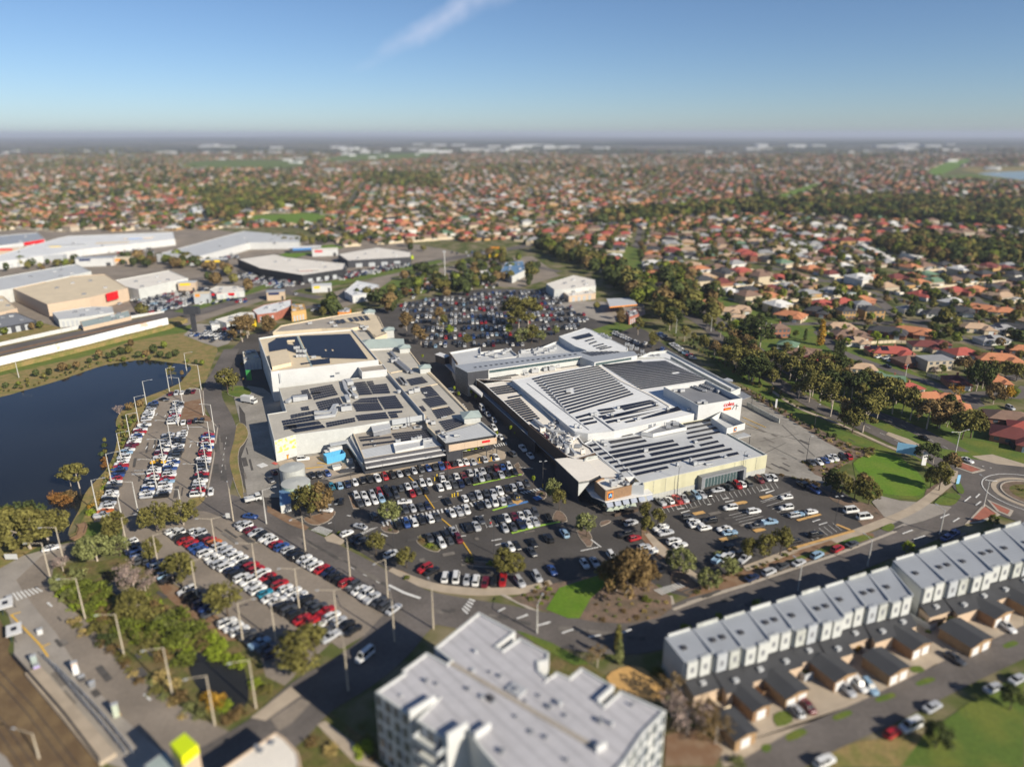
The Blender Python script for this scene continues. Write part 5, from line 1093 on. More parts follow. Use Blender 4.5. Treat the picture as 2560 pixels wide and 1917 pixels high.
shed('large cream roofed warehouse with purple and red shop fronts', 'n 80,545 420,470 645,455 785,540 545,600 290,642', 9, 'wall_beige', 'roof_cream', .4, [('n 545,600 640,577', 2, 8.6, 'sign_purple'), ('n 650,576 720,558', 4, 9.2, 'sign_red')])
shed('grey and white warehouse roof behind the cream warehouse', 'n -30,480 420,400 470,395 560,438 420,468 60,545 -30,560', 9.4, 'wall_pale', 'roof_grey')
shed('white store with pale blue and tan front facing the estate car park', 'n 645,505 1040,432 1155,480 1030,505 850,548 760,530', 8.4, 'wall_pale', 'roof_offwhite', .4, [('n 850,548 1025,507', 1, 8.0, 'sign_sky'), ('n 1028,506 1150,482', 1, 8.0, 'ochre_paint')])
shed('long white warehouse range at the back of the estate', 'n 355,235 420,222 1065,198 1075,240 700,282 520,300 150,360 -50,385 -50,350', 6.5, 'wall_white', 'roof_white')
shed('grey roofed store with red yellow and blue front panel', 'n 960,335 1500,190 1845,222 1835,258 1530,262 1230,345', 7, 'wall_white', 'roof_grey', .4, [('n 985,338 1065,340', 2, 6.5, 'sign_blue'), ('n 1068,340 1210,345', 1, 6.5, 'sign_red'), ('n 1110,338 1145,340', 3, 6.4, 'sign_yellow'), ('n 1680,258 1830,250', 3, 6.3, 'sign_sky')])
shed('blue roofed store with red band at the estate edge', 'n -60,225 230,200 275,240 140,262 -60,290', 8, 'wall_white', 'roof_steel', .4, [('n 145,262 270,242', 5, 8, 'sign_red')])
shed('white and cream car showroom with dark glass front', 'n 1460,362 1690,332 1760,350 2125,388 2110,425 1860,462 1600,420', 7, 'fascia_black', 'roof_offwhite', .4)
shed('cream corner shed with flat roof at the left edge', 'n -60,585 20,590 105,665 -60,705', 6, 'wall_beige', 'roof_cream')
shed('low shed with a dark roof beside the highway barrier', 'n -60,705 100,690 225,742 -60,795', 4.5, 'wall_dark', 'roof_flat', .2)
shed('long narrow grey shed behind the highway barrier', 'n 320,690 560,655 690,655 700,690 500,720 360,735', 5, 'wall_pale', 'roof_grey', .2)
shed('pale green industrial shed end on to the highway', 'n 490,745 720,695 790,675 805,715 720,735 510,782', 4.5, 'wall_beige', 'roof_sage', .2)
shed('small takeaway shop with orange and white roof in the estate car park', 'n 1285,550 1330,530 1500,530 1500,560 1330,578', 4.2, 'wall_pale', 'roof_offwhite', .3, [('n 1300,574 1440,571', 2.4, 4.0, 'sign_red')], cat='shop', name='roadside_shop')
shed('white roofed store with dark base beyond the highway', 'o 110,332 355,290 560,320 560,350 170,372', 6.5, 'wall_dark', 'roof_offwhite', .3)
shed('cream roofed store at the junction by the tyre yard', 'o -60,375 150,385 165,410 -40,435', 6, 'wall_dark', 'roof_offwhite', .3)
shed('white gable roofed community hall near the tree belt', 'o 1390,515 1560,462 1690,490 1695,525 1560,545 1440,550', 6.5, 'wall_pale', 'roof_offwhite', 0.1, cat='hall', name='community_hall')
shed('low white roofed shop in front of the community hall', 'o 1490,562 1640,540 1695,572 1530,592', 4.2, 'wall_beige', 'roof_offwhite', .2, cat='shop', name='roadside_shop')
shed('red brick tavern next to the fuel station', 'o 1880,680 1945,668 1960,700 1900,720', 5, 'brick_paving', 'roof_flat', .3, cat='tavern', name='tavern')
shed('orange shop with white skillion roof beside the highway', 'n 1790,640 1870,640 1880,675 1790,690', 6, 'ochre_paint', 'ochre_paint', .2, cat='shop', name='roadside_shop')
shed('red and white grocery shed with ribbed white roof', 'n 1550,675 1620,645 1790,610 1790,650 1700,690 1580,705', 5, 'brick_paving', 'roof_white', .2, cat='shop', name='roadside_shop')
shed('white flat shed with yellow end panel near the pylon', 'n 1320,735 1480,690 1565,690 1565,725 1390,755', 4.5, 'wall_pale', 'roof_offwhite', .2, [('n 1540,745 1568,730', 0, 4.5, 'sign_yellow')], cat='shop', name='roadside_shop')
shed('small white round topped restaurant by the food yard', 'n 1290,750 1340,742 1350,765 1300,775', 3.6, 'wall_white', 'roof_offwhite', .2, cat='shop', name='roadside_shop')
shed('drive through store with red sign west of the white store', 'B 20,410 60,395 120,390 165,470 30,480', 5, 'wall_pale', 'roof_cream', .4, [('B 30,480 165,470', 3.6, 4.9, 'wall_grey'), ('B 75,478 125,474', 3.8, 4.7, 'sign_red')], cat='shop', name='drive_through_store')
shed('low terracotta roofed diner near the back car park', 'o 600,480 740,470 770,500 640,520', 4, 'wall_brown', 'brick_paving', .2, cat='shop', name='roadside_shop')
shed('white roofed clinic by the highway trees', 'o 890,440 1030,432 1060,470 930,475', 4.4, 'wall_pale', 'roof_offwhite', .2, cat='shop', name='roadside_shop')
shed('white sheds of the depot before the highway', 'o 150,560 230,495 360,520 350,570 200,590', 5, 'wall_white', 'roof_white', .3)
shed('blue roofed hall beside the back car park trees', 'o 1110,440 1140,385 1250,375 1260,430 1180,470', 5.5, 'wall_pale', 'roof_blue', 0.1, cat='hall', name='community_hall')
shed('orange and white kiosk at the rear mall corner', 'o 110,690 160,660 190,670 180,690', 4, 'sign_orange', 'roof_offwhite', .2, cat='shop', name='roadside_shop')
wk = []
for i, (x, y, a, d_) in enumerate(((130, 300, 30, 14), (60, 330, 26, 12), (420, 320, 34, 12), (560, 310, 24, 12), (700, 300, 30, 12), (860, 270, 26, 12), (1230, 395, 26, 12), (1330, 405, 20, 10), (600, 400, 30, 14), (720, 390, 24, 12), (300, 380, 28, 10), (1900, 480, 16, 9), (1980, 560, 14, 9), (1700, 610, 12, 8), (1250, 630, 10, 8), (1880, 320, 30, 12), (2000, 340, 24, 12), (1160, 560, 12, 8))):
 c = P('n', x, y); z = 5 + i % 3; t_ = thing('workshop', '', 'workshop', c, 'small workshops of the trading estate'); b = MB(); b.box((c.x, c.y, 0), (a, d_, z), R(14)); b.build('wall', ('wall_white', 'wall_beige', 'wall_grey', 'wall_dark')[i % 4], t_)
 b = MB(); gable_roof(b, c, a, d_, z, .12, R(14), .2, 0, 0); b.build('roof', ('roof_white', 'roof_offwhite', 'roof_grey', 'roof_steel', 'roof_cream')[i % 5], t_)
 n = Vector((math.sin(R(14)), -math.cos(R(14)), 0)); u = Vector((math.cos(R(14)), math.sin(R(14)), 0)); m = c + n * d_ / 2
 wall_panel(t_, 'sign_panel', m - u * a * .4, m - u * a * (.1 - .3 * (i % 2)), z - 2, z - .3, ('sign_blue', 'sign_red', 'sign_yellow', 'sign_navy', 'sign_orange')[i % 5], .1); wall_panel(t_, 'roller_door', m + u * a * .3, m + u * a * .42, 0, 3, 'metal_dark', .1)
 wk.append(dict(ob=t_, desc=('white', 'beige', 'grey', 'dark')[i % 4] + ' walled workshop', zone='on the trading estate', key=PX(c)[0]))
label_all(wk)
ht = P('o', 770, 530); ft = thing('flood_mast', 'tall slender pale mast beside the back car park', 'mast', ht); post(ft, ht, 0, 26, .35, 'pole', 'pole_grey'); b = MB(); b.box((ht.x, ht.y, 26), (2.4, .6, 1.0)); b.build('head', 'metal_pale', ft)
fs = thing('fuel_canopy', 'flat grey fuel station canopy with orange edge', 'canopy', mid(PL('o 1760,605 1920,600 1950,640 1780,655', 6)))
b = MB(); b.prism(PL('o 1760,605 1920,600 1950,640 1780,655', 6), 5.2, 5.9, 0, 1, True); b.build('canopy_roof', ['sign_orange', 'roof_grey'], fs)
for x, y in ((1800, 690), (1920, 675), (1780, 660), (1900, 650)): post(fs, P('o', x, y), 0, 5.2, .25)
for x, y, l, mt in ((470, 375, 'yellow green sail over the car yard', 'hivis'), (545, 380, 'second yellow green sail beside the car yard', 'hivis'), (1070, 372, 'bright yellow flat banner at the junction corner', 'sign_yellow'), (1075, 325, 'orange banner sign across the junction', 'sign_orange')):
 low_sign('banner_sign', 'o', x, y, l, 9, 3.2, mt, 2.5)
# ---- the apartment block in the foreground
ap = thing('apartment_block', 'large white apartment block with grey ribbed roof in the foreground', 'apartments', mid(PL('c 820,75 2115,760 105,630', 16)))
apo = block(ap, 'c 820,78 1075,215 945,315 985,338 1105,255 1308,360 1300,410 1235,425 1240,480 1305,540 1275,562 1358,490 1445,530 1530,460 1755,592 1650,690 1685,722 1800,620 2115,762 1960,920 1835,1110 1640,1330 1100,1330 830,1020 740,880 600,965 385,825 525,690 345,795 105,632 300,502 290,482 460,356 600,432 625,410 515,326', 16, 0, 'wall_white', 'apt_roof', 0.35, 0.45, 'wall_pale')
b = MB(); b.strip(PL('c 625,430 1650,1030', 15.7), 1.0, 15.66, 0.10); b.build('roof_gutter', 'roof_taupe', ap)
random.seed(9)
for x, y in ((800, 360), (900, 500), (970, 530), (750, 620), (850, 670), (920, 700), (1145, 700), (1075, 630), (1310, 740), (1420, 800), (1660, 840), (1740, 860), (1285, 950), (1880, 730), (285, 660), (530, 580), (460, 565), (1180, 910), (1080, 810), (1430, 1110), (780, 485), (1380, 720), (1240, 665), (980, 1050)):
 p = P('c', x, y, 15.65); b = MB(); b.ring((p.x, p.y), random.choice((.25, .35, .5)), 15.65, 15.65 + random.uniform(.3, .9), 10, 0, 0); b.build('roof_vent', random.choice(('metal_grey', 'metal_pale')), ap)
p = P('c', 1080, 625, 15.65); b = MB(); b.box((p.x, p.y, 15.65), (3.0, 2.4, .5), R(-40)); b.build('roof_hatch', 'metal_pale', ap)
p = P('c', 900, 690, 15.65); b = MB(); b.box((p.x, p.y, 15.65), (1.4, .8, .9), R(-40)); b.build('roof_hatch', 'metal_dark', ap)
for sp2, z0, z1, mt, o_ in [('c 340,800 520,690', 15.2, 17.2, 'wall_white', .1), ('c 600,970 740,880', 14.5, 17.4, 'wall_white', .2), ('c 790,950 900,870', 15, 17, 'wall_white', .1), ('c 1640,700 1750,600', 15, 16.6, 'wall_white', .1), ('c 1630,1040 1700,1000', 15, 16.9, 'wall_white', .8)]:
 q_ = PL(sp2, 16); b = MB(); b.strip(q_, 0.5, z0, z1 - z0); b.build('fin_wall', mt, ap)
def facade(pa, pb, floors, cols, z0=1.0, fh=3.1, wmat='window_pane', side=1):
 for f_ in range(floors):
  for c_ in range(cols):
   u0, u1 = (c_ + .14) / cols, (c_ + .62 + .2 * ((c_ + f_) % 2)) / cols
   wall_panel(ap, 'window', pa.lerp(pb, u0), pa.lerp(pb, u1), z0 + f_ * fh, z0 + f_ * fh + 2.1, wmat, 0.06, side)
   if c_ % 2 == 0: wall_panel(ap, 'shade_tint_panel', pa.lerp(pb, u1 + .01), pa.lerp(pb, (c_ + .98) / cols), z0 + f_ * fh - .6, z0 + f_ * fh + 2.3, 'fabric_grey' if f_ % 2 else 'wall_grey', 0.05, side)  # grey-blue panels added to colour the facade's bluish shade into the wall
q_ = PL('c 105,632 345,795', 16); facade(q_[0], q_[1], 5, 4)
q_ = PL('c 385,825 600,965', 16); facade(q_[0], q_[1], 5, 3)
for f_ in range(5):
 z = .6 + f_ * 3.1
 b = MB(); a, c = q_[0].lerp(q_[1], .1), q_[0].lerp(q_[1], .9); d_ = (c - a).normalized(); n_ = Vector((d_.y, -d_.x, 0)); b.prism([a, c, c + n_ * 1.6, a + n_ * 1.6], z, z + .2, 0, 0, True); bs = b.build('balcony_slab', 'wall_pale', ap)
 b = MB(); b.strip([a, a + n_ * 1.6, c + n_ * 1.6, c], .06, z + .2, 1.0); b.build('balcony_rail', 'wall_grey', bs)
q_ = PL('c 1960,920 2115,762', 16); facade(q_[1], q_[0], 5, 3, side=-1)
q_ = PL('c 1835,1110 1960,920', 16); facade(q_[1], q_[0], 5, 3, side=-1)
# a second building cut by the lower edge: station building, and the lime green capped tower
sb = thing('station_building', 'grey roofed station building with rounded end at the bottom edge', 'station building', mid(PL('b 640,1700 1130,1300 1390,1600', 6)))
block(sb, 'b 520,1750 640,1650 1150,1300 1250,1370 1370,1500 1395,1600 1370,1750', 6.5, 0, 'wall_beige', 'roof_offwhite', 0.2, 0.4)
for x, y in ((1110, 1420), (960, 1460), (1000, 1500)): p = P('b', x, y, 6.3); b = MB(); b.box((p.x, p.y, 6.3), (.8, .8, .5)); b.build('roof_unit', 'metal_grey', sb)
lt = P('b', 300, 1800); lc = PL('b 100,1420 245,1310 375,1430 215,1560', 12.5); ltw = thing('lift_tower', 'cream lift tower with a lime green and yellow cap', 'tower', mid(lc))
b = MB(); b.prism(lc, 0, 10.6, 0); b.build('shaft', 'wall_beige', ltw); b = MB(); b.prism(lc, 10.6, 12.5, 0, 1); b.build('cap', ['hivis_yellow', 'hivis'], ltw)
simple_building('station_canopy', 'grey green canopy roof beside the lift tower', 'canopy', 'a 1420,1640 1640,1480 1800,1700 1500,1750', 6.5, 'metal_grey', 'roof_sage', 0.1, zb=6.0)
# ---- terrace houses
def dirs(a, b_): d = (b_ - a); d.z = 0; return d.normalized()
tz = 8.4; houses = []
def terrace_row(bk, fr, n, row, i0=0):
 b0, b1 = PL(bk, tz); f0, f1 = PL(fr, tz); d = dirs(b0, b1)
 for i in range(n):
  t0, t1 = (i + 0.004) / n, (i + .996) / n
  q_ = [b0.lerp(b1, t0), b0.lerp(b1, t1), f0.lerp(f1, t1), f0.lerp(f1, t0)]
  c = mid(q_); h = thing('terrace_house', '', 'house', c, 'terrace houses along the main road')
  out_ = (q_[3] - q_[0]).normalized(); sh_ = 0.6 * (i % 3) - .4
  qq = [q_[0], q_[1], q_[2] + out_ * sh_, q_[3] + out_ * sh_]
  b = MB(); b.prism(qq, 0, tz - .25, 0); b.build('wall', 'wall_pale', h)
  b = MB(); lo = [Vector((p.x, p.y, tz + (0.25 if k < 2 else -.15))) for k, p in enumerate(qq)]
  if (lo[1] - lo[0]).cross(lo[2] - lo[1]).z < 0: lo = lo[::-1]
  b.poly(lo);
  for k in range(4): a, c2 = lo[k], lo[(k + 1) % 4]; b.poly([(a.x, a.y, a.z - .4), (c2.x, c2.y, c2.z - .4), c2, a])
  b.build('roof', 'terrace_roof', h)
  b = MB(); b.strip([qq[0].lerp(qq[1], .12), qq[0].lerp(qq[1], .88)], .35, tz - 1.5, 2.3 + .3 * (i % 2)); b.build('parapet', 'wall_concrete' if i % 3 else 'wall_pale', h)
  b = MB(); b.strip([qq[1], qq[2]], .25, tz - .4, .75); b.build('party_wall', 'wall_grey', h)
  for k in range(2):   # projecting white bays on the courtyard side
   a, c2 = qq[3].lerp(qq[2], .06 + .47 * k), qq[3].lerp(qq[2], .06 + .47 * k + .36)
   b = MB(); b.prism([a, c2, c2 + out_ * .7, a + out_ * .7], 4.3 - .3 * k, tz - .1 + .35 * ((i + k) % 2), 0, 0, True); by = b.build('bay', ('wall_pale', 'wall_concrete', 'wall_pale', 'wall_grey')[(i * 3 + k * 2 + i // 3) % 4], h)
   b = MB(); a2, c3 = a.lerp(c2, .34) + out_ * .7, a.lerp(c2, .66) + out_ * .7; b.prism([a2, c3, c3 + out_ * .06, a2 + out_ * .06], 5.7, 7.0, 0, 0, True); b.build('window', 'roof_flat', by)
  # lean-to roof over the ground floor and its end wall
  lt_ = [qq[3] + out_ * .1, qq[2] + out_ * .1, qq[2] + out_ * (4.2 + (i % 2) * 1.3), qq[3] + out_ * (4.2 + (i % 2) * 1.3)]
  b = MB(); hi = [Vector((p.x, p.y, 4.0 if k < 2 else 3.1)) for k, p in enumerate(lt_)]
  if (hi[1] - hi[0]).cross(hi[2] - hi[1]).z < 0: hi = hi[::-1]
  b.poly(hi); b.build('lean_to_roof', 'roof_dark', h)
  b = MB(); b.prism(inset(lt_, .25), 0, 3.0, 0); b.build('rear_wall', 'wall_beige', h)
  p = lt_[2].lerp(lt_[3], .5) - out_ * 2; b = MB(); b.box((p.x, p.y, 3.2), (1.2, .9, .9), math.atan2(d.y, d.x)); b.build('air_conditioner', 'metal_pale', h)
  for k in range(1 + i % 2):
   p = lerp4(qq, .3 + .35 * k, .55); b = MB(); b.box((p.x, p.y, tz - .1), (1.1, 1.0, .5), math.atan2(d.y, d.x)); b.build('skylight', 'metal_dark', h)
  houses.append(dict(ob=h, desc='terrace house with white bays and a dark lean to roof' if i % 2 else 'terrace house with cream parapet and grey roof', zone=row, key=PX(c)[0]))
mk('roof_dark', (0.055, 0.056, 0.060), 0.6, 0.08, 0.3, stripe=(R(60), 0.5, 0.12))
terrace_row('d 140,450 1440,45', 'd 262,592 1560,190', 9, 'in the near terrace')
terrace_row('d 1455,8 2420,-275', 'd 1632,165 2600,-120', 8, 'in the far terrace')
label_all(houses)
gar = []
g0, g1 = P('d', 620, 1260), P('d', 2212, 470); gd = dirs(g0, g1); gz = math.atan2(gd.y, gd.x)
for i, (x, y, wd, dp) in enumerate([(548, 930, 6, 7.5), (640, 775, 5, 7.5), (838, 695, 7, 8), (1115, 600, 7.5, 8), (1420, 570, 7, 8), (1550, 430, 7, 8), (1880, 405, 8.5, 9), (2010, 250, 8, 9), (2210, 200, 8, 8)]):
 wd *= .86; dp *= .82; c = P('d', x, y, 3.4); g = thing('garage', '', 'garage', (c.x, c.y, 0), 'garages behind the terrace houses')
 n = Vector((gd.y, -gd.x, 0)); n = -n if n.y > 0 else n
 b = MB(); b.box((c.x, c.y, 0), (wd, dp, 2.9), gz); b.build('wall', 'timber' if i % 2 else 'wall_brick', g)
 b = MB(); gable_roof(b, c, dp, wd, 2.9, .22, gz + math.pi / 2, .35, 0, 1); b.build('roof', ['roof_dark', 'wall_brick'], g)
 for k in ((-.25, .25) if wd > 6 else (0,)):
  a = Vector((c.x, c.y, 0)) + n * (dp / 2) + gd * (wd * k); wall_panel(g, 'door', a - gd * 1.15, a + gd * 1.15, .05, 2.2, 'trim_white', .06)
 gar.append(dict(ob=g, desc='dark roofed garage with white doors', zone='on the lane behind the terraces', key=PX(c)[0]))
label_all(gar)
cy = []
for i in range(17):      # courtyard fences between the terraces and the garages
 a = P('d', 330 + i * 118, 760 - i * 45); fe = thing('courtyard_fence', '', 'fence', a, 'courtyard fences'); n = Vector((gd.y, -gd.x, 0)); n = -n if n.y > 0 else n
 b = MB(); b.strip([a - n * 2, a + n * 7], .08, 0, 1.7); b.build('panel', ('roof_cream', 'wall_grey', 'timber')[i % 3], fe); b = MB(); b.strip([a + n * 7, a + n * 7 + gd * 2.5], .08, 0, 1.7); b.build('return_panel', ('roof_cream', 'wall_grey', 'timber')[i % 3], fe)
 cy.append(dict(ob=fe, desc='low paling fence', zone='in the courtyards behind the terraces', key=i))
label_all(cy)
# ------------------------------------------------------------------ cars
PAINT = {'w': ('white', (0.66, 0.66, 0.65)), 's': ('silver', (0.40, 0.41, 0.43)), 'k': ('black', (0.012, 0.012, 0.014)), 'd': ('dark grey', (0.055, 0.058, 0.065)),
   'n': ('navy', (0.010, 0.018, 0.055)), 'r': ('red', (0.33, 0.012, 0.016)), 'm': ('maroon', (0.12, 0.008, 0.018)), 'b': ('blue', (0.025, 0.065, 0.22)),
   'l': ('pale blue', (0.24, 0.36, 0.48)), 't': ('teal', (0.02, 0.20, 0.30)), 'y': ('yellow', (0.74, 0.42, 0.01)), 'o': ('orange', (0.50, 0.13, 0.02)), 'g': ('green', (0.03, 0.12, 0.06))}
WSTR = 'wwwwwwwwwwwwwssssssssssskkkkkkkkdddddddnnnnrrrmbbl'
KINDS = {'hatchback': (4.1, 1.74, 1.48, -1.75, .75, -1.55, .05), 'sedan': (4.7, 1.80, 1.44, -1.50, .85, -.95, .10), 'wagon': (4.6, 1.86, 1.66, -2.10, .95, -1.95, .35), 'van': (5.0, 1.95, 2.05, -2.40, 1.55, -2.35, 1.05), 'utility truck': (5.1, 1.86, 1.72, -.55, 1.05, -.45, .45)}
def car_parts(k):
 L, W, H, g0, g1, r0, r1 = KINDS[k]; hb = .92 if k != 'van' else 1.05; hb = 1.0 if k in ('wagon', 'utility truck') else hb
 b = MB(); h = L / 2; w_ = W / 2
 def loop(z, ins, fr, rr):
  return [(-h + rr, -w_ + ins + .22, z), (-h + rr + .25, -w_ + ins, z), (h - fr - .35, -w_ + ins, z), (h - fr, -w_ + ins + .32, z),
    (h - fr, w_ - ins - .32, z), (h - fr - .35, w_ - ins, z), (-h + rr + .25, w_ - ins, z), (-h + rr, w_ - ins - .22, z)]
 ls = [loop(.20, .10, .08, .06), loop(.42, .0, .0, .0), loop(.68, .0, .02, .02), loop(hb - .08, .05, .12, .08), loop(hb, .13, .35, .16)]
 for lo, hi in zip(ls, ls[1:]):
  for i in range(8): b.poly([lo[i], lo[(i + 1) % 8], hi[(i + 1) % 8], hi[i]])
 top = list(ls[-1]);
 b.poly(top)
 wt = w_ - .16; wr = w_ - .36
 base = [(g0, -wt, hb), (g1, -wt, hb), (g1, wt, hb), (g0, wt, hb)]; roof = [(r0, -wr, H), (r1, -wr, H), (r1, wr, H), (r0, wr, H)]
 # roof skin and pillars in paint
 rf = [(x - (.0 if i in (1, 2) else .0), y, z) for i, (x, y, z) in enumerate(roof)]; r2 = [(x * .98, y * .96, z + .03) for x, y, z in rf]
 b.poly(r2)
 for i in range(4): b.poly([rf[i], rf[(i + 1) % 4], r2[(i + 1) % 4], r2[i]])
 for i in range(4):
  p, q_ = Vector(base[i]), Vector(roof[i]); b.tube(p, q_, .06, .05, 4, cap=False)
 mx_ = [Vector(base[0]).lerp(Vector(base[1]), .52), Vector(roof[0]).lerp(Vector(roof[1]), .50)]
 for s_ in (1, -1): b.tube((mx_[0].x, s_ * mx_[0].y, mx_[0].z), (mx_[1].x, s_ * mx_[1].y, mx_[1].z), .05, .05, 4, cap=False)
 if k == 'utility truck':
  for s_ in (-1, 1): b.box((-1.55, s_ * (w_ - .16), hb), (1.9, .12, .16))
  b.box((-2.45, 0, hb), (.1, W - .3, .16))
 g = MB()
 for i in range(4): g.poly([base[i], base[(i + 1) % 4], roof[(i + 1) % 4], roof[i]])
 wh = []
 for sx in (-1, 1):
  for sy in (-1, 1):
   m = MB(); c = Vector((sx * L * .30 + (.05 if sx > 0 else 0), sy * (w_ - .12), .33)); m.tube(c - Vector((0, .11, 0)), c + Vector((0, .11, 0)), .33, .33, 10); m.poly([m.v[i] for i in range(9, -1, -1)]); wh.append(m)
 return b, g, wh
CARM = {}
for k in KINDS:
 b, g, wh = car_parts(k)
 bm = b.mesh('car_body', ['car_paint'])
 for p_ in bm.polygons: p_.use_smooth = False
 CARM[k] = (bm, g.mesh('car_windows', ['car_glass']), [w_.mesh('car_wheel', ['tyre']) for w_ in wh], b, g, wh)
CARW = {}; CUP = 4.2      # a car's middle shows this many plan units above the ground under it
for k in KINDS:      # the same body with its wheels, for cars too far off to show them apart
 b0, wh0 = CARM[k][3], CARM[k][5]; b = MB(); b.v, b.f, b.m = list(b0.v), list(b0.f), list(b0.m)
 for w_ in wh0: i0 = len(b.v); b.v += w_.v; b.f += [tuple(i + i0 for i in f) for f in w_.f]; b.m += [1] * len(w_.f)
 CARW[k] = b.mesh('car_body_far', ['car_paint', 'tyre'])
cars = []
crng = random.Random(21)
def car(pos, ang, col=None, kd=None, zone='', key=0.0, start='from the left', group='cars parked around the shopping centre'):
 col = col or crng.choice(WSTR); kd = kd or crng.choice(['hatchback', 'hatchback', 'sedan', 'sedan', 'wagon', 'wagon', 'wagon', 'utility truck'])
 cars.append(dict(pos=Vector((pos[0], pos[1], 0.19)), ang=ang, col=col, kd=kd, zone=zone, key=key, start=start, group=group))
def car_at(f, x, y, ax, col=None, kd=None, zone='', key=None, start='from the left', **k):
 y += CUP * FR[f][2]; p = P(f, x, y, 0.0); q_ = P(f, x + ax[0], y + ax[1]); a = math.atan2(q_.y - p.y, q_.x - p.x)
 if crng.random() < .35: a += math.pi
 car(p, a + crng.uniform(-.03, .03), col, kd, zone, x if key is None else key, start, **k)
def row(f0, p0, f1, p1, ax, zone, start, sp=2.55, fill=.96, cols='', ang=None, jit=.25):
 y0 = CUP * FR[f0][2]; a, b_ = P(f0, p0[0], p0[1] + y0), P(f1, p1[0], p1[1] + CUP * FR[f1][2]); L = (b_ - a).length; n = max(1, int(round(L / sp)))
 q_ = P(f0, p0[0] + ax[0], p0[1] + y0 + ax[1]); an = math.atan2(q_.y - a.y, q_.x - a.x)
 d = (b_ - a).normalized()
 for i in range(n + 1):
  c = cols[i] if i < len(cols) else None
  if c == '-': continue
  if c is None and crng.random() > fill: continue
  p = a.lerp(b_, i / n) + Vector((math.cos(an), math.sin(an), 0)) * crng.uniform(-jit, jit)
  car(p, an + (math.pi if crng.random() < .3 else 0) + crng.uniform(-.025, .025), c, None, zone, i, start)
LZ = 'from the lower end'
row('A', (820, 1545), 'A', (985, 1085), (100, -14), 'in the lakeside row of the waterside car park', LZ, 2.5, cols='sowskwwkdwrbnbrwwwkwd')
row('A', (990, 1070), 'A', (1140, 830), (100, -12), 'in the middle of the lakeside row', LZ, 2.5, cols='wlwmmwwbwrwdwr')
row('A', (1160, 785), 'A', (1212, 655), (95, -10), 'at the top of the lakeside row', LZ, 2.5, cols='swwwwsd')
row('A', (1155, 1395), 'A', (1335, 905), (100, -10), 'in the left half of the waterside double row', LZ, 2.55, cols='swbwkwrwwkywwmwkwskdsyw')
row('A', (1285, 1388), 'A', (1440, 890), (100, -10), 'in the right half of the waterside double row', LZ, 2.55, cols='kswwlrwsbwbwdkdswkdsww')
row('A', (1565, 1380), 'A', (1652, 905), (95, -8), 'in the row beside the lake road', LZ, 2.55, cols='wrswwkrsdkswrrwbwrwbrww')
row('A', (1365, 810), 'A', (1415, 655), (90, -6), 'in the short row above the waterside aisle', LZ, 2.55, cols='wswrswws')
row('A', (1450, 805), 'A', (1600, 790), (12, -58), 'beside the brown verge of the waterside car park', 'from the left', 2.6, cols='wmkkd')
row('A', (1350, 580), 'A', (1530, 562), (20, -40), 'at the top end of the waterside car park', 'from the left', 2.6, cols='mswkmr')
car_at('A', 1300, 627, (90, 10), 'k', 'sedan', 'parked near the lake bush')
row('L', (1905, 350), 'F', (900, 1340), (110, -52), 'in the roadside row of the commuter car park', 'from the top', 2.55, cols='swmskwwrbskkwwwrnkkrdwwsddsdlsorwkkk')
row('L', (1365, 405), 'b', (1690, 375), (110, -45), 'in the left half of the commuter double row', 'from the top', 2.6, cols='wwkrrbbwwwswnkwwwwtwwkdkrrwdssdkkd')
row('L', (1535, 408), 'b', (1925, 300), (110, -45), 'in the right half of the commuter double row', 'from the top', 2.6, cols='wskrosswwwdrrwrkrwwwkddrwskkkdssww')
row('L', (1030, 495), 'L', (1110, 615), (110, -40), 'beside the light green trees', 'from the top', 2.6, cols='wknb')
row('L', (1265, 680), 'L', (1330, 790), (110, -40), 'under the trees of the outer row', 'from the top', 2.6); row('L', (1130, 640), 'L', (1230, 660), (110, -40), 'beside the bare tree', 'from the top', 2.6, cols='dkb')
row('L', (1480, 880), 'L', (1680, 1050), (110, -45), 'in the middle of the outer row', 'from the top', 2.6, cols='wkknbdk')
row('L', (1800, 1130), 'b', (1140, 520), (110, -50), 'in the lower outer row of the commuter car park', 'from the top', 2.7, cols='wwwdkldnsk')
row('F', (410, 370), 'F', (1170, 225), (30, 66), 'in the row along the supermarket footpath', 'from the left', 2.5, cols='tlnwkkwrksdsdbkd')
row('F', (1225, 215), 'F', (1470, 172), (30, 66), 'at the corner store end of the footpath row', 'from the left', 2.5, cols='dbrkww')
car_at('F', 1525, 172, (30, 60), 's', 'sedan', 'beside the yellow bay near the corner store'); car_at('F', 1615, 152, (32, 60), 's', 'wagon', 'beside the yellow bay near the corner store'); car_at('F', 1705, 132, (36, 60), 'w', 'sedan', 'beside the yellow bay near the corner store')
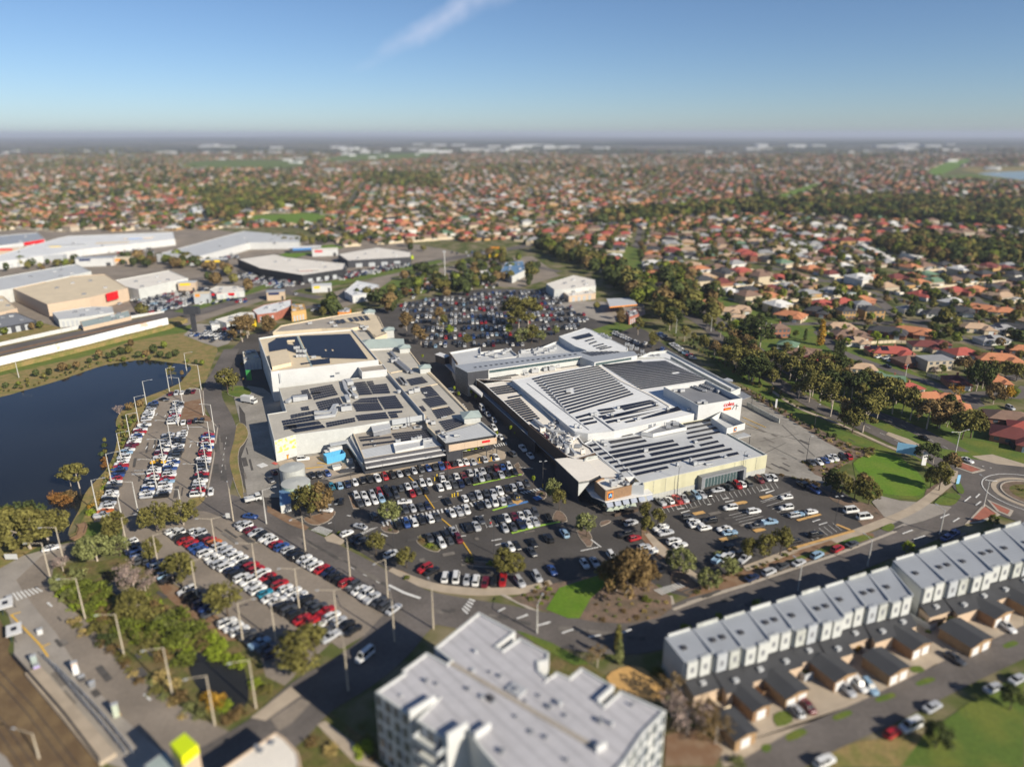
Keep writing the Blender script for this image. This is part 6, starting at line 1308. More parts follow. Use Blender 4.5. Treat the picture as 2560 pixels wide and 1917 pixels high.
for zone, ax, lst in [
 ('in the first double row, store side', (30, 66), [(605, 450, 'w'), (665, 440, 'w'), (730, 432, 's'), (785, 420, 'r'), (845, 405, 'k'), (900, 396, 'k'), (955, 386, 'd'), (1010, 373, 'w'), (1065, 362, 's'), (1125, 350, 'w'), (1180, 340, 'w'), (1283, 312, 'w'), (1340, 302, 'd'), (1395, 292, 'w'), (1450, 285, 'm'), (1502, 262, 's'), (1556, 272, 'w'), (1602, 250, 's'), (1652, 240, 'k'), (1708, 226, 'm'), (1760, 222, 'b'), (1810, 212, 'w')]),
 ('in the first double row, road side', (30, 66), [(632, 505, 'd'), (690, 492, 'w'), (750, 482, 'w'), (803, 470, 'l'), (870, 452, 'k'), (920, 442, 'd'), (1045, 427, 'r'), (1096, 412, 'd'), (1150, 402, 'k'), (1265, 380, 'w'), (1325, 362, 'w'), (1380, 357, 'd'), (1430, 350, 'n'), (1485, 332, 'k'), (1535, 318, 'k'), (1590, 306, 's'), (1642, 297, 'd'), (1695, 288, 'k'), (1747, 278, 's'), (1800, 270, 'k'), (1855, 256, 'k')]),
 ('in the second double row, store side', (32, 66), [(940, 567, 'k'), (990, 557, 'd'), (1050, 547, 's'), (1115, 537, 'd'), (1165, 527, 'n'), (1330, 492, 'k'), (1460, 466, 'w'), (1515, 455, 'd'), (1570, 442, 's'), (1632, 430, 'd'), (1687, 420, 's'), (1737, 408, 'w'), (1790, 392, 'k'), (1842, 380, 's'), (1897, 366, 's'), (1950, 352, 'd')]),
 ('in the second double row, road side', (32, 66), [(935, 675, 'k'), (1000, 665, 'b'), (1060, 655, 'w'), (1122, 640, 'k'), (1187, 627, 'w'), (1242, 615, 'd'), (1360, 582, 'w'), (1417, 570, 's'), (1475, 560, 'w'), (1582, 525, 'k'), (1640, 512, 's'), (1757, 492, 's'), (1810, 486, 'd'), (1865, 455, 'd')]),
 ('in the third double row, store side', (34, 66), [(1490, 700, 'k'), (1550, 687, 's'), (1590, 640, 'd'), (1740, 632, 'k'), (1790, 622, 'w'), (1852, 612, 'm'), (1905, 606, 'w'), (1960, 592, 's'), (2015, 582, 'd')]),
 ('in the third double row, road side', (34, 66), [(1777, 705, 's'), (1842, 692, 'd'), (1905, 672, 'n'), (1962, 662, 'w'), (2017, 650, 's'), (2120, 615, 'k')]),
 ('beside the planted island of the front car park', (36, 66), [(1182, 780, 'd'), (1247, 766, 'k'), (1312, 752, 'k'), (1372, 728, 's'), (1277, 822, 'w'), (1342, 802, 'd'), (1410, 786, 'm')]),
 ('along the curved lower edge of the front car park', (14, -80), [(1305, 1090, 'w'), (1475, 1115, 's'), (1547, 1115, 'w'), (1620, 1128, 'm'), (1690, 1122, 'k'), (1760, 1116, 'r')]),
 ('by the shaded lower corner of the front car park', (40, 60), [(1895, 1128, 's'), (2030, 1088, 's'), (1992, 892, 'd'), (1870, 842, 'k'), (1822, 852, 'w'), (2000, 820, 'k'), (2110, 780, 'k')]),
 ('near the small trees at the road edge', (90, -45), [(880, 908, 'w'), (1145, 1022, 'r'), (1200, 1042, 'k'), (600, 792, 'k'), (650, 802, 'd')])]:
 for x, y, c in lst: car_at('F', x, y - 4, ax, c, None, zone)
car_at('F', 1695, 492, (34, 70), 'w', 'van', 'in the second double row'); car_at('F', 1390, 1088, (14, -90), 'w', 'van', 'along the curved lower edge of the front car park')
for x, y, ax, c, k, z in [(485, 485, (10, -50), 'k', 'hatchback', 'driving past the tall trees'), (985, 490, (90, -6), 'w', 'sedan', 'crossing the aisle by the pale tree'), (635, 685, (90, 30), 's', 'sedan', 'turning in at the zebra crossing'), (530, 740, (90, -40), 'w', 'hatchback', 'waiting beside the zebra crossing'), (365, 552, (90, 10), 'w', 'sedan', 'half hidden behind the tall round trees'), (745, 605, (25, 50), 'd', 'wagon', 'in the tree shadow by the zebra')]: car_at('F', x, y, ax, c, k, z)
for zone, ax, lst in [
 ('along the pale yellow wall', (46, 44), [(1110, 490, 's'), (1180, 480, 'w'), (1240, 476, 'r'), (1290, 466, 's'), (1340, 460, 'k'), (1387, 442, 'l'), (1430, 432, 's'), (1475, 425, 'k'), (1650, 376, 'd'), (1715, 360, 'r'), (1750, 350, 'w'), (1797, 345, 'd'), (1890, 317, 'm'), (1950, 305, 's'), (1995, 300, 'w')]),
 ('in the open bays of the right car park', (70, -10), [(1560, 400, 's'), (1660, 540, 'w'), (1845, 568, 'w'), (2102, 456, 'w'), (2100, 540, 'w'), (1330, 617, 'd'), (1370, 650, 'w'), (1395, 678, 'w'), (1460, 700, 'w'), (1500, 645, 'k'), (1612, 708, 'w'), (1655, 737, 'l'), (1870, 685, 'd'), (1970, 653, 'l'), (2195, 592, 'l')]),
 ('beside the earth path of the right car park', (80, -20), [(1110, 702, 'w'), (1150, 738, 's'), (1215, 806, 'w'), (1262, 838, 'w'), (830, 752, 'k'), (905, 782, 'r'), (980, 850, 's'), (1020, 890, 'w'), (875, 660, 's'), (835, 650, 'k')]),
 ('in the lower shaded bays of the right car park', (50, -40), [(1560, 945, 'l'), (1615, 932, 'w'), (1662, 915, 's'), (1770, 945, 's'), (1735, 900, 'd'), (1640, 855, 'k')]),
 ('beside the corner garden', (40, 60), [(350, 742, 'l'), (232, 782, 'k'), (510, 985, 'w'), (590, 972, 's'), (255, 1035, 'b'), (725, 925, 'w'), (1090, 1015, 'k')])]:
 for x, y, c in lst: car_at('M', x, y - 3, ax, c, None, zone)
for zone, ax, lst in [
 ('at the right end of the right car park', (70, -12), [(395, 595, 's'), (530, 570, 'w'), (400, 800, 'k'), (565, 752, 'k')]), ('under the trees at the yard corner', (60, 40), [(450, 350, 'k'), (490, 360, 'd'), (560, 396, 'b')]),
 ('parked along the main road', (80, -38), [(60, 1092, 'n'), (195, 1045, 's'), (300, 1000, 'd'), (430, 972, 's'), (575, 912, 'l'), (735, 862, 'r'), (850, 826, 'd')]), ('in the shade of the far terrace', (80, -38), [(1600, 772, 'b'), (1645, 745, 'b')]),
 ('in the loading yard bays', (50, 50), [(530, 178, 'd'), (590, 172, 'w'), (640, 160, 'b'), (675, 152, 'w'), (712, 138, 'w'), (820, 130, 'r'), (775, 135, 'k')])]:
 for x, y, c in lst: car_at('H', x, y, ax, c, None, zone)
car_at('H', 845, 558, (70, -8), 'w', 'van', 'at the right end of the right car park'); car_at('H', 950, 610, (70, -8), 'w', 'van', 'at the right end of the right car park')
car_at('M', 25, -35, (60, 90), 'w', 'sedan', 'on the shaded mall street');
for f, x, y, ax, c, k, z in [('E', 1760, 1265, (90, 42), 'w', 'sedan', 'entering the roundabout'), ('A', 1980, 1552, (80, 8), 'b', 'sedan', 'driving on the main road by the yard'), ('A', 1668, 1360, (-10, 60), 'w', 'hatchback', 'driving on the lake road'), ('L', 410, 540, (80, -20), 'w', 'sedan', 'on the lake loop road'), ('b', 2035, 560, (110, -90), 'w', 'van', 'in the apartment shadow on the station street'), ('B', 500, 1255, (90, -8), 'w', 'wagon', 'in the delivery yard below the mural'),
 ('F', 255, 278, (40, 60), 'k', 'sedan', 'behind the supermarket fence'), ('F', 310, 272, (40, 60), 'd', 'sedan', 'behind the supermarket fence'), ('F', 375, 262, (40, 55), 'b', 'sedan', 'behind the supermarket fence'), ('B', 245, 1420, (40, 50), 'd', 'sedan', 'beside the grey tank'), ('B', 270, 1360, (40, 50), 'm', 'hatchback', 'beside the grey tank'),
 ('C', 648, 855, (40, 50), 'w', 'van', 'in the mall street queue'), ('C', 693, 902, (40, 50), 'w', 'sedan', 'in the mall street queue'), ('C', 742, 952, (35, 45), 'w', 'hatchback', 'in the mall street queue'), ('C', 742, 1010, (40, 50), 'w', 'wagon', 'in the mall street queue'), ('C', 795, 1080, (40, 50), 'w', 'sedan', 'in the mall street queue'), ('C', 970, 1172, (45, 50), 'w', 'utility truck', 'on the shaded mall street'), ('C', 1030, 1230, (45, 50), 'w', 'sedan', 'on the shaded mall street'), ('C', 890, 1215, (50, 50), 'd', 'wagon', 'crossing near the corner store'), ('C', 460, 735, (40, 40), 'd', 'sedan', 'far up the mall street'),
 ('E', 1420, 1090, (90, 45), 'k', 'sedan', 'on the boulevard by the median'), ('E', 1060, 445, (60, -12), 'w', 'sedan', 'in the driveway of the bright red house'), ('E', 1115, 455, (60, -15), 's', 'wagon', 'in the driveway of the bright red house'), ('E', 1155, 472, (60, -15), 'w', 'wagon', 'in the driveway of the bright red house'), ('E', 1130, 520, (90, 30), 'k', 'sedan', 'on the estate street'), ('E', 1270, 530, (40, 40), 'r', 'hatchback', 'in a driveway on the estate street'), ('E', 1520, 733, (60, 10), 'r', 'hatchback', 'on the apron by the lower estate street'), ('E', 1000, 540, (60, 10), 's', 'sedan', 'beside the olive roofed house'), ('E', 1660, 460, (60, 10), 'w', 'hatchback', 'before the wine red house'), ('E', 2100, 850, (60, 30), 's', 'wagon', 'near the brown roofed house by the roundabout'), ('E', 1760, 35, (60, 10), 's', 'sedan', 'in the upper estate'),
 ('d', 2110, 385, (60, 50), 'w', 'sedan', 'on a garage driveway'), ('d', 1190, 745, (50, 60), 's', 'sedan', 'in the courtyard between garages'), ('d', 1260, 720, (50, 60), 'w', 'wagon', 'in the courtyard between garages'), ('d', 1320, 735, (50, 60), 'l', 'wagon', 'in the courtyard between garages'), ('d', 900, 870, (50, 60), 's', 'hatchback', 'on the forecourt of the near garages'), ('d', 960, 840, (50, 60), 'm', 'sedan', 'on the forecourt of the near garages'), ('d', 1450, 1000, (80, -50), 'r', 'hatchback', 'at the kerb of the garage lane'), ('d', 1555, 960, (80, -40), 'w', 'van', 'at the kerb of the garage lane'), ('d', 1680, 850, (80, -40), 's', 'sedan', 'at the kerb of the garage lane'), ('d', 2030, 740, (80, -40), 's', 'sedan', 'at the kerb of the garage lane'), ('d', 2170, 690, (80, -40), 's', 'sedan', 'at the kerb of the garage lane'), ('d', 1060, 1165, (80, -40), 'w', 'wagon', 'at the kerb of the garage lane'), ('d', 1810, 570, (60, 40), 'd', 'sedan', 'on a shaded driveway')]:
 car_at(f, x, y, ax, c, k, z)
row('D', (110, 255), 'D', (300, 335), (30, -40), 'beside the service terrace', 'from the left', 2.6, cols='wwswwws'); row('D', (575, 345), 'D', (735, 455), (55, 8), 'below the boulevard hedge', 'from the left', 2.6, .9, cols='wwswwwdl'); row('D', (330, 330), 'D', (490, 385), (30, -30), 'beside the lone terrace trees', 'from the left', 2.7, .8); row('D', (470, 265), 'D', (560, 320), (50, 8), 'at the far side of the terrace lot', 'from the left', 2.6, cols='bbws')
# the crowded back car park
bl_ = PL('o 490,650 780,590 1000,572 1330,555 1450,600 1660,730 1560,800 1470,820 1240,905 1000,910 640,925 600,800'); hole = PL('o 1150,770 1290,760 1340,880 1200,880')
rdir = dirs(P('o', 650, 890), P('o', 1180, 880)); rper = Vector((-rdir.y, rdir.x, 0)); o0 = P('o', 650, 905)
for j in range(12):
 for half in (0, 1):
  for i in range(-60, 90):
   p = o0 + rdir * (i * 2.65) + rper * (j * 16.6 + half * 5.0)
   if inside(p, bl_) and not inside(p, hole) and crng.random() < .74: car(p + rper * crng.uniform(-.2, .2), math.atan2(rper.y, rper.x) + crng.uniform(-.03, .03), None, None, 'in the back car park', PX(p)[0])
for spec, n in (('n 800,610 1000,580 1130,548 1270,545 1290,570 1150,660 920,700', 150), ('n 1420,470 1600,440 1860,500 2120,445 2190,440 2180,470 1860,520 1700,550', 150), ('o 100,470 560,370 560,410 120,500', 110), ('n 1180,640 1650,590 1900,560 1900,580 1300,660', 14), ('A 1500,130 1750,60 1850,110 1700,180', 26), ('o 150,580 350,540 360,590 180,610', 20), ('o 800,320 1100,300 1150,330 850,350', 20), ('n 420,290 700,270 940,300 940,330 600,330', 80), ('n 1000,360 1450,330 1480,360 1050,400', 90), ('n 100,380 330,360 330,385 60,400', 30), ('o 620,505 900,470 1050,490 900,540', 24), ('n 1900,690 2000,640 2080,620 2090,700', 14), ('n 560,620 700,600 760,610 740,650', 10), ('o 480,560 640,520 900,480 1080,470 1100,540 800,560 560,620', 70), ('o 900,380 1100,350 1330,400 1350,460 1240,440 1100,400 900,420', 40)):
 pl = PL(spec); xs = [p.x for p in pl]; ys = [p.y for p in pl]; t_ = 0; got = 0
 while got < n and t_ < 4000:
  t_ += 1; gx = round(crng.uniform(min(xs), max(xs)) / 2.8) * 2.8; gy = round(crng.uniform(min(ys), max(ys)) / 6.2) * 6.2
  if inside((gx, gy), pl) and not any(abs(c['pos'].x - gx) < 2 and abs(c['pos'].y - gy) < 5 for c in cars[-n:]): car((gx, gy), math.pi / 2, None, None, 'in the estate yards', gx); got += 1
cars.sort(key=lambda c: (c['pos'] - Vector((0, 0, CAM_H))).length)
vis = [c for c in cars if -20 < PX(c['pos'])[0] < 2580 and PX(c['pos'])[1] < 1930]
NCAR = 292
items = []
for c in vis[:NCAR]:
 bm, gm_, wms = CARM[c['kd']][:3]
 o = bpy.data.objects.new('parked_car', bm); COL.objects.link(o); o.location = c['pos']; o.rotation_euler = (0, 0, c['ang']); o.color = (*PAINT[c['col']][1], 1)
 o['category'] = 'car'; o['group'] = c['group']
 g = bpy.data.objects.new('windows', gm_); COL.objects.link(g); g.parent = o
 if len(items) >= 150: o.data = CARW[c['kd']]
 else:
  for wm_ in wms: w_ = bpy.data.objects.new('wheel', wm_); COL.objects.link(w_); w_.parent = o
 items.append(dict(ob=o, desc='%s %s' % (PAINT[c['col']][0], c['kd']), zone=c['zone'], key=c['key'], start=c['start']))
label_all(items)
# all farther cars as one crowd
b = MB(); keys = list(PAINT);
for c in vis[NCAR:]:
 ca, sa = math.cos(c['ang']), math.sin(c['ang']); px, py = c['pos'].x, c['pos'].y
 for src, mi in ((CARM[c['kd']][3], keys.index(c['col'])), (CARM[c['kd']][4], len(keys))):
  i0 = len(b.v); b.v += [(px + x * ca - y * sa, py + x * sa + y * ca, z + .17) for x, y, z in src.v]; b.f += [tuple(i + i0 for i in f) for f in src.f]; b.m += [mi] * len(src.f)
pm = [pmat('paint_' + PAINT[k][0].replace(' ', '_'), PAINT[k][1], 0.3, 0, spec=.5, coat=.5) for k in keys]
kind(b.build('far_parked_cars', pm + ['car_glass']), 'stuff', 'crowd of parked cars in the back car park and estate yards')
# ------------------------------------------------------------------ lamp poles
lamps = []
def lamp(f, x, y, zone, arm=(1, 0.2), h=11.3, al=3.2, both=False, mat='pole_concrete', key=None, thin=False):
 c = P(f, x, y); t_ = thing('street_lamp', '', 'lamp', c, 'street lamps'); k = .55 if thin else 1
 b = MB(); b.tube((c.x, c.y, 0), (c.x, c.y, h), .21 * k, .11 * k, 8); b.build('pole', mat, t_)
 a = Vector((arm[0], arm[1], 0)).normalized()
 for s_ in ((1, -1) if both else (1,)):
  e = Vector((c.x, c.y, h + .5)) + a * al * s_; b = MB(); b.tube((c.x, c.y, h - .1), e, .06 * k + .01, .045, 5); am = b.build('arm', mat, t_)
  b = MB(); b.box((e.x + a.x * s_ * .4, e.y + a.y * s_ * .4, e.z - .12), (.8, .3, .16), math.atan2(a.y, a.x)); b.build('lamp_head', 'metal_pale', am)
 lamps.append(dict(ob=t_, desc=('slim dark lamp pole' if thin else 'tall pale lamp pole with two arms' if both else 'tall pale lamp pole with one arm'), zone=zone, key=PX(c)[0] if key is None else key))
for x, y in ((775, 1525), (885, 1300), (965, 1125), (1035, 965), (1097, 815), (1160, 680), (1340, 570)): lamp('A', x, y, 'along the lake bank', mat='pole_grey')
for x, y in ((1092, 1525), (1240, 1335), (1300, 1165), (1355, 1005), (1410, 835), (1440, 640), (1430, 1470), (955, 1525)): lamp('A', x, y, 'in the aisles of the waterside car park', arm=(-1, -.3), both=x in (1240, 1300, 1355), mat='pole_grey', h=10.8 if x not in (1430, 955) else 6)
for x, y in ((1595, 1400), (1640, 1210), (1672, 1035), (1695, 890), (1608, 755), (1590, 550)): lamp('A', x, y, 'beside the lake road', arm=(-1, -.2), mat='pole_grey', h=11.8)
lamp('A', 1845, 1590, 'at the yard entrance', arm=(-.5, 1)); lamp('A', 2105, 1610, 'at the yard entrance', arm=(1, .4), mat='pole_grey')
for x, y in ((510, 668), (405, 800), (675, 1100), (985, 1400)): lamp('L', x, y, 'along the station bus road', arm=(-1, -.3), h=11.6)
for x, y in ((545, 1240), (955, 1075), (125, 945)): lamp('b', x, y, 'along the lower end of the bus road', arm=(-1, -.5), h=12.2)
for x, y in ((1015, 578), (1262, 728), (1562, 945)): lamp('L', x, y, 'in the outer row of the commuter car park', arm=(1, .3))
for f, x, y in (('b', 825, 412), ('b', 1150, 415)): lamp(f, x, y, 'in the outer row of the commuter car park', arm=(1, .3), h=10.5)
for f, x, y in (('L', 1712, 588), ('L', 2030, 795), ('F', 455, 1505)): lamp(f, x, y, 'in the middle of the commuter car park', arm=(-1, -.2), both=True)
lamp('F', 152, 1325, 'in the middle of the commuter car park', arm=(-1, -.2), both=True)
for f, x, y in (('F', 202, 882), ('F', 555, 1095), ('F', 852, 1245), ('F', 1212, 1490), ('F', 905, 1590), ('b', 1870, 900)): lamp(f, x, y, 'along the main road by the commuter car park', arm=(-.6, -.8) if x in (202, 852) else (-.3, .9))
for x, y in ((2030, 1525), ): lamp('F', x, y, 'on the grass opposite the corner garden', arm=(.4, 1), mat='pole_grey', h=8)
for x, y in ((975, 995), (425, 1190), (1545, 745)): lamp('H', x, y, 'on the pavement of the terraces', arm=(-.4, 1), mat='pole_grey', h=8, al=2.4)
lamp('E', 1660, 1255, 'at the roundabout', arm=(1, .3), both=True, mat='pole_grey', h=10.5); lamp('H', 1890, 530, 'at the roundabout', arm=(-.2, 1), mat='pole_grey', h=9)
for x, y in ((490, 1280), (555, 1010)): lamp('E', x, y, 'in the loading yard', mat='metal_dark', h=9.5, al=.5, thin=True)
for f, x, y in (('F', 570, 415), ('F', 818, 345), ('F', 1325, 270), ('F', 438, 720), ('F', 900, 850), ('F', 2075, 360), ('M', 1240, 440), ('M', 1750, 310), ('H', 712, 690), ('F', 1690, 900), ('F', 1310, 170)): lamp(f, x, y, 'in the front car parks', mat='metal_dark', h=8.5 if f == 'F' else 10, al=.5, thin=True, both=True)
for x, y in ((335, 650), (600, 260), (875, 250), (1200, 655)): lamp('D', x, y, 'along the boulevard', arm=(-.3, 1), mat='pole_grey', h=8.5, al=2)
for x, y in ((150, 455), (1475, 400)): lamp('A', x, y, 'on the far lake shore', mat='pole_grey', h=9)
lamp('a', 390, 1570, 'beside the railway', arm=(-1, .2), h=6, al=3.5); lamp('E', 1275, 600, 'on the estate street', arm=(.5, .6), mat='pole_grey', h=5, al=1)
label_all(lamps)
# bollards, cafe umbrellas, shelters, people
small = []
for f, lst, z in [('F', ((1240, 297), (1490, 287), (1222, 322), (1575, 172), (1668, 160), (1360, 452), (1378, 447), (1405, 442), (1872, 480), (1890, 478)), 'in the front car park'), ('C', ((765, 1120), (1128, 1480)), 'at the zebra crossings')]:
 for x, y in lst:
  c = P(f, x, y); t_ = thing('bollard', '', 'bollard', c, 'yellow bollards'); b = MB(); b.tube(c, c + Vector((0, 0, 1.5)), .14, .14, 8); b.build('post', 'sign_yellow', t_); b = MB(); b.tube(c + Vector((0, 0, 1.5)), c + Vector((0, 0, 1.62)), .17, .1, 8); b.build('cap', 'metal_dark', t_)
  small.append(dict(ob=t_, desc='yellow bollard', zone=z, key=x))
def umbrella(f, x, y, mat, zone, desc, r=1.5):
 c = P(f, x, y); t_ = thing('cafe_umbrella', '', 'umbrella', c, 'cafe umbrellas'); b = MB(); b.tube(c, c + Vector((0, 0, 2.7)), .05, .05, 6); b.build('pole', 'metal_dark', t_)
 b = MB(); rr = [(c.x + r * math.cos(R(45 + 90 * k)), c.y + r * math.sin(R(45 + 90 * k)), 2.2) for k in range(4)]
 for k in range(4): b.poly([rr[k], rr[(k + 1) % 4], (c.x, c.y, 2.9)])
 b.build('canopy', mat, t_); small.append(dict(ob=t_, desc=desc, zone=zone, key=x))
for k in range(6): umbrella('2', 1720 + k * 42, 1200 - k * 9, 'hivis' if k % 2 else 'fabric_sage', 'below the corner store fascia', 'lime and cream cafe umbrella', 1.1)
for k in range(5): umbrella('6', 1370 + k * 88, 1465 - k * 18, 'fabric_sage', 'on the pavilion cafe terrace', 'sage green cafe umbrella')
for x, y, l in ((60, 1040, 'upper'), (130, 1250, 'lower')):
 c = P('L', x, y); t_ = thing('bus_shelter', 'white flat roofed bus shelter, the %s one on the station forecourt' % l, 'bus shelter', c, 'bus shelters'); b = MB(); b.box((c.x, c.y, 2.5), (3.0, 4.6, .2), R(35)); b.build('roof', 'trim_white', t_)
 b = MB(); b.box((c.x, c.y, 2.72), (1.1, 1.4, .1), R(35)); b.build('solar_panel', 'panel', t_); b = MB(); b.box((c.x - 1, c.y, 0), (.1, 3.6, 2.5), R(35)); b.build('glass_wall', 'glass_green', t_)
 for dx, dy in ((1, 1.5), (1, -1.5)): post(t_, (c.x + dx, c.y + dy), 0, 2.5, .06)
for f, x, y, l, h, mt in (('L', 85, 965, 'white ticket machine near the yellow kerb line', 1.8, 'wall_white'), ('L', 320, 1215, 'white bin on the bus forecourt beside the yellow line', 1.3, 'wall_white'), ('a', 350, 640, 'pale blue ticket booth by the ramp rails', 2.4, 'roof_sage'), ('a', 375, 700, 'purple kiosk by the ramp rails', 1.4, 'sign_purple'), ('a', 760, 730, 'white and red timetable totem on the forecourt', 3.0, 'mural_pale'), ('a', 1160, 1150, 'white and green timetable totem near the lift tower', 3.0, 'fabric_sage'), ('a', 820, 800, 'dark bin on the orange pad', 1.2, 'metal_dark'), ('a', 920, 860, 'grey bin beside the dark bin', 1.2, 'metal_grey')):
 c = P(f, x, y); t_ = thing('forecourt_cabinet', l, 'cabinet', c); b = MB(); b.box((c.x, c.y, .1), (1.1, .8, h), R(35)); b.build('body', mt, t_); b = MB(); b.box((c.x, c.y, 0), (1.5, 1.2, .1), R(35)); b.build('base', 'ochre_paint', t_); b = MB(); b.box((c.x, c.y, .1 + h), (1.25, .95, .1), R(35)); b.build('top', 'metal_pale', t_)
rp = thing('access_ramp', 'long concrete access ramp with grey handrails beside the railway', 'ramp', P('a', 600, 1000))
b = MB(); b.strip(PL('a 330,720 700,1150 1080,1600'), 3.0, 0, 1.0); b.build('ramp_slab', 'paving', rp)
b = MB(); b.strip(PL('a 140,590 290,760 640,1160 1000,1640'), .2, 0, 2.0); b.build('retaining_fence', 'wall_dark', rp)
for pth in ('a 430,580 560,720 800,1010 1050,1300 1260,1560', 'a 560,700 830,970 1100,1270 1330,1560'):
 pts = smooth([(p.x, p.y) for p in PL(pth)], 5); b = MB()
 for i in range(len(pts) - 1):
  for z in (1.0, 1.5, 2.0): b.tube((pts[i].x, pts[i].y, z), (pts[i + 1].x, pts[i + 1].y, z), .07, .07, 4, cap=False)
  b.tube((pts[i].x, pts[i].y, 0), (pts[i].x, pts[i].y, 2.1), .08, .08, 4)
  b.box((pts[i].x, pts[i].y, 1.0), (.1, .1, .1))
 for i in range(0, len(pts) - 1, 3): b.strip([pts[i], pts[min(i + 2, len(pts) - 1)]], .06, .6, 1.3)
 b.build('handrail', 'railing', rp)
b = MB()
for off in (-2.2, -.75, 3.0, 4.45): b.strip(PL('a -200,600 -60,760 250,1100 700,1700'), .12, .12, .14, off=off - 3)
kind(b.build('rail_track', 'metal_dark'), 'structure')
fb = thing('lake_footbridge', 'small timber boardwalk with rails at the lower lake corner', 'footbridge', P('L', 620, 400)); b = MB(); b.strip(PL('L 570,475 640,440 660,380 640,350'), 2.2, .2, .25); b.build('deck', 'timber', fb)
b = MB()
for off in (-1.05, 1.05): b.strip(PL('L 570,475 640,440 660,380 640,350'), .08, 1.0, .1, off=off)
b.build('rail', 'timber', fb)
def person(f, x, y, l, top, legs, ang=0.0):
 c = P(f, x, y, .2); me = bpy.data.meshes.new('person'); J = [(0, 0, .95), (0, 0, 1.2), (0, 0, 1.45), (0, .02, 1.56), (0, .02, 1.68), (.1, 0, .9), (.12, .08, .5), (.12, .02, .06), (.12, .14, .03), (-.1, 0, .9), (-.12, -.06, .5), (-.12, -.14, .06), (-.12, -.02, .03), (.2, 0, 1.42), (.27, -.03, 1.15), (.26, .1, .9), (-.2, 0, 1.42), (-.27, .03, 1.15), (-.26, -.06, .88)]
 E_ = [(0, 1), (1, 2), (2, 3), (3, 4), (0, 5), (5, 6), (6, 7), (7, 8), (0, 9), (9, 10), (10, 11), (11, 12), (2, 13), (13, 14), (14, 15), (2, 16), (16, 17), (17, 18)]; RR = [.15, .14, .15, .055, .11, .1, .075, .05, .045, .1, .075, .05, .045, .07, .05, .04, .07, .05, .04]
 me.from_pydata(J, E_, []); tmp = bpy.data.objects.new('person', me); COL.objects.link(tmp); m = tmp.modifiers.new('skin', 'SKIN'); sv = me.skin_vertices or None
 if not me.skin_vertices: me.attributes
 if me.skin_vertices:
  for i, v in enumerate(me.skin_vertices[0].data): v.radius = (RR[i], RR[i] * .8); v.use_root = i == 0
 tmp.modifiers.new('smooth', 'SUBSURF').levels = 1; bpy.context.view_layer.update(); m2 = bpy.data.meshes.new_from_object(tmp.evaluated_get(bpy.context.evaluated_depsgraph_get())); bpy.data.objects.remove(tmp)
 m2.materials.clear()
 for k in ('skin', top, legs): m2.materials.append(M[k])
 for p_ in m2.polygons: z = p_.center.z; p_.material_index = 0 if z > 1.5 or (abs(p_.center.x) > .22 and z < 1.0) else 1 if z > .93 else 2
 o = bpy.data.objects.new('person', m2); COL.objects.link(o); o.location = c; o.rotation_euler = (0, 0, ang); tag(o, l, 'person', 'people on foot')
 b = MB(); b.tube((0, .0, 1.62), (0, .0, 1.80), .115, .07, 8); h = b.build('hair', 'metal_dark', o, (0, 0, 0))
mk('skin', (.45, .27, .19), .6, 0)
for a in (('C', 712, 1185, 'person in dark clothes walking below the corner store fascia', 'wall_dark', 'sign_navy', .4), ('C', 735, 1195, 'person in grey top beside the walker in dark clothes', 'wall_grey', 'wall_dark', 2.0), ('F', 930, 205, 'lone person in dark top on the supermarket footpath', 'wall_dark', 'wall_dark', 1.5), ('M', 410, 430, 'person in white top crossing the shaded mall street', 'trim_white', 'sign_navy', .9), ('F', 1665, 680, 'person in red top pushing between parked cars', 'sign_red', 'wall_dark', 0), ('A', 1735, 850, 'person in dark clothes at the kerb of the lake road', 'wall_dark', 'wall_dark', 1)): person(*a)
label_all(small)
def fence(label, spec, h, mat, name='fence', posts='metal_dark', gap=2.6, th=.07):
 p = PL(spec); t_ = thing(name, label, 'fence', p[0]); b = MB(); b.strip(p, th, .1, h - .1); b.build('panel', mat, t_); b = MB()
 for i in range(len(p) - 1):
  L = (p[i + 1] - p[i]).length
  for k in range(int(L / gap) + 1): c = p[i].lerp(p[i + 1], min(1, k * gap / L)); b.box((c.x, c.y, 0), (.14, .14, h + .08))
 b.build('posts', posts, t_)
fence('low dark timber fence between lakeside cars and grassy bank', 'A 745,1590 820,1410 960,1130 1010,960 1100,800 1130,770', .9, 'timber')
fence('pale timber paling fence along the lower estate street', 'E 1440,600 1560,640 1800,720', 1.9, 'roof_cream'); fence('pale timber fence before the olive roofed houses', 'E 900,640 1100,670 1240,640', 1.8, 'roof_cream')
fence('dark concrete dock wall in the loading yard', 'D 1160,840 1250,890 1415,975', 2.0, 'wall_concrete', 'dock_wall', th=.3, gap=6); fence('grey fence beside the brown roofed houses near the roundabout', 'E 1890,960 2000,1060 2130,1180', 1.9, 'wall_dark')
fence('tan paling fence behind the estate houses', 'E 770,330 1000,350 1200,340 1330,350', 1.8, 'roof_cream'); fence('orange brick wall in front of the two storey houses', 'E 755,150 870,160 1040,160', 1.6, 'timber', 'garden_wall', th=.25)
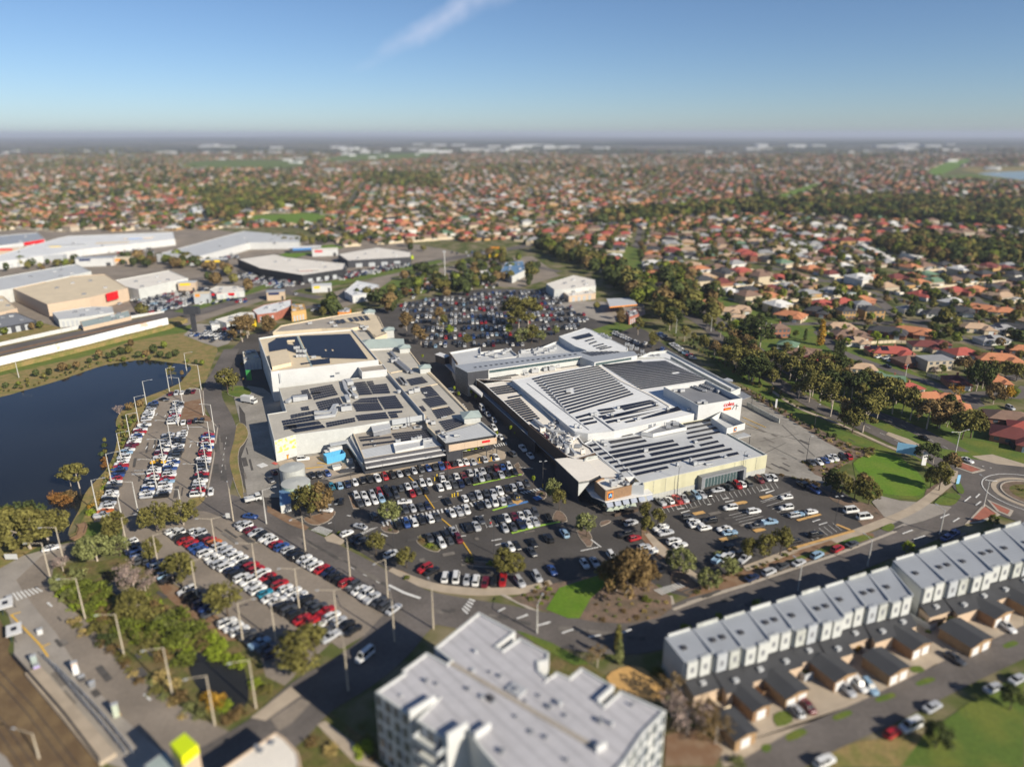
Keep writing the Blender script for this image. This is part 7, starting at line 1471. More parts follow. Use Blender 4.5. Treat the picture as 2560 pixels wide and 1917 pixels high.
# ------------------------------------------------------------------ trees
def leaf_mat(name):
 m = bpy.data.materials.new(name); m.use_nodes = True; t = m.node_tree; b = t.nodes['Principled BSDF']
 b.inputs['Roughness'].default_value = 1; b.inputs['Specular IOR Level'].default_value = .02
 oi = t.nodes.new('ShaderNodeObjectInfo'); geo = t.nodes.new('ShaderNodeNewGeometry')
 n = t.nodes.new('ShaderNodeTexNoise'); n.inputs['Scale'].default_value = .9; n.inputs['Detail'].default_value = 2; t.links.new(geo.outputs['Position'], n.inputs['Vector'])
 mr = t.nodes.new('ShaderNodeMapRange'); mr.inputs['From Min'].default_value = .3; mr.inputs['From Max'].default_value = .7; mr.inputs['To Min'].default_value = .65; mr.inputs['To Max'].default_value = 1.45; t.links.new(n.outputs['Fac'], mr.inputs['Value'])
 a = t.nodes.new('ShaderNodeAttribute'); a.attribute_name = 'tone'; mu = t.nodes.new('ShaderNodeMath'); mu.operation = 'MULTIPLY'; t.links.new(mr.outputs['Result'], mu.inputs[0]); t.links.new(a.outputs['Fac'], mu.inputs[1])
 s_ = t.nodes.new('ShaderNodeVectorMath'); s_.operation = 'SCALE'; t.links.new(oi.outputs['Color'], s_.inputs[0]); t.links.new(mu.outputs[0], s_.inputs['Scale']); t.links.new(s_.outputs['Vector'], b.inputs['Base Color'])
 return m
M['leaves'] = leaf_mat('leaves')
def leaves_np(rng, centres, radii, n, size, flat=.35):
 """leaf quads scattered through clumps; returns verts, number of quads, tone per quad"""
 k = rng.integers(0, len(centres), n); d = rng.normal(size=(n, 3)); d /= np.linalg.norm(d, axis=1)[:, None]
 rr = radii[k] * rng.uniform(.35, 1.0, n) ** .6; c = centres[k] + d * rr[:, None] * np.array([1, 1, .8])
 nr = d * .9 + rng.normal(size=(n, 3)) * .55 + np.array([0, 0, .25]); nr /= np.linalg.norm(nr, axis=1)[:, None]
 t_ = np.cross(nr, rng.normal(size=(n, 3))); t_ /= np.linalg.norm(t_, axis=1)[:, None] + 1e-9; u = np.cross(nr, t_)
 s_ = (size * rng.uniform(.6, 1.4, n))[:, None]; asp = rng.uniform(.5, .9, n)[:, None]
 v = np.stack([c - t_ * s_, c + u * s_ * asp, c + t_ * s_, c - u * s_ * asp], 1).reshape(-1, 3)
 tone = rng.uniform(.75, 1.25, len(centres))[k] * rng.uniform(.8, 1.2, n)
 return v, n, tone
def quad_mesh(name, v, n, tone, mats, mi=None):
 me = bpy.data.meshes.new(name); me.vertices.add(n * 4); me.vertices.foreach_set('co', v.astype(np.float32).ravel())
 me.loops.add(n * 4); me.loops.foreach_set('vertex_index', np.arange(n * 4, dtype=np.int32)); me.polygons.add(n); me.polygons.foreach_set('loop_start', np.arange(0, n * 4, 4, dtype=np.int32))
 me.polygons.foreach_set('loop_total', np.full(n, 4, dtype=np.int32))
 for m in mats: me.materials.append(M[m] if isinstance(m, str) else m)
 if mi is not None: me.polygons.foreach_set('material_index', mi.astype(np.int32))
 if tone is not None: at_ = me.attributes.new('tone', 'FLOAT', 'POINT'); at_.data.foreach_set('value', np.repeat(tone, 4).astype(np.float32))
 me.update(); me.validate(); return me
def clumps(rng, kindn):
 """unit trees 10 m tall: crown clump centres and radii, limb ends"""
 c = []; r = []
 if kindn == 'euc':
  for i in range(15):
   a = rng.uniform(0, 6.28); q_ = rng.uniform(.4, 1) ** .7; z = rng.uniform(3.8, 9.0); w_ = 2.7 * math.sin(min(1, (10.2 - z) / 6.5) * 1.7) ; c.append((math.cos(a) * q_ * w_, math.sin(a) * q_ * w_, z)); r.append(rng.uniform(.85, 1.45))
  c.append((0, 0, 8.9)); r.append(1.2)
 elif kindn == 'round':
  for i in range(24):
   a = rng.uniform(0, 6.28); u = rng.uniform(-.75, 1); q_ = math.sqrt(1 - u * u) * rng.uniform(.7, 1.05); c.append((math.cos(a) * q_ * 3.3, math.sin(a) * q_ * 3.3, 5.6 + u * 3.3)); r.append(rng.uniform(1.1, 1.6))
  c.append((0, 0, 5.8)); r.append(2.6)
 elif kindn == 'wide':
  for i in range(34):
   a = rng.uniform(0, 6.28); u = rng.uniform(-.5, 1); q_ = math.sqrt(1 - u * u) * rng.uniform(.5, 1.1); c.append((math.cos(a) * q_ * 5.6, math.sin(a) * q_ * 5.6, 5.2 + u * 3.6)); r.append(rng.uniform(1.2, 1.9))
 elif kindn == 'column':
  for i in range(16): z = .8 + i * .58; c.append((rng.normal() * .12, rng.normal() * .12, z)); r.append(.95 * math.sin((10.3 - z) / 10 * 1.9 + .25) + .12)
 elif kindn == 'bush':
  for i in range(14):
   a = rng.uniform(0, 6.28); q_ = rng.uniform(.2, 1) * 4.4; c.append((math.cos(a) * q_, math.sin(a) * q_, rng.uniform(1.5, 7.5) * (1 - q_ / 7))); r.append(rng.uniform(1.6, 2.6))
 elif kindn == 'bare':
  for i in range(24):
   a = rng.uniform(0, 6.28); q_ = rng.uniform(.3, 1) * 3.6; c.append((math.cos(a) * q_, math.sin(a) * q_, rng.uniform(3, 9.6 - q_ * .6))); r.append(rng.uniform(.7, 1.3))
 elif kindn == 'ball':
  c = [(0, 0, 7.4)]; r = [2.5]
 return np.array(c), np.array(r)
NL = {'euc': (950, .34), 'round': (1500, .34), 'wide': (2100, .40), 'column': (650, .26), 'bush': (600, .5), 'bare': (900, .21), 'ball': (320, .42)}
PROTO = {}
for ki, k in enumerate(NL):
 for v_ in range(3 if k != 'ball' else 1):
  rng = np.random.default_rng(100 * ki + v_); c, r = clumps(rng, k); n, sz = NL[k]
  v, n, tone = leaves_np(rng, c, r, n, sz); cm_ = quad_mesh(k + '_crown', v, n, tone, ['leaves'])
  b = MB(); lean = rng.normal(size=2) * .15
  if k != 'bush':
   ht = {'euc': 6.5, 'round': 4.5, 'wide': 4.0, 'column': 3, 'bare': 6, 'ball': 6}[k]; r0 = {'euc': .20, 'round': .24, 'wide': .36, 'column': .15, 'bare': .22, 'ball': .22}[k]
   b.tube((0, 0, -.1), (lean[0], lean[1], ht * .5), r0, r0 * .75, 6, cap=False); b.tube((lean[0], lean[1], ht * .5), (lean[0] * 1.6, lean[1] * 1.6, ht), r0 * .75, r0 * .5, 6)
   for q_ in c[:14 if k == 'bare' else 8]: s0 = rng.uniform(.4, .95); b.tube((lean[0] * 1.4 * s0, lean[1] * 1.4 * s0, ht * s0), tuple(q_), r0 * .35, .04, 4)
  else:
   for q_ in c[:6]: b.tube((q_[0] * .2, q_[1] * .2, -.1), tuple(q_), .16, .05, 4)
  PROTO[(k, v_)] = (cm_, b.mesh(k + '_trunk', ['bark_pale' if k in ('euc', 'wide', 'bare') else 'bark_dark']), 3 if k != 'ball' else 1)
TONE = {'olive': (0.136, 0.124, 0.037), 'green': (0.115, 0.136, 0.025), 'dark': (0.057, 0.071, 0.025), 'lime': (0.207, 0.259, 0.028), 'rust': (0.213, 0.106, 0.034), 'grey': (0.265, 0.201, 0.172), 'sage': (0.172, 0.184, 0.069), 'brown': (0.161, 0.110, 0.048), 'gold': (0.356, 0.207, 0.030), 'straw': (0.356, 0.270, 0.103)}
trees = []; trng = random.Random(33)
KN = {'euc': 'eucalyptus_tree', 'round': 'round_tree', 'wide': 'spreading_tree', 'column': 'cypress_tree', 'bush': 'shrub', 'bare': 'bare_tree', 'ball': 'topiary_tree'}
KD = {'euc': 'open crowned eucalyptus', 'round': 'dense round tree', 'wide': 'broad spreading tree', 'column': 'narrow cypress', 'bush': 'low shrub', 'bare': 'leafless twiggy tree', 'ball': 'clipped ball tree'}
def tree(f, x, y, k, h, tone='olive', zone='', wd=1.0, pos=None):
 p = Vector((pos[0], pos[1], 0)) if pos is not None else P(f, x, y)
 trees.append(dict(p=p, k=k, h=h, tone=tone, zone=zone, wd=wd * trng.uniform(.92, 1.08)))
def scatter(spec, n, kinds, hr, tones, zone, wd=1.0, mind=3.0):
 pl = PL(spec) if isinstance(spec, str) else spec; xs = [p[0] for p in pl]; ys = [p[1] for p in pl]; got = []; t_ = 0
 while len(got) < n and t_ < n * 60:
  t_ += 1; p = (trng.uniform(min(xs), max(xs)), trng.uniform(min(ys), max(ys)))
  if inside(p, pl) and all((p[0] - g[0]) ** 2 + (p[1] - g[1]) ** 2 > mind ** 2 for g in got): got.append(p); tree(None, 0, 0, trng.choice(kinds), trng.uniform(*hr), trng.choice(tones), zone, wd, p)
def lst(f, l, zone):
 for x, y, k, h, tn, wd in l: tree(f, x, y, k, h, tn, zone, wd)
# lake and waterside
lst('A', [(1800, 575, 'round', 12.5, 'olive', 1.0), (1840, 560, 'round', 9, 'olive', 1.0), (1110, 690, 'bush', 4.4, 'green', 1.2), (1030, 715, 'bush', 4.8, 'sage', 1.2), (945, 745, 'bare', 4.5, 'grey', 1.3), (630, 1330, 'euc', 9.5, 'olive', 1.2), (560, 1310, 'euc', 8, 'olive', 1.2), (500, 1440, 'bush', 4.2, 'rust', 1.4), (440, 1400, 'bush', 3.6, 'rust', 1.3), (540, 1400, 'bush', 4.0, 'brown', 1.2), (1355, 470, 'euc', 7, 'olive', 1.0), (1440, 440, 'bush', 3.5, 'brown', 1.0)], 'on the lake bank')
for i, (x, y) in enumerate(((820, 1160), (825, 1110), (830, 1060), (825, 1010), (830, 965), (805, 1080), (840, 1140))): tree('A', x, y, 'bush', 2.6, 'rust', 'in the lake shallows', .8)
lst('L', [(240, 540, 'wide', 12.5, 'olive', 1.05), (90, 520, 'wide', 11.5, 'olive', 1.1), (380, 470, 'wide', 10, 'olive', .9), (150, 440, 'wide', 12, 'dark', .9), (1240, 400, 'wide', 9.5, 'olive', .75), (1450, 355, 'wide', 8.5, 'olive', .75), (925, 465, 'round', 9, 'olive', 1.0), (900, 420, 'round', 7, 'brown', 1.0)], 'around the lower lake corner')
lst('A', [(x, y, 'bush', h, t_, 1.2) for x, y, h, t_ in ((50, 540, 4, 'brown'), (0, 560, 3, 'green'), (150, 520, 3, 'green'), (220, 490, 3, 'green'), (290, 450, 5, 'rust'), (350, 465, 4, 'olive'), (395, 440, 5, 'brown'), (500, 410, 6, 'brown'), (550, 400, 4, 'olive'), (610, 385, 5, 'brown'), (710, 345, 4, 'brown'), (770, 320, 4, 'green'), (790, 300, 6, 'rust'), (860, 310, 5, 'sage'), (910, 300, 6, 'brown'), (960, 280, 6, 'olive'), (1020, 270, 6, 'rust'), (1040, 215, 6, 'brown'), (1100, 300, 5, 'sage'), (1160, 290, 5, 'brown'), (1220, 270, 7, 'brown'), (1270, 300, 5, 'sage'), (1300, 230, 6, 'olive'), (1340, 310, 5, 'dark'), (1390, 290, 5, 'brown'), (1480, 340, 3, 'olive'), (1600, 360, 4, 'brown'), (1550, 350, 3.5, 'sage'), (980, 330, 3.5, 'sage'), (1180, 320, 3.2, 'brown'))], 'along the far lake shore')
# wetland
lst('L', [(770, 640, 'wide', 8.5, 'sage', .85), (690, 640, 'round', 7, 'sage', 1.1), (950, 600, 'round', 6.5, 'sage', 1.1), (1060, 860, 'bare', 9, 'grey', 1.3), (1150, 880, 'bare', 7, 'grey', 1.2), (500, 720, 'bare', 5, 'grey', 1.2), (1215, 640, 'round', 7.5, 'olive', .95), (1440, 840, 'round', 10, 'olive', .95), (1370, 800, 'euc', 8, 'olive', 1.1), (1800, 1080, 'round', 10, 'olive', 1.1), (600, 780, 'bush', 5, 'sage', 1.2), (470, 880, 'round', 5, 'sage', 1.0), (520, 930, 'bush', 4, 'sage', 1.0), (660, 900, 'bush', 5, 'green', 1.4), (780, 890, 'bush', 5, 'green', 1.3), (740, 1020, 'bush', 4, 'green', 1.0), (1060, 1060, 'wide', 7, 'olive', .8), (1180, 1100, 'bush', 5.5, 'olive', 1.2), (1030, 1180, 'bush', 5, 'green', 1.2), (1280, 1180, 'bush', 5.5, 'green', 1.3), (1430, 1230, 'bush', 5, 'green', 1.3), (1350, 1330, 'bush', 5, 'green', 1.3), (1120, 1260, 'bush', 4.5, 'green', 1.2), (760, 1190, 'bush', 4, 'olive', 1.0), (1560, 1190, 'bush', 4, 'green', 1.2), (1700, 1260, 'bush', 3.5, 'lime', 1.2), (840, 1280, 'bush', 4, 'dark', 1.0), (950, 1130, 'bush', 4.5, 'olive', 1.0), (1240, 1040, 'bush', 5, 'brown', 1.0), (1420, 1080, 'bush', 4, 'green', 1.2)], 'in the wetland by the commuter car park')
lst('b', [(1450, 690, 'round', 10.5, 'olive', 1.35), (560, 1040, 'bush', 4.5, 'gold', .9), (480, 980, 'bush', 3.5, 'gold', .9), (650, 1070, 'bush', 2.6, 'lime', 1.2), (950, 850, 'bush', 2.8, 'lime', 1.0), (700, 1190, 'bush', 2.6, 'brown', 1.3), (800, 1120, 'bush', 2.6, 'brown', 1.2), (300, 1080, 'bush', 2.6, 'sage', 1.2), (400, 1150, 'bush', 2.4, 'sage', 1.2), (200, 980, 'bush', 3, 'brown', 1.2), (120, 850, 'bush', 3, 'straw', 1.3), (30, 780, 'bush', 3, 'straw', 1.3), (1050, 900, 'bush', 2.4, 'olive', 1.2), (240, 620, 'bush', 4, 'green', 1.2), (560, 560, 'bush', 3, 'lime', 1.4), (700, 600, 'bush', 3, 'lime', 1.3), (800, 640, 'bush', 3, 'lime', 1.2)], 'around the dark marsh pool')
scatter('a 700,200 1000,480 1400,860 1900,1250 1700,1000 1300,620 900,300', 26, ['bush'], (1.2, 2.4), ['sage', 'brown', 'olive', 'straw'], 'beside the bus road', 1.3, 2)
# front car park
lst('F', [(165, 590, 'round', 10, 'olive', .85), (245, 620, 'round', 11.5, 'olive', .9), (340, 590, 'round', 11.5, 'brown', .9), (865, 690, 'round', 9.5, 'sage', .85), (760, 915, 'round', 8, 'olive', .85), (1000, 1010, 'round', 7, 'olive', 1.0), (1770, 1075, 'round', 8.5, 'olive', .95), (1860, 1075, 'round', 7, 'olive', .95), (1500, 960, 'bush', 2.5, 'dark', 1.0), (1660, 985, 'bush', 2, 'lime', 1.0), (1120, 800, 'bush', 1.6, 'brown', 1.2), (1180, 840, 'bush', 1.5, 'lime', 1.2), (1220, 855, 'bush', 1.4, 'sage', 1.2), (470, 740, 'bush', 1.5, 'lime', 1.1), (1000, 1095, 'bush', 1.8, 'green', 1.0), (870, 715, 'bush', 1.0, 'green', 1.2), (2065, 425, 'bush', 1.2, 'green', 1.0)], 'in the front car park')
lst('M', [(265, 500, 'round', 9.5, 'sage', .75), (310, 555, 'round', 8, 'olive', .8), (525, 765, 'round', 8.5, 'sage', .95), (840, 1235, 'wide', 14, 'brown', .75), (760, 1190, 'wide', 10, 'olive', .8), (930, 1160, 'wide', 11, 'brown', .7), (990, 640, 'round', 6.5, 'olive', .9), (1085, 680, 'round', 6.5, 'olive', .85), (1000, 745, 'round', 6.5, 'olive', .8), (1265, 1040, 'wide', 7.5, 'sage', .75), (1490, 1180, 'wide', 6.5, 'sage', .75), (1650, 1075, 'round', 6, 'sage', 1.0), (1800, 930, 'round', 6.5, 'olive', .9), (1930, 935, 'round', 8, 'olive', .9), (2050, 910, 'round', 9.5, 'olive', .8), (1000, 1270, 'bush', 2.4, 'green', 1.0), (1560, 920, 'bush', 3, 'sage', 1.0)], 'around the right car park')
for f, x, y in (('M', 105, 370), ('C', 600, 815), ('C', 875, 1070), ('C', 905, 1085), ('C', 565, 780), ('C', 765, 1115), ('C', 430, 750), ('C', 465, 795), ('C', 180, 490)): tree(f, x, y, 'ball', 4.6 if x != 905 else 2.6, 'lime', 'on the shaded mall street', .62)
lst('M', [(1870, 1310, 'bush', 3.2, 'lime', .7), (1565, 1410, 'bush', 3, 'lime', .7), (1310, 1510, 'bush', 3.4, 'lime', .8), (770, 1660, 'column', 7, 'olive', 1.2)], 'on the pavement of the terraces'); lst('H', [(1285, 900, 'round', 4.2, 'lime', .9), (1960, 680, 'round', 4, 'green', 1.0)], 'on the pavement of the terraces')
scatter('M 480,1410 900,1450 1150,1370 1180,1250 1000,1150 850,1280 650,1200 560,1250', 22, ['bush'], (.7, 1.4), ['straw', 'brown', 'sage'], 'in the corner garden', 1.2, 2.0); scatter('M 0,1230 200,1140 290,1180 210,1320', 12, ['bush'], (.8, 1.5), ['lime', 'brown', 'green'], 'in the corner garden', 1.2, 2.0)
scatter('M 1350,1230 1600,1080 2200,840 2200,880 1700,1090 1480,1190', 22, ['bush'], (.8, 1.6), ['olive', 'brown', 'green'], 'in the roadside bed', 1.2, 2.0)
# roundabout park, yard beds
lst('H', [(760, 460, 'round', 9.5, 'olive', .95), (690, 420, 'round', 9, 'dark', .9), (870, 470, 'round', 8.5, 'olive', .95), (985, 510, 'round', 8.5, 'olive', .95), (940, 440, 'round', 8.5, 'brown', .9), (1410, 200, 'euc', 9, 'dark', 1.1), (1490, 190, 'euc', 8.5, 'dark', 1.0), (1470, 380, 'round', 8, 'olive', .8), (1540, 400, 'round', 10.5, 'olive', .8), (1620, 290, 'euc', 9.5, 'brown', 1.0)], 'beside the roundabout lawn')
scatter('E -40,690 60,720 200,800 420,950 560,1010 700,1080 840,1150 1010,1180 1030,1230 960,1250 860,1250 800,1200 640,1120 520,1040 250,880 60,760', 60, ['bush'], (1.2, 2.6), ['olive', 'lime', 'dark', 'straw', 'brown', 'gold'], 'in the shrub bed by the loading yard', 1.2, 2.2); scatter('E 450,1270 620,1300 800,1230 860,1270 760,1320 640,1410 560,1380', 20, ['bush'], (1.0, 1.8), ['olive', 'lime', 'straw', 'brown'], 'in the bed by the yard cars', 1.2, 2); scatter('H 250,270 420,300 620,350 600,380 430,320', 9, ['bush'], (1.2, 1.8), ['olive', 'brown'], 'along the car park wall', 1.2, 2)
scatter('D 480,215 600,290 800,420 900,470 960,520 830,430 600,310', 16, ['bush'], (1.6, 2.4), ['dark', 'olive'], 'in the boulevard hedge', 1.4, 2.5); scatter('D 830,440 960,490 1140,600 1300,680 1580,830 1560,860 1280,720 1100,620', 26, ['bush'], (1.4, 2.6), ['dark', 'olive', 'green'], 'along the park path', 1.3, 2.5)
# parkland belt
lst('E', [(20, 390, 'euc', 15, 'dark', 1.3), (120, 400, 'euc', 18, 'dark', 1.4), (60, 640, 'round', 13, 'dark', 1.1), (120, 660, 'round', 13, 'dark', 1.1), (10, 480, 'euc', 9, 'olive', 1.0), (110, 500, 'euc', 8, 'olive', 1.1), (225, 500, 'euc', 9, 'olive', 1.0), (330, 460, 'euc', 9, 'olive', 1.1), (360, 640, 'euc', 13, 'olive', 1.2), (220, 700, 'euc', 10, 'olive', .9), (430, 560, 'euc', 12, 'olive', 1.2), (520, 620, 'euc', 10, 'olive', 1.1), (620, 650, 'euc', 12, 'olive', 1.4), (560, 560, 'round', 11, 'olive', 1.0), (660, 560, 'round', 10, 'olive', 1.0), (740, 590, 'round', 11, 'dark', 1.0), (430, 790, 'euc', 9, 'olive', 1.2), (510, 810, 'euc', 12, 'olive', 1.1), (680, 920, 'euc', 15, 'olive', 1.2), (600, 800, 'euc', 13, 'olive', 1.2), (790, 760, 'euc', 12, 'dark', 1.2), (850, 780, 'euc', 11, 'dark', 1.1), (790, 1000, 'round', 12, 'brown', 1.0), (855, 1050, 'round', 12, 'olive', 1.0), (935, 1045, 'euc', 16, 'olive', 1.3), (1045, 960, 'euc', 13, 'olive', 1.1), (960, 690, 'euc', 10, 'olive', 1.1), (1000, 700, 'round', 9, 'olive', .9), (1060, 760, 'round', 9, 'olive', 1.0), (1120, 790, 'euc', 9, 'olive', 1.0), (1200, 760, 'round', 9, 'dark', .9), (1170, 900, 'euc', 13, 'olive', 1.1), (1310, 950, 'euc', 13, 'olive', 1.2), (1440, 1020, 'euc', 13, 'brown', 1.3), (1540, 1010, 'euc', 13, 'brown', 1.3), (1630, 990, 'round', 11, 'brown', 1.0), (1720, 1100, 'round', 13, 'olive', 1.0), (1790, 1090, 'round', 12, 'olive', 1.0), (1310, 820, 'round', 9, 'dark', .9), (700, 700, 'euc', 12, 'olive', 1.2), (470, 690, 'euc', 11, 'olive', 1.2), (300, 560, 'euc', 10, 'dark', 1.1)], 'in the parkland belt')
lst('D', [(300, 275, 'euc', 11, 'olive', 1.1), (410, 385, 'round', 10, 'olive', .9), (550, 245, 'euc', 12, 'olive', 1.1), (665, 330, 'euc', 10, 'olive', 1.1), (735, 380, 'euc', 9, 'olive', 1.0), (815, 400, 'round', 9, 'olive', .9), (900, 470, 'euc', 11, 'brown', 1.0), (985, 530, 'round', 12, 'olive', .9), (1070, 565, 'euc', 12, 'olive', 1.1), (1150, 440, 'euc', 9, 'olive', 1.0), (905, 160, 'euc', 9, 'dark', 1.0), (870, 240, 'round', 9, 'olive', 1.0), (950, 300, 'euc', 10, 'olive', 1.1), (1020, 300, 'euc', 9, 'olive', 1.0), (1180, 640, 'wide', 13, 'dark', .75), (1250, 600, 'wide', 12, 'dark', .75), (1360, 690, 'euc', 9, 'olive', .9), (700, 120, 'euc', 11, 'dark', 1.1), (770, 130, 'euc', 11, 'dark', 1.1), (630, 40, 'euc', 11, 'dark', 1.2), (160, 160, 'euc', 9, 'brown', 1.0), (1130, 230, 'round', 7, 'green', 1.0), (1060, 240, 'round', 7, 'lime', .9), (1180, 230, 'round', 10, 'dark', 1.0), (1250, 250, 'euc', 12, 'dark', 1.0)], 'along the boulevard')
scatter('o 1340,250 1560,330 1750,420 1900,490 2050,600 2212,720 2212,820 2080,760 1960,690 1880,600 1700,470 1500,380 1340,330', 75, ['euc', 'round', 'euc'], (10, 16), ['dark', 'olive', 'olive'], 'in the long tree belt', 1.15, 5.5)
scatter('p 0,560 150,620 300,760 480,880 640,960 500,983 300,940 100,860 0,800', 34, ['euc', 'round'], (9, 15), ['dark', 'olive', 'green'], 'in the long tree belt', 1.1, 5.5)
# mall back car park
lst('o', [(1220, 830, 'euc', 18, 'olive', 1.5), (1280, 790, 'euc', 20, 'olive', 1.4), (1180, 760, 'euc', 17, 'olive', 1.4), (1300, 880, 'round', 11, 'olive', 1.2), (1240, 890, 'round', 10, 'sage', 1.2), (1350, 880, 'round', 8, 'sage', 1.1), (735, 770, 'euc', 12, 'brown', 1.0), (760, 800, 'euc', 10, 'olive', 1.0), (800, 825, 'round', 6, 'lime', 1.0), (620, 890, 'euc', 10, 'brown', 1.4), (590, 850, 'euc', 9, 'brown', 1.2), (905, 890, 'round', 6.5, 'olive', 1.1), (535, 830, 'euc', 14, 'brown', 1.3), (430, 700, 'euc', 15, 'brown', 1.4), (380, 660, 'euc', 13, 'brown', 1.3), (75, 690, 'round', 11, 'olive', 1.1), (1160, 820, 'round', 6, 'lime', 1.0), (1450, 830, 'round', 6, 'sage', 1.0), (640, 460, 'round', 11, 'brown', 1.2), (600, 450, 'round', 9, 'brown', 1.2), (840, 580, 'euc', 12, 'brown', 1.5), (900, 590, 'euc', 12, 'brown', 1.5), (780, 600, 'round', 8, 'brown', 1.2), (1310, 470, 'round', 10, 'brown', 1.2), (1070, 450, 'round', 8, 'olive', 1.1), (1470, 590, 'round', 5, 'lime', 1.0), (1840, 770, 'round', 9, 'brown', 1.0), (600, 590, 'round', 7, 'olive', 1.2), (1700, 670, 'round', 5, 'olive', 1.0)], 'around the back car park')
lst('n', [(1330, 530, 'euc', 11, 'brown', 1.2), (1440, 520, 'euc', 9, 'brown', 1.2), (1530, 570, 'round', 11, 'dark', 1.0), (1290, 510, 'euc', 9, 'brown', 1.2), (880, 715, 'column', 9, 'brown', 1.7), (1480, 850, 'euc', 13, 'brown', 1.4), (1530, 830, 'euc', 13, 'brown', 1.4), (1650, 815, 'round', 11, 'brown', 1.0), (1430, 870, 'round', 8, 'brown', 1.0), (2045, 670, 'round', 12, 'olive', 1.0), (2000, 680, 'round', 8, 'olive', 1.0), (30, 830, 'bush', 6, 'dark', 1.2), (200, 800, 'bush', 6, 'dark', 1.2), (250, 790, 'bush', 6, 'olive', 1.2), (1350, 760, 'bush', 4, 'dark', 1.2)], 'between the highway and the halls')
scatter('n 700,375 1000,350 1250,390 1500,470 1460,480 1200,430 760,410', 30, ['euc', 'round'], (7, 11), ['brown', 'dark', 'olive'], 'among the estate sheds', 1.2, 5)
lst('B', [(20, 330, 'euc', 13, 'brown', 1.4), (60, 300, 'euc', 13, 'brown', 1.3), (235, 270, 'round', 10, 'brown', 1.1), (740, 120, 'round', 11, 'olive', 1.0), (660, 130, 'round', 7, 'olive', 1.0), (1200, 110, 'euc', 13, 'brown', 1.2), (30, 640, 'bush', 2.0, 'green', 1.0), (15, 520, 'bush', 2.5, 'green', 1.0)], 'beside the left hall')
# foreground
lst('d', [(270, 1000, 'bare', 9, 'grey', 1.3), (370, 1000, 'bare', 8.5, 'brown', 1.3), (180, 900, 'bare', 7, 'grey', 1.1), (430, 1060, 'bare', 8, 'brown', 1.0), (1340, 510, 'bush', 2.2, 'gold', .8), (1310, 480, 'bush', 2.4, 'lime', .8), (880, 590, 'bush', 2.2, 'lime', .8), (940, 640, 'bush', 2, 'lime', .8), (1980, 330, 'column', 3, 'lime', 1.8), (2130, 860, 'round', 6, 'dark', 1.0), (1700, 1080, 'round', 6, 'dark', 1.1), (100, 660, 'bush', 3, 'green', 1.0), (560, 1170, 'bush', 2.4, 'sage', 1.2), (1640, 360, 'bush', 2, 'green', 1.0), (2090, 190, 'bush', 2, 'green', 1.0)], 'behind the terraces and garages')
lst('c', [(1640, 460, 'bare', 6, 'brown', 1.1), (1790, 440, 'column', 6.5, 'sage', 1.4), (2150, 700, 'bare', 7, 'brown', 1.2), (30, 1050, 'bush', 3, 'lime', 1.2), (60, 1000, 'bush', 2.6, 'green', 1.0)], 'around the apartment block'); lst('b', [(2030, 1500, 'bush', 3, 'lime', 1.2), (1700, 1500, 'bush', 2.4, 'straw', 1.2), (1500, 1420, 'bush', 2.4, 'brown', 1.2)], 'around the apartment block')
scatter('c 0,850 90,950 300,1150 100,1153', 8, ['bush'], (1, 2), ['sage', 'brown'], 'around the apartment block', 1.2, 2)
# hand placed estate trees
lst('E', [(600, 360, 'column', 15, 'gold', 1.6), (480, 320, 'column', 7, 'dark', 1.6), (405, 300, 'round', 5, 'green', 1.0), (810, 370, 'round', 5.5, 'lime', 1.0), (1035, 310, 'round', 4, 'gold', 1.0), (710, 470, 'column', 11, 'dark', .9), (730, 470, 'column', 11, 'dark', .9), (752, 470, 'column', 11, 'dark', .9), (772, 470, 'column', 11, 'dark', .9), (740, 420, 'round', 7, 'dark', .9), (1190, 310, 'round', 5, 'dark', 1.0), (1570, 210, 'column', 12, 'green', 1.7), (1660, 230, 'round', 8, 'dark', .9), (1720, 290, 'round', 6, 'dark', 1.0), (1600, 310, 'euc', 8, 'brown', 1.0), (1500, 190, 'bare', 5, 'grey', 1.0), (1830, 720, 'wide', 15, 'dark', .65), (1880, 700, 'wide', 14, 'dark', .6), (1660, 770, 'bare', 7, 'gold', 1.2), (1965, 820, 'wide', 10, 'brown', .7), (2060, 800, 'round', 8, 'gold', 1.0), (2110, 790, 'round', 6, 'green', 1.0), (1740, 560, 'wide', 8, 'brown', .8), (1660, 540, 'round', 6, 'brown', 1.0), (1560, 580, 'round', 5, 'green', 1.0), (1510, 590, 'bare', 5, 'grey', 1.0), (2060, 620, 'wide', 9, 'olive', .9), (2150, 640, 'wide', 9, 'olive', .9), (1960, 600, 'wide', 8, 'olive', .8), (2100, 420, 'round', 6, 'dark', 1.0), (1880, 900, 'bush', 3, 'green', 1.0), (1880, 150, 'round', 6, 'brown', 1.0), (1620, 130, 'round', 8, 'dark', 1.0), (1340, 110, 'round', 8, 'olive', 1.0), (870, 180, 'bush', 3, 'olive', 1.0), (640, 130, 'round', 6, 'dark', 1.0), (350, 150, 'round', 4, 'green', 1.0), (180, 150, 'column', 5, 'dark', 1.4), (80, 80, 'round', 5, 'lime', 1.0), (930, 370, 'round', 4, 'olive', 1.0), (1440, 400, 'bush', 3, 'gold', 1.0), (1480, 390, 'bush', 3, 'brown', 1.0), (830, 570, 'euc', 7, 'olive', 1.0), (890, 560, 'round', 6, 'dark', 1.0), (2170, 480, 'round', 6, 'olive', 1.0), (1850, 480, 'round', 6, 'olive', 1.0)], 'in the gardens of the near estate')
scatter('A 690,1560 800,1340 960,1040 925,900 1000,760 1080,780 960,1040 860,1280 740,1570', 90, ['bush'], (1.3, 2.6), ['straw', 'straw', 'lime', 'sage', 'gold'], 'on the reedy lake bank', 1.3, 1.8)
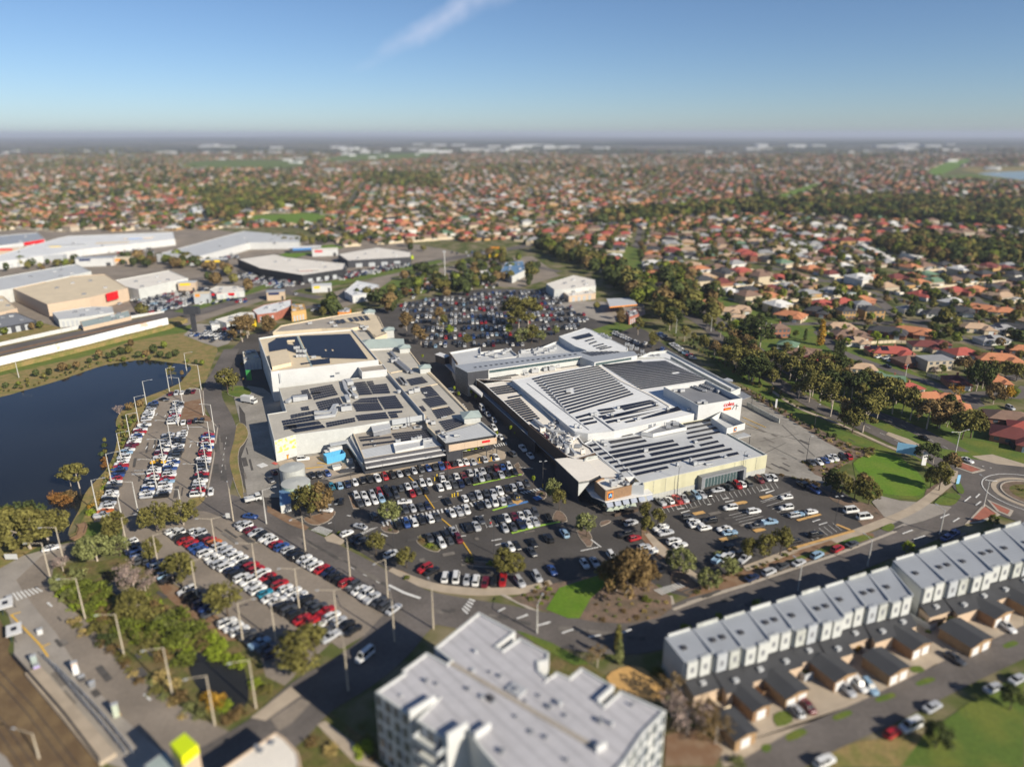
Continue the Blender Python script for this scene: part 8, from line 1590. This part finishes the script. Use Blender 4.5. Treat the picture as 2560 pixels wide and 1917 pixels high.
scatter('L 420,900 560,760 800,860 1000,960 1200,960 1500,1180 1700,1300 1480,1350 1300,1420 1000,1250 800,1120 640,1050', 46, ['bush'], (2, 4), ['green', 'olive', 'lime', 'brown', 'sage'], 'in the wetland', 1.4, 3.2)
scatter('A -100,610 200,545 430,475 620,410 800,350 960,320 1150,300 1150,285 800,330 430,455 200,520 -100,585', 46, ['bush'], (1, 2.6), ['straw', 'brown', 'olive', 'sage'], 'at the edge of the far lake shore', 1.3, 2.5)
scatter('o -300,250 300,240 600,290 700,330 600,340 300,270 -200,290', 26, ['round', 'euc'], (6, 10), ['brown', 'olive', 'dark'], 'among the rear estate sheds', 1.2, 6)
scatter('o 200,600 500,560 760,500 1000,480 1100,520 900,545 600,590 480,640 300,650', 30, ['round', 'euc'], (6, 11), ['brown', 'olive', 'green'], 'between the highway and back car park', 1.2, 6)
scatter('n 0,340 400,380 700,330 950,360 950,400 700,400 400,430 0,450', 24, ['round'], (5, 8), ['brown', 'olive', 'dark'], 'among the rear estate sheds', 1.2, 6)
scatter('d 420,760 800,640 1300,470 1900,230 2100,130 2150,200 1950,330 1300,560 700,740 450,840', 40, ['bush', 'round'], (1.2, 2.8), ['lime', 'green', 'gold', 'olive'], 'in the courtyards of the terraces', 1.0, 2.2)
scatter('E -150,350 60,420 250,520 500,600 800,650 1000,720 1250,800 1500,940 1700,1000 1750,1080 1500,1040 1250,930 1020,850 800,800 500,760 200,640 -100,520', 46, ['euc', 'round', 'euc'], (8, 13), ['dark', 'olive', 'olive', 'brown'], 'in the parkland belt', 1.1, 4.5)
scatter('o 480,470 700,440 900,560 1060,520 1330,540 1340,420 1100,330 900,400 700,480 560,560', 60, ['round', 'euc', 'round'], (5, 10), ['brown', 'olive', 'green', 'dark'], 'around the rear road', 1.2, 5)
scatter('E 0,0 600,-20 1400,-20 2212,0 2212,700 1900,560 1500,420 1000,480 800,430 500,330 100,250', 130, ['round', 'round', 'euc', 'column'], (3, 7), ['dark', 'olive', 'green', 'brown', 'lime'], 'in the gardens of the near estate', 1.1, 5)
scatter([(rc2[0] + 6 * math.cos(k), rc2[1] + 6 * math.sin(k)) for k in range(6)], 14, ['bush'], (.8, 1.5), ['dark', 'olive', 'green'], 'on the roundabout', 1.3, 1.6)
scatter('L 640,1040 800,980 1100,1150 1500,1280 1800,1330 1700,1390 1400,1360 1000,1230', 22, ['bush'], (1.4, 2.6), ['lime', 'lime', 'green', 'sage'], 'in the reeds of the wetland', 1.5, 2.4)
# ------------------------------------------------------------------ houses
ROOFC = {'orange': (.46, .19, .095), 'red': (.36, .085, .065), 'brown': (.21, .135, .10), 'charcoal': (.055, .055, .060), 'grey': (.29, .29, .295), 'tan': (.44, .31, .21), 'white': (.58, .57, .55), 'green': (.13, .21, .14), 'maroon': (.155, .045, .040)}
RK = list(ROOFC); RW = 'orange ' * 18 + 'red ' * 11 + 'brown ' * 22 + 'charcoal ' * 15 + 'grey ' * 13 + 'tan ' * 13 + 'white ' * 7 + 'green ' * 3 + 'maroon ' * 6; RW = RW.split()
WALLC = {'cream': (.50, .42, .30), 'brick': (.30, .13, .08), 'yellow brick': (.45, .28, .12), 'white': (.62, .60, .56), 'pale': (.42, .36, .28)}
WK = list(WALLC)
for k in RK: M['hr_' + k] = pmat('roof_tiles_' + k, ROOFC[k], .8, .10, .5, var2=.08, vs2=2.5)
for k in WK: M['hw_' + k] = pmat('house_wall_' + k.replace(' ', '_'), WALLC[k], .8, .08, .6)
hrng = random.Random(77)
def house_geo(bw, br, c, w_, d, rz, storeys=1, wing=True, mw=0, mr=0, gable=False, side=1, scale=1.0):
 z = 2.7 if storeys == 1 else 5.4; ca, sa = math.cos(rz), math.sin(rz); T = lambda x, y: (c[0] + x * ca - y * sa, c[1] + x * sa + y * ca)
 bw.box((c[0], c[1], 0), (w_, d, z), rz, mw)
 if gable: gable_roof(br, c, w_, d, z, .40, rz, .5, mr, mr)
 else: hip_roof(br, c, w_, d, z, .42, rz, .55, mr)
 if wing:
  ww, wd = w_ * .42, d * .55; o = T(side * w_ * .27, -d / 2 - wd / 2 + 1.2); bw.box((o[0], o[1], 0), (ww, wd, z - .02), rz, mw)
  o2 = T(side * w_ * .27, -d / 2 - wd / 2 + 1.2 + d * .18); hip_roof(br, o2, ww, wd + d * .36, z - .03, .40, rz, .5, mr)
hitems = []
def hand_house(f, x, y, w_, d, rot, roof, wall='brick', storeys=1, wing=True, extra=None, zone='in the near estate', gable=False, side=1, flat=False):
 c = P(f, x, y, 3.0); rz = R(rot); h = thing('brick_house', '', 'house', (c.x, c.y, 0), 'houses of the estate'); bw, br = MB(), MB()
 ca, sa = math.cos(rz), math.sin(rz); T = lambda px, py: Vector((c.x + px * ca - py * sa, c.y + px * sa + py * ca, 0)); z = 2.7 if storeys == 1 else 5.4
 if flat: bw.box((c.x, c.y, 0), (w_, d, z), rz); br.box((c.x, c.y, z), (w_ + .6, d + .6, .25), rz)
 else: house_geo(bw, br, c, w_, d, rz, storeys, wing, gable=gable, side=side)
 bw.build('wall', 'hw_' + wall, h); hr_ = br.build('roof', 'hr_' + roof, h)
 for fl in range(storeys):
  for k in (-.36, -.12, .14, .38):
   if wing and abs(k - side * .27) < .2: continue
   a = T(w_ * k - .8, -d / 2); b_ = T(w_ * k + .8, -d / 2); wall_panel(h, 'window', a, b_, .9 + fl * 2.7, 2.2 + fl * 2.7, 'window_pane', .05)
  a = T(w_ / 2, -d * .25); b_ = T(w_ / 2, d * .05); wall_panel(h, 'window', a, b_, .9 + fl * 2.7, 2.1 + fl * 2.7, 'window_pane', .05)
 if wing and not flat: a = T(side * w_ * .27 - 1.3, -d / 2 - d * .55 + 1.2); b_ = T(side * w_ * .27 + 1.3, -d / 2 - d * .55 + 1.2); wall_panel(h, 'garage_door', a, b_, .05, 2.2, 'trim_white', .06)
 if extra:
  p = T(-w_ * .2, -d * .26); b = MB(); hh = z + .42 * (d / 2 + .55) * .42 + .25 if not flat else z + .4
  for k in range(3):
   for j in range(2):
    u0 = -1.8 + k * 1.25; v0 = -1.0 + j * 1.7
    q_ = [Vector((u0, v0, hh + v0 * .42)), Vector((u0 + 1.15, v0, hh + v0 * .42)), Vector((u0 + 1.15, v0 + 1.6, hh + (v0 + 1.6) * .42)), Vector((u0, v0 + 1.6, hh + (v0 + 1.6) * .42))]
    b.poly([(p.x + q.x * ca - q.y * sa, p.y + q.x * sa + q.y * ca, q.z + .15) for q in q_])
  b.build('solar_panel', 'panel', hr_)
 if hrng.random() < .4 and not flat: p = T(w_ * .1, d * .1); b = MB(); b.box((p.x, p.y, z + .5), (.8, .8, .42 * d / 2 + .6), rz); b.build('chimney', 'hw_brick', hr_)
 desc = '%s%s roofed %s house' % ('two storey ' if storeys > 1 else '', roof, wall)
 hitems.append(dict(ob=h, desc=desc, zone=zone, key=x, p=c))
 return h
HH = [(370, 110, 18, 11, -35, 'orange', 'cream'), (590, 75, 15, 11, -35, 'charcoal', 'brick'), (270, 245, 10, 9, 8, 'brown', 'brick', 2, False), (350, 340, 10, 8, -30, 'green', 'white'), (450, 405, 13, 9, -25, 'brown', 'brick'), (540, 405, 8, 9, -25, 'brown', 'brick', 1, False, None, 'z', True), (610, 455, 14, 8, 5, 'red', 'brick', 1, True, 1), (750, 200, 17, 10, -4, 'tan', 'cream'), (840, 262, 19, 10, -4, 'brown', 'brick'), (870, 312, 13, 9, -6, 'tan', 'white', 1, True, 1), (1140, 235, 20, 10, -32, 'charcoal', 'brick'), (1330, 235, 22, 10, -32, 'orange', 'brick'),
   (1160, 395, 20, 11, -8, 'red', 'yellow brick', 1, True, 1), (1050, 385, 10, 9, -8, 'red', 'yellow brick', 1, False, 1), (1320, 465, 15, 10, 12, 'brown', 'brick'), (1430, 345, 15, 10, -10, 'maroon', 'cream'), (1560, 335, 8, 8, -10, 'maroon', 'brick', 1, False), (1720, 405, 15, 11, 10, 'red', 'white'), (2000, 450, 20, 11, -10, 'orange', 'brick', 1, True), (1830, 205, 17, 10, -8, 'tan', 'cream'), (1960, 300, 16, 9, 5, 'grey', 'white', 1, False, 1), (2150, 215, 22, 11, -40, 'charcoal', 'brick'), (2030, 215, 15, 9, 5, 'grey', 'white', 1, True, 1), (1670, 620, 9, 9, -10, 'maroon', 'brick'), (1880, 590, 9, 8, -10, 'brown', 'brick'), (1990, 620, 9, 8, -10, 'orange', 'brick'), (1290, 680, 12, 8, 12, 'red', 'cream', 1, False), (1410, 755, 12, 9, 10, 'orange', 'cream', 1, False, None, 'z', True), (1120, 700, 9, 8, 10, 'red', 'cream'), (1040, 590, 11, 9, 8, 'green', 'cream', 1, False, 1), (1170, 612, 10, 7, -20, 'green', 'cream', 1, False, None, 'z', True), (930, 520, 12, 8, -10, 'tan', 'cream'), (2100, 910, 16, 10, -20, 'brown', 'brick'), (2140, 1050, 15, 12, -35, 'maroon', 'brick'), (2210, 990, 10, 9, -30, 'red', 'brick'), (1520, 95, 14, 9, -10, 'charcoal', 'white', 1, True), (1720, 75, 14, 10, -30, 'charcoal', 'white'), (1900, 60, 15, 10, -30, 'orange', 'cream'), (2060, 80, 14, 10, -10, 'orange', 'yellow brick'), (1820, 45, 12, 9, -30, 'orange', 'brick'), (150, 195, 12, 8, 0, 'grey', 'cream', 1, True, 1), (1300, 60, 12, 9, 10, 'grey', 'white'), (930, 55, 10, 9, -5, 'grey', 'white', 2, False), (2200, 380, 13, 9, -20, 'orange', 'brick'), (1600, 760, 10, 8, -25, 'orange', 'brick'), (1680, 830, 10, 8, -25, 'orange', 'brick', 1, True, 1)]
for t_ in HH:
 a = list(t_) + [None] * (13 - len(t_))
 hand_house('E', a[0], a[1], a[2], a[3], a[4], a[5], a[6], a[7] or 1, True if a[8] is None else a[8], a[9], 'in the near estate', bool(a[11]))
hand_house('E', 800, 105, 9, 9, 5, 'charcoal', 'yellow brick', 2, False, None, 'behind the orange garden wall'); hand_house('E', 1000, 100, 13, 10, 5, 'charcoal', 'yellow brick', 2, False, None, 'behind the orange garden wall')
hand_house('E', 1500, 495, 14, 9, 8, 'grey', 'pale', 2, False, None, 'by the lower estate street', flat=True)
for x, y, w_, d, rot, rf in ((850, 20, 14, 9, -30, 'orange'), (1010, 75, 14, 9, -10, 'tan'), (1110, 60, 12, 9, -10, 'tan'), (1090, 125, 10, 5, 0, 'tan'), (1450, 50, 15, 10, -35, 'orange'), (1440, 195, 11, 9, 5, 'brown'), (1500, 320, 10, 8, -30, 'green'), (1560, 380, 11, 9, -25, 'brown')):
 if x < 1400: hand_house('D', x, y, w_, d, rot, rf, 'cream', zone='left of the near estate')
road('estate_street', 'E 560,230 640,300 720,385 840,440 1000,500 1300,600 1560,690 1740,790 1850,850 1990,900', 6.5, 'road_asphalt', 3); road('estate_street', 'E 60,185 350,190 700,185 950,185 1130,180 1300,175', 7, 'road_asphalt', 3); road('estate_street', 'E 1040,-20 1130,60 1230,150 1330,180 1650,275 1780,330 2000,400 2300,470', 7, 'road_asphalt', 3)
road('estate_street', 'E 1300,175 1500,160 1800,165 2100,140 2220,60', 6, 'road_asphalt', 3); road('estate_street', 'E 1850,850 1800,760 1960,740 2150,760 2250,690', 6.5, 'road_asphalt', 3); road('estate_street', 'p 1700,520 1830,620 1900,720 1960,760 2212,800', 8, 'road_asphalt', 3)
for q in ('E 440,200 580,210 540,260 460,240', 'E 1500,130 1700,150 1850,140 1500,170', 'E 1950,110 2150,110 2170,140 1960,140', 'E 1000,600 1240,600 1300,625 1200,640', 'E 1500,600 1600,580 1610,610 1520,620', 'E 1540,760 1700,780 1760,830 1700,840', 'E 1850,850 1990,830 2030,850 1900,880', 'E 2080,700 2170,700 2190,730 2110,750', 'E 1990,320 2060,380 1980,390', 'E 160,110 300,190 200,190'): surface('front_lawn', q, 'lawn', 3, sm=2)
surface('verge_lawn', 'H 1500,130 1800,150 2100,190 2300,200 2300,170 2000,120 1700,90 1500,60', 'lawn', 4); surface('footpath', 'H 1800,130 1960,115 2212,190 2212,215 1990,190 1850,150', 'paving', 5)
# the rest of the suburb, laid out in streets
NOH = [SP('O', x, y) for x, y in ((-400, 1700), (-400, 495), (330, 500), (660, 490), (740, 530), (930, 520), (1130, 520), (1210, 560), (1330, 590), (1490, 660), (1520, 640), (1640, 648), (2400, 648), (2600, 700), (2600, 1700))]
BELT = PL('o 1340,250 1560,330 1750,420 1900,490 2050,600 2212,720 2300,900 1960,690 1880,600 1700,470 1500,380 1300,330')
FIELDS = [PL(q) for q in ('n 1480,135 1560,90 1900,75 2040,95 1960,135 1800,155 1620,155', 'x 760,296 830,262 1000,256 1330,256 1330,290 1200,300', 'x 1360,268 1500,230 1920,224 1850,254 1500,270', 'y 1790,304 1870,268 1960,252 2000,262 1910,305 1840,335 1800,330', 'y 1060,455 1130,415 1300,360 1370,358 1320,385 1150,445 1100,465', 'y 1850,300 2000,286 2300,284 2300,365 2000,345 1840,345')]
WOODS = [PL(q) for q in ('y 330,545 700,510 1000,490 1500,510 2212,560 2300,540 2300,460 1600,435 1000,455 400,500', 'x 870,400 1250,395 1400,440 1400,466 1060,474 1010,520 900,515', 'x 1560,320 1900,330 1900,390 1600,370', 'y 1550,640 1750,600 1950,640 2212,620 2212,700 1900,720 1700,690')]
DIST = [((250, 560), .35), ((120, 700), -.2), ((-150, 750), .5), ((450, 800), .1), ((-500, 900), -.4), ((100, 1100), .25), ((700, 1000), .6), ((-300, 1400), .15), ((500, 1500), -.3), ((1100, 1400), .4), ((-900, 1500), .7), ((0, 2000), .05), ((900, 2200), -.5), ((-1200, 2400), .3), ((400, 2700), .55), ((1700, 2300), .1), ((-500, 3200), -.25), ((1500, 3300), .35), ((600, 3900), .2), ((-1800, 3400), -.1), ((2400, 3500), .5)]
DP = np.array([d[0] for d in DIST], float)
EST = [SP('E', x, y) for x, y in ((-330, -230), (2400, -60), (2400, 900), (1880, 560), (1500, 400), (1250, 540), (900, 480), (600, 340), (330, 260), (130, 120), (-120, -40))]
HP = [(i['p'].x, i['p'].y) for i in hitems]; ROADS = []
for r_ in ROADPTS: ROADS += [tuple(q) for q in r_]
def ok_spot(p):
 if not (-.80 * p[1] - 60 < p[0] < .80 * p[1] + 60): return False
 u = PX((p[0], p[1], 0))
 if u[0] < -120 or u[0] > 2680: return False
 if inside(u, NOH):
  if not inside(u, EST) or min((a - p[0]) ** 2 + (b_ - p[1]) ** 2 for a, b_ in HP) < 270: return False
  if min((a - p[0]) ** 2 + (b_ - p[1]) ** 2 for a, b_ in ROADS) < 120: return False
 if inside(p, BELT): return False
 return not any(inside(p, f) for f in FIELDS)
lots = []; streets = MB()
for di, (c0, an) in enumerate(DIST):
 ca, sa = math.cos(an), math.sin(an); Rg = 900
 for j in range(-16, 17):
  v = j * 55
  for i in range(-62, 63):
   u = i * 17.5
   for sd in (-1, 0, 1):
    vv = v + sd * 15.5
    p = (c0[0] + u * ca - vv * sa, c0[1] + u * sa + vv * ca)
    if p[1] < 300 or p[1] > 4300: continue
    d2 = ((DP - np.array(p)) ** 2).sum(1)
    if d2.argmin() != di or not ok_spot(p): continue
    cross = (i % 13) == 0
    if sd == 0 or cross:
     if sd == 0 and p[1] < 2200:
      e = [(p[0] + x * ca - y * sa, p[1] + x * sa + y * ca, .05 + .001 * (di % 20)) for x, y in ((-8.3, -3.2), (8.3, -3.2), (8.3, 3.2), (-8.3, 3.2))]; streets.poly(e)
     if cross and sd != 0 and p[1] < 2200:
      e = [(p[0] + x * ca - y * sa, p[1] + x * sa + y * ca, .03 + .001 * (di % 20)) for x, y in ((-3, -17), (3, -17), (3, 17), (-3, 17))]; streets.poly(e)
     continue
    wood = any(inside(p, w_) for w_ in WOODS)
    if hrng.random() < (.7 if wood else .05 if p[1] < 1800 else .12): continue
    lots.append((p[0] + hrng.uniform(-1.5, 1.5), p[1] + hrng.uniform(-1.5, 1.5), an + (math.pi if sd > 0 else 0) + hrng.uniform(-.06, .06)))
kind(streets.build('suburban_streets', 'road_asphalt'), 'structure')
lots.sort(key=lambda l: l[0] ** 2 + l[1] ** 2)
vis_l = [l for l in lots if -10 < PX((l[0], l[1], 0))[0] < 2570]
NH = 292 - len(hitems); seen = set(id(l) for l in vis_l[:NH])
bw, br = MB(), MB(); fw, fr_ = MB(), MB()
for l in lots:
 w_, d = hrng.uniform(13.5, 17.5), hrng.uniform(10, 13); far = l[1] > 1500
 rf, wl_ = hrng.choice(RW), hrng.choice(WK); st_ = 2 if hrng.random() < .12 else 1
 if id(l) in seen:
  p = Vector((l[0], l[1], 0)); b1, b2 = MB(), MB(); house_geo(b1, b2, p, w_, d, l[2], st_, True, side=hrng.choice((-1, 1)))
  me = b1.mesh('house_walls', ['hw_' + wl_], tuple(p)); h = bpy.data.objects.new('brick_house', me); COL.objects.link(h); h.location = p
  tag(h, '', 'house', 'houses of the estate'); b2.build('roof', 'hr_' + rf, h)
  px = PX(p); band = 'beyond the shopping centre' if px[0] < 1350 else 'right of the long tree belt'
  hitems.append(dict(ob=h, desc='%s%s roofed house' % ('tall ' if st_ > 1 else '', rf), zone='%s %s' % (('near the front', 'in the middle streets', 'in the rear streets')[min(2, int((755 - px[1]) / 55))], band), key=px[0]))
 elif far: house_geo(fw, fr_, l, w_, d, l[2], st_, hrng.random() < .5, WK.index(wl_), RK.index(rf), side=1)
 else: house_geo(bw, br, l, w_, d, l[2], st_, True, WK.index(wl_), RK.index(rf), side=hrng.choice((-1, 1)))
label_all(hitems)
def merge(a, b, off):
 i0 = len(a.v); a.v += b.v; a.f += [tuple(i + i0 for i in f) for f in b.f]; a.m += [m + off for m in b.m]
allb = MB()
for x in (bw, fw): merge(allb, x, 0)
for x in (br, fr_): merge(allb, x, len(WK))
kind(allb.build('far_suburb_houses', ['hw_' + k for k in WK] + ['hr_' + k for k in RK]), 'stuff', 'countless tiled suburban houses stretching to the horizon')
# driveways, paling fences and sheds of the nearer lots
dv, fn2, sd2 = MB(), MB(), MB()
for l in lots:
 if l[1] > 1100: continue
 ca, sa = math.cos(l[2]), math.sin(l[2]); T = lambda x, y: (l[0] + x * ca - y * sa, l[1] + x * sa + y * ca); sg_ = hrng.choice((-1, 1))
 q = [T(sg_ * 5 - 2, -14), T(sg_ * 5 + 2, -14), T(sg_ * 5 + 2, -5), T(sg_ * 5 - 2, -5)]; dv.poly([(a, b_, .07 + .0005 * (len(dv.f) % 40)) for a, b_ in q])
 fn2.strip([T(-8.7, 13.5), T(8.7, 13.5)], .1, 0, 1.8); fn2.strip([T(8.7, 13.5), T(8.7, -4)], .1, 0, 1.8)
 c = T(-sg_ * 6, 11); k = hrng.randrange(3); sd2.box((c[0], c[1], 0), (hrng.uniform(2.5, 5), hrng.uniform(2.5, 4), 2.3), l[2], k)
 if hrng.random() < .5: c = T(sg_ * 3, 8.5); sd2.box((c[0], c[1], 2.2), (5, 4, .15), l[2], hrng.randrange(3))
kind(dv.build('driveways', 'concrete'), 'structure'); kind(fn2.build('garden_fences', 'roof_cream'), 'stuff', 'paling fences between the estate gardens'); kind(sd2.build('garden_sheds', ['roof_grey', 'roof_sage', 'roof_offwhite']), 'stuff', 'small sheds and pergolas in the estate gardens')
# bigger roofs among the houses: school sheds, far warehouses
for l, sp_, z, mt in (('long white school shed among the estate trees', 'p 1200,395 1230,388 1420,480 1390,490', 5, 'roof_offwhite'), ('longer pale school shed beside the white one', 'p 1330,390 1400,380 1605,460 1560,480', 6, 'roof_offwhite'), ('white roofed hall in the middle of the estate', 'p 700,415 880,420 885,445 720,440', 5, 'roof_offwhite'), ('small white roof in the left suburbs', 'x 825,465 885,455 890,475 835,485', 6, 'roof_white')):
 simple_building('school_hall', l, 'hall', sp_, z, 'wall_pale', mt, 0.1)
fwm = MB()
for k in range(46):
 y = hrng.uniform(4600, 8500); x = hrng.choice((hrng.uniform(-.42, .0), hrng.uniform(-.15, .12), hrng.uniform(.3, .6))) * y; fwm.box((x, y, 0), (hrng.uniform(60, 220), hrng.uniform(50, 120), hrng.uniform(9, 14)), hrng.uniform(-.3, .3))
for k in range(110):
 y = hrng.uniform(2200, 5200); x = hrng.uniform(-.7, .7) * y; fwm.box((x, y, 0), (hrng.uniform(20, 60), hrng.uniform(15, 30), hrng.uniform(6, 9)), hrng.uniform(-.5, .5))
kind(fwm.build('far_warehouses', 'roof_grey'), 'stuff', 'pale warehouses scattered far off below the horizon')
# low hills on the skyline
hb = MB(); N = 70
for yy, hh, x0, x1, sd in ((9500, 40, -.1, .75, 3), (16000, 70, -.9, .9, 8), (30000, 100, -.5, .2, 5)):
 def hgt(t_): return hh * max(0, (.35 + .35 * math.sin(t_ * 5 + sd) + .2 * math.sin(t_ * 13 + sd * 2) + .1 * math.sin(t_ * 29))) * math.sin(math.pi * t_) ** .6
 for i in range(N):
  a, c = i / N, (i + 1) / N; xa, xc = (x0 + (x1 - x0) * a) * yy, (x0 + (x1 - x0) * c) * yy; D = yy * .12
  hb.poly([(xa, yy - D, 0), (xc, yy - D, 0), (xc, yy, hgt(c)), (xa, yy, hgt(a))]); hb.poly([(xa, yy, hgt(a)), (xc, yy, hgt(c)), (xc, yy + D, 0), (xa, yy + D, 0)])
mk('hill_cover', (.035, .045, .025), 1.0, .3, .004, spec=.05); kind(hb.build('hills', 'hill_cover'), 'structure')
# trees of the suburb
scene_trees = list(trees)
far_t = []
for l in lots:
 n = (4 if l[1] < 1000 else 3 if l[1] < 1600 else 3) + (hrng.random() < .6); wood = any(inside(l, w_) for w_ in WOODS)
 for k in range(n + (3 if wood else 0)):
  a = hrng.uniform(0, 6.28); q_ = hrng.uniform(8.5, 12); far_t.append((l[0] + math.cos(a) * q_, l[1] + math.sin(a) * q_, hrng.uniform(3.2, 7.5) * (1.4 if wood or hrng.random() < .12 else 1)))
def fill(pl, n, lo, hi):
 xs = [p[0] for p in pl]; ys = [p[1] for p in pl]
 for k in range(n):
  p = (hrng.uniform(min(xs), max(xs)), hrng.uniform(min(ys), max(ys)))
  if inside(p, pl): far_t.append((p[0], p[1], hrng.uniform(lo, hi)))
for w_, n in zip(WOODS, (5200, 1500, 1600, 700)): fill(w_, n, 8, 15)
for k in range(9000):
 y = 1000 + 5200 * hrng.random() ** 1.0; x = hrng.uniform(-.78, .78) * y
 cl = math.sin(x * .004 + 1.3) * math.sin(y * .0032 + x * .0011) + .5 * math.sin(x * .011 - y * .007)
 if cl > .35 and not any(inside((x, y), f) for f in FIELDS) and not inside(PX((x, y, 0)), NOH): far_t.append((x, y, hrng.uniform(8, 15)))
far_t.sort(key=lambda p: p[0] ** 2 + p[1] ** 2)
near_far = [p for p in far_t if p[1] < 640 and -10 < PX((p[0], p[1], 0))[0] < 2570]
for p in far_t[:0]: pass
for p in near_far[:90]: scene_trees.append(dict(p=Vector((p[0], p[1], 0)), k=hrng.choice(('round', 'euc', 'round')), h=p[2], tone=hrng.choice(('olive', 'dark', 'green', 'brown')), zone='among the nearer estate houses', wd=1.0))
used = set(near_far[:90])
rest = [p for p in far_t if p not in used]
# individuals, nearest first
ti = []
for grp, cap in ((lambda t_: t_['k'] != 'bush', 292), (lambda t_: t_['k'] == 'bush', 290)):
 L_ = sorted([t_ for t_ in scene_trees if grp(t_)], key=lambda t_: t_['p'].length)
 for t_ in L_[:cap]:
  k = t_['k']; cm_, tm_, nv = PROTO[(k, hrng.randrange(PROTO[(k, 0)][2]))]; s_ = t_['h'] / 10; rz = hrng.uniform(0, 6.28)
  if k == 'bush':
   o = bpy.data.objects.new('shrub', cm_); COL.objects.link(o); o.location = t_['p']; o.rotation_euler = (0, 0, rz); o.scale = (s_ * t_['wd'],) * 2 + (s_,); o.color = (*TONE[t_['tone']], 1); tag(o, '', 'shrub', 'shrubs ' + t_['zone'])
  else:
   o = thing(KN[k], '', 'tree', t_['p'], 'trees ' + t_['zone']); o.rotation_euler = (0, 0, rz); o.scale = (s_ * t_['wd'],) * 2 + (s_,)
   a = bpy.data.objects.new('crown', cm_); COL.objects.link(a); a.parent = o; a.color = (*TONE[t_['tone']], 1)
   b = bpy.data.objects.new('trunk', tm_); COL.objects.link(b); b.parent = o
  tw = {'olive': 'olive', 'green': 'green', 'dark': 'dark green', 'lime': 'lime green', 'rust': 'rusty', 'grey': 'purplish grey', 'sage': 'sage green', 'brown': 'brownish', 'gold': 'golden', 'straw': 'straw coloured'}[t_['tone']]
  ti.append(dict(ob=o, desc='%s %s' % (tw, KD[k]), zone=t_['zone'], key=PX(t_['p'])[0]))
 for t_ in L_[cap:]: rest.append((t_['p'].x, t_['p'].y, t_['h'] * (1 if t_['k'] != 'bush' else .8)))
label_all(ti)
# all others as one mass
rng = np.random.default_rng(4)
pts = np.array(rest); dist = np.hypot(pts[:, 0], pts[:, 1]); V = []; T_ = []; MI = []
for lo, hi, nq, sz in ((0, 900, 150, .115), (900, 1800, 36, .24), (1800, 9e9, 14, .38)):
 s_ = pts[(dist >= lo) & (dist < hi)]
 if not len(s_): continue
 k = len(s_); d = rng.normal(size=(k, nq, 3)); d /= np.linalg.norm(d, axis=2)[:, :, None]; rr = rng.uniform(.5, 1, (k, nq, 1)) ** .5
 sq = rng.uniform(.75, 1.3, (k, 1, 1)); h = s_[:, 2][:, None, None]
 c = d * rr * h * np.array([.40, .40, .40]) * np.concatenate([sq, sq, np.ones_like(sq)], 2); c[:, :, 2:] += h * .58; c[:, :, 0] += s_[:, 0][:, None]; c[:, :, 1] += s_[:, 1][:, None]
 nr = d + rng.normal(size=d.shape) * .35 + np.array([0, 0, .2]); nr /= np.linalg.norm(nr, axis=2)[:, :, None]
 t1 = np.cross(nr, rng.normal(size=d.shape)); t1 /= np.linalg.norm(t1, axis=2)[:, :, None]; t2 = np.cross(nr, t1); q_ = h * sz * rng.uniform(.6, 1.3, (k, nq, 1))
 V.append(np.stack([c - t1 * q_, c + t2 * q_ * .8, c + t1 * q_, c - t2 * q_ * .8], 2).reshape(-1, 3)); T_.append((rng.uniform(.7, 1.3, (k, 1)) * rng.uniform(.8, 1.2, (k, nq))).ravel()); MI.append(np.repeat(rng.choice(4, k, p=[.30, .42, .14, .14]), nq))
V = np.concatenate(V); T_ = np.concatenate(T_); MI = np.concatenate(MI)
FM = []
for nm, tn in (('olive', 'olive'), ('dark', 'dark'), ('green', 'green'), ('brown', 'brown')):
 m = M['leaves'].copy(); m.name = 'far_leaves_' + nm; n = [x for x in m.node_tree.nodes if x.type == 'OBJECT_INFO'][0]; sc = [x for x in m.node_tree.nodes if x.type == 'VECT_MATH'][0]
 for li in list(n.outputs['Color'].links): m.node_tree.links.remove(li)
 sc.inputs[0].default_value = TONE[tn]; FM.append(m)
fo = bpy.data.objects.new('far_tree_cover', quad_mesh('far_tree_cover', V, len(T_), T_, FM, MI)); COL.objects.link(fo); kind(fo, 'stuff', 'tree cover of the suburbs reaching to the horizon')
print('COUNTS cars', len(cars), 'trees', len(scene_trees), 'lots', len(lots), 'far trees', len(rest), 'quads', len(T_), 'items', len(hitems), 'objs', len(bpy.data.objects))
for k_, b_ in marks.items(): kind(b_.build('road_marking', k_), 'structure')
# ------------------------------------------------------------------ haze
HAZE = True
if HAZE:
 b = MB(); b.prism([(-60000, -700), (60000, -700), (60000, 46000), (-60000, 46000)], -1, 170, 0, 0, True)
 hm = bpy.data.materials.new('haze'); hm.use_nodes = True; t = hm.node_tree; t.nodes.clear(); o = t.nodes.new('ShaderNodeOutputMaterial'); v = t.nodes.new('ShaderNodeVolumePrincipled')
 v.inputs['Color'].default_value = (.64, .71, .86, 1); v.inputs['Density'].default_value = 7e-5; v.inputs['Anisotropy'].default_value = 0.0
 t.links.new(v.outputs['Volume'], o.inputs['Volume']); M['haze'] = hm
 kind(b.build('haze', 'haze'), 'stuff', 'thin bluish haze over the plain')
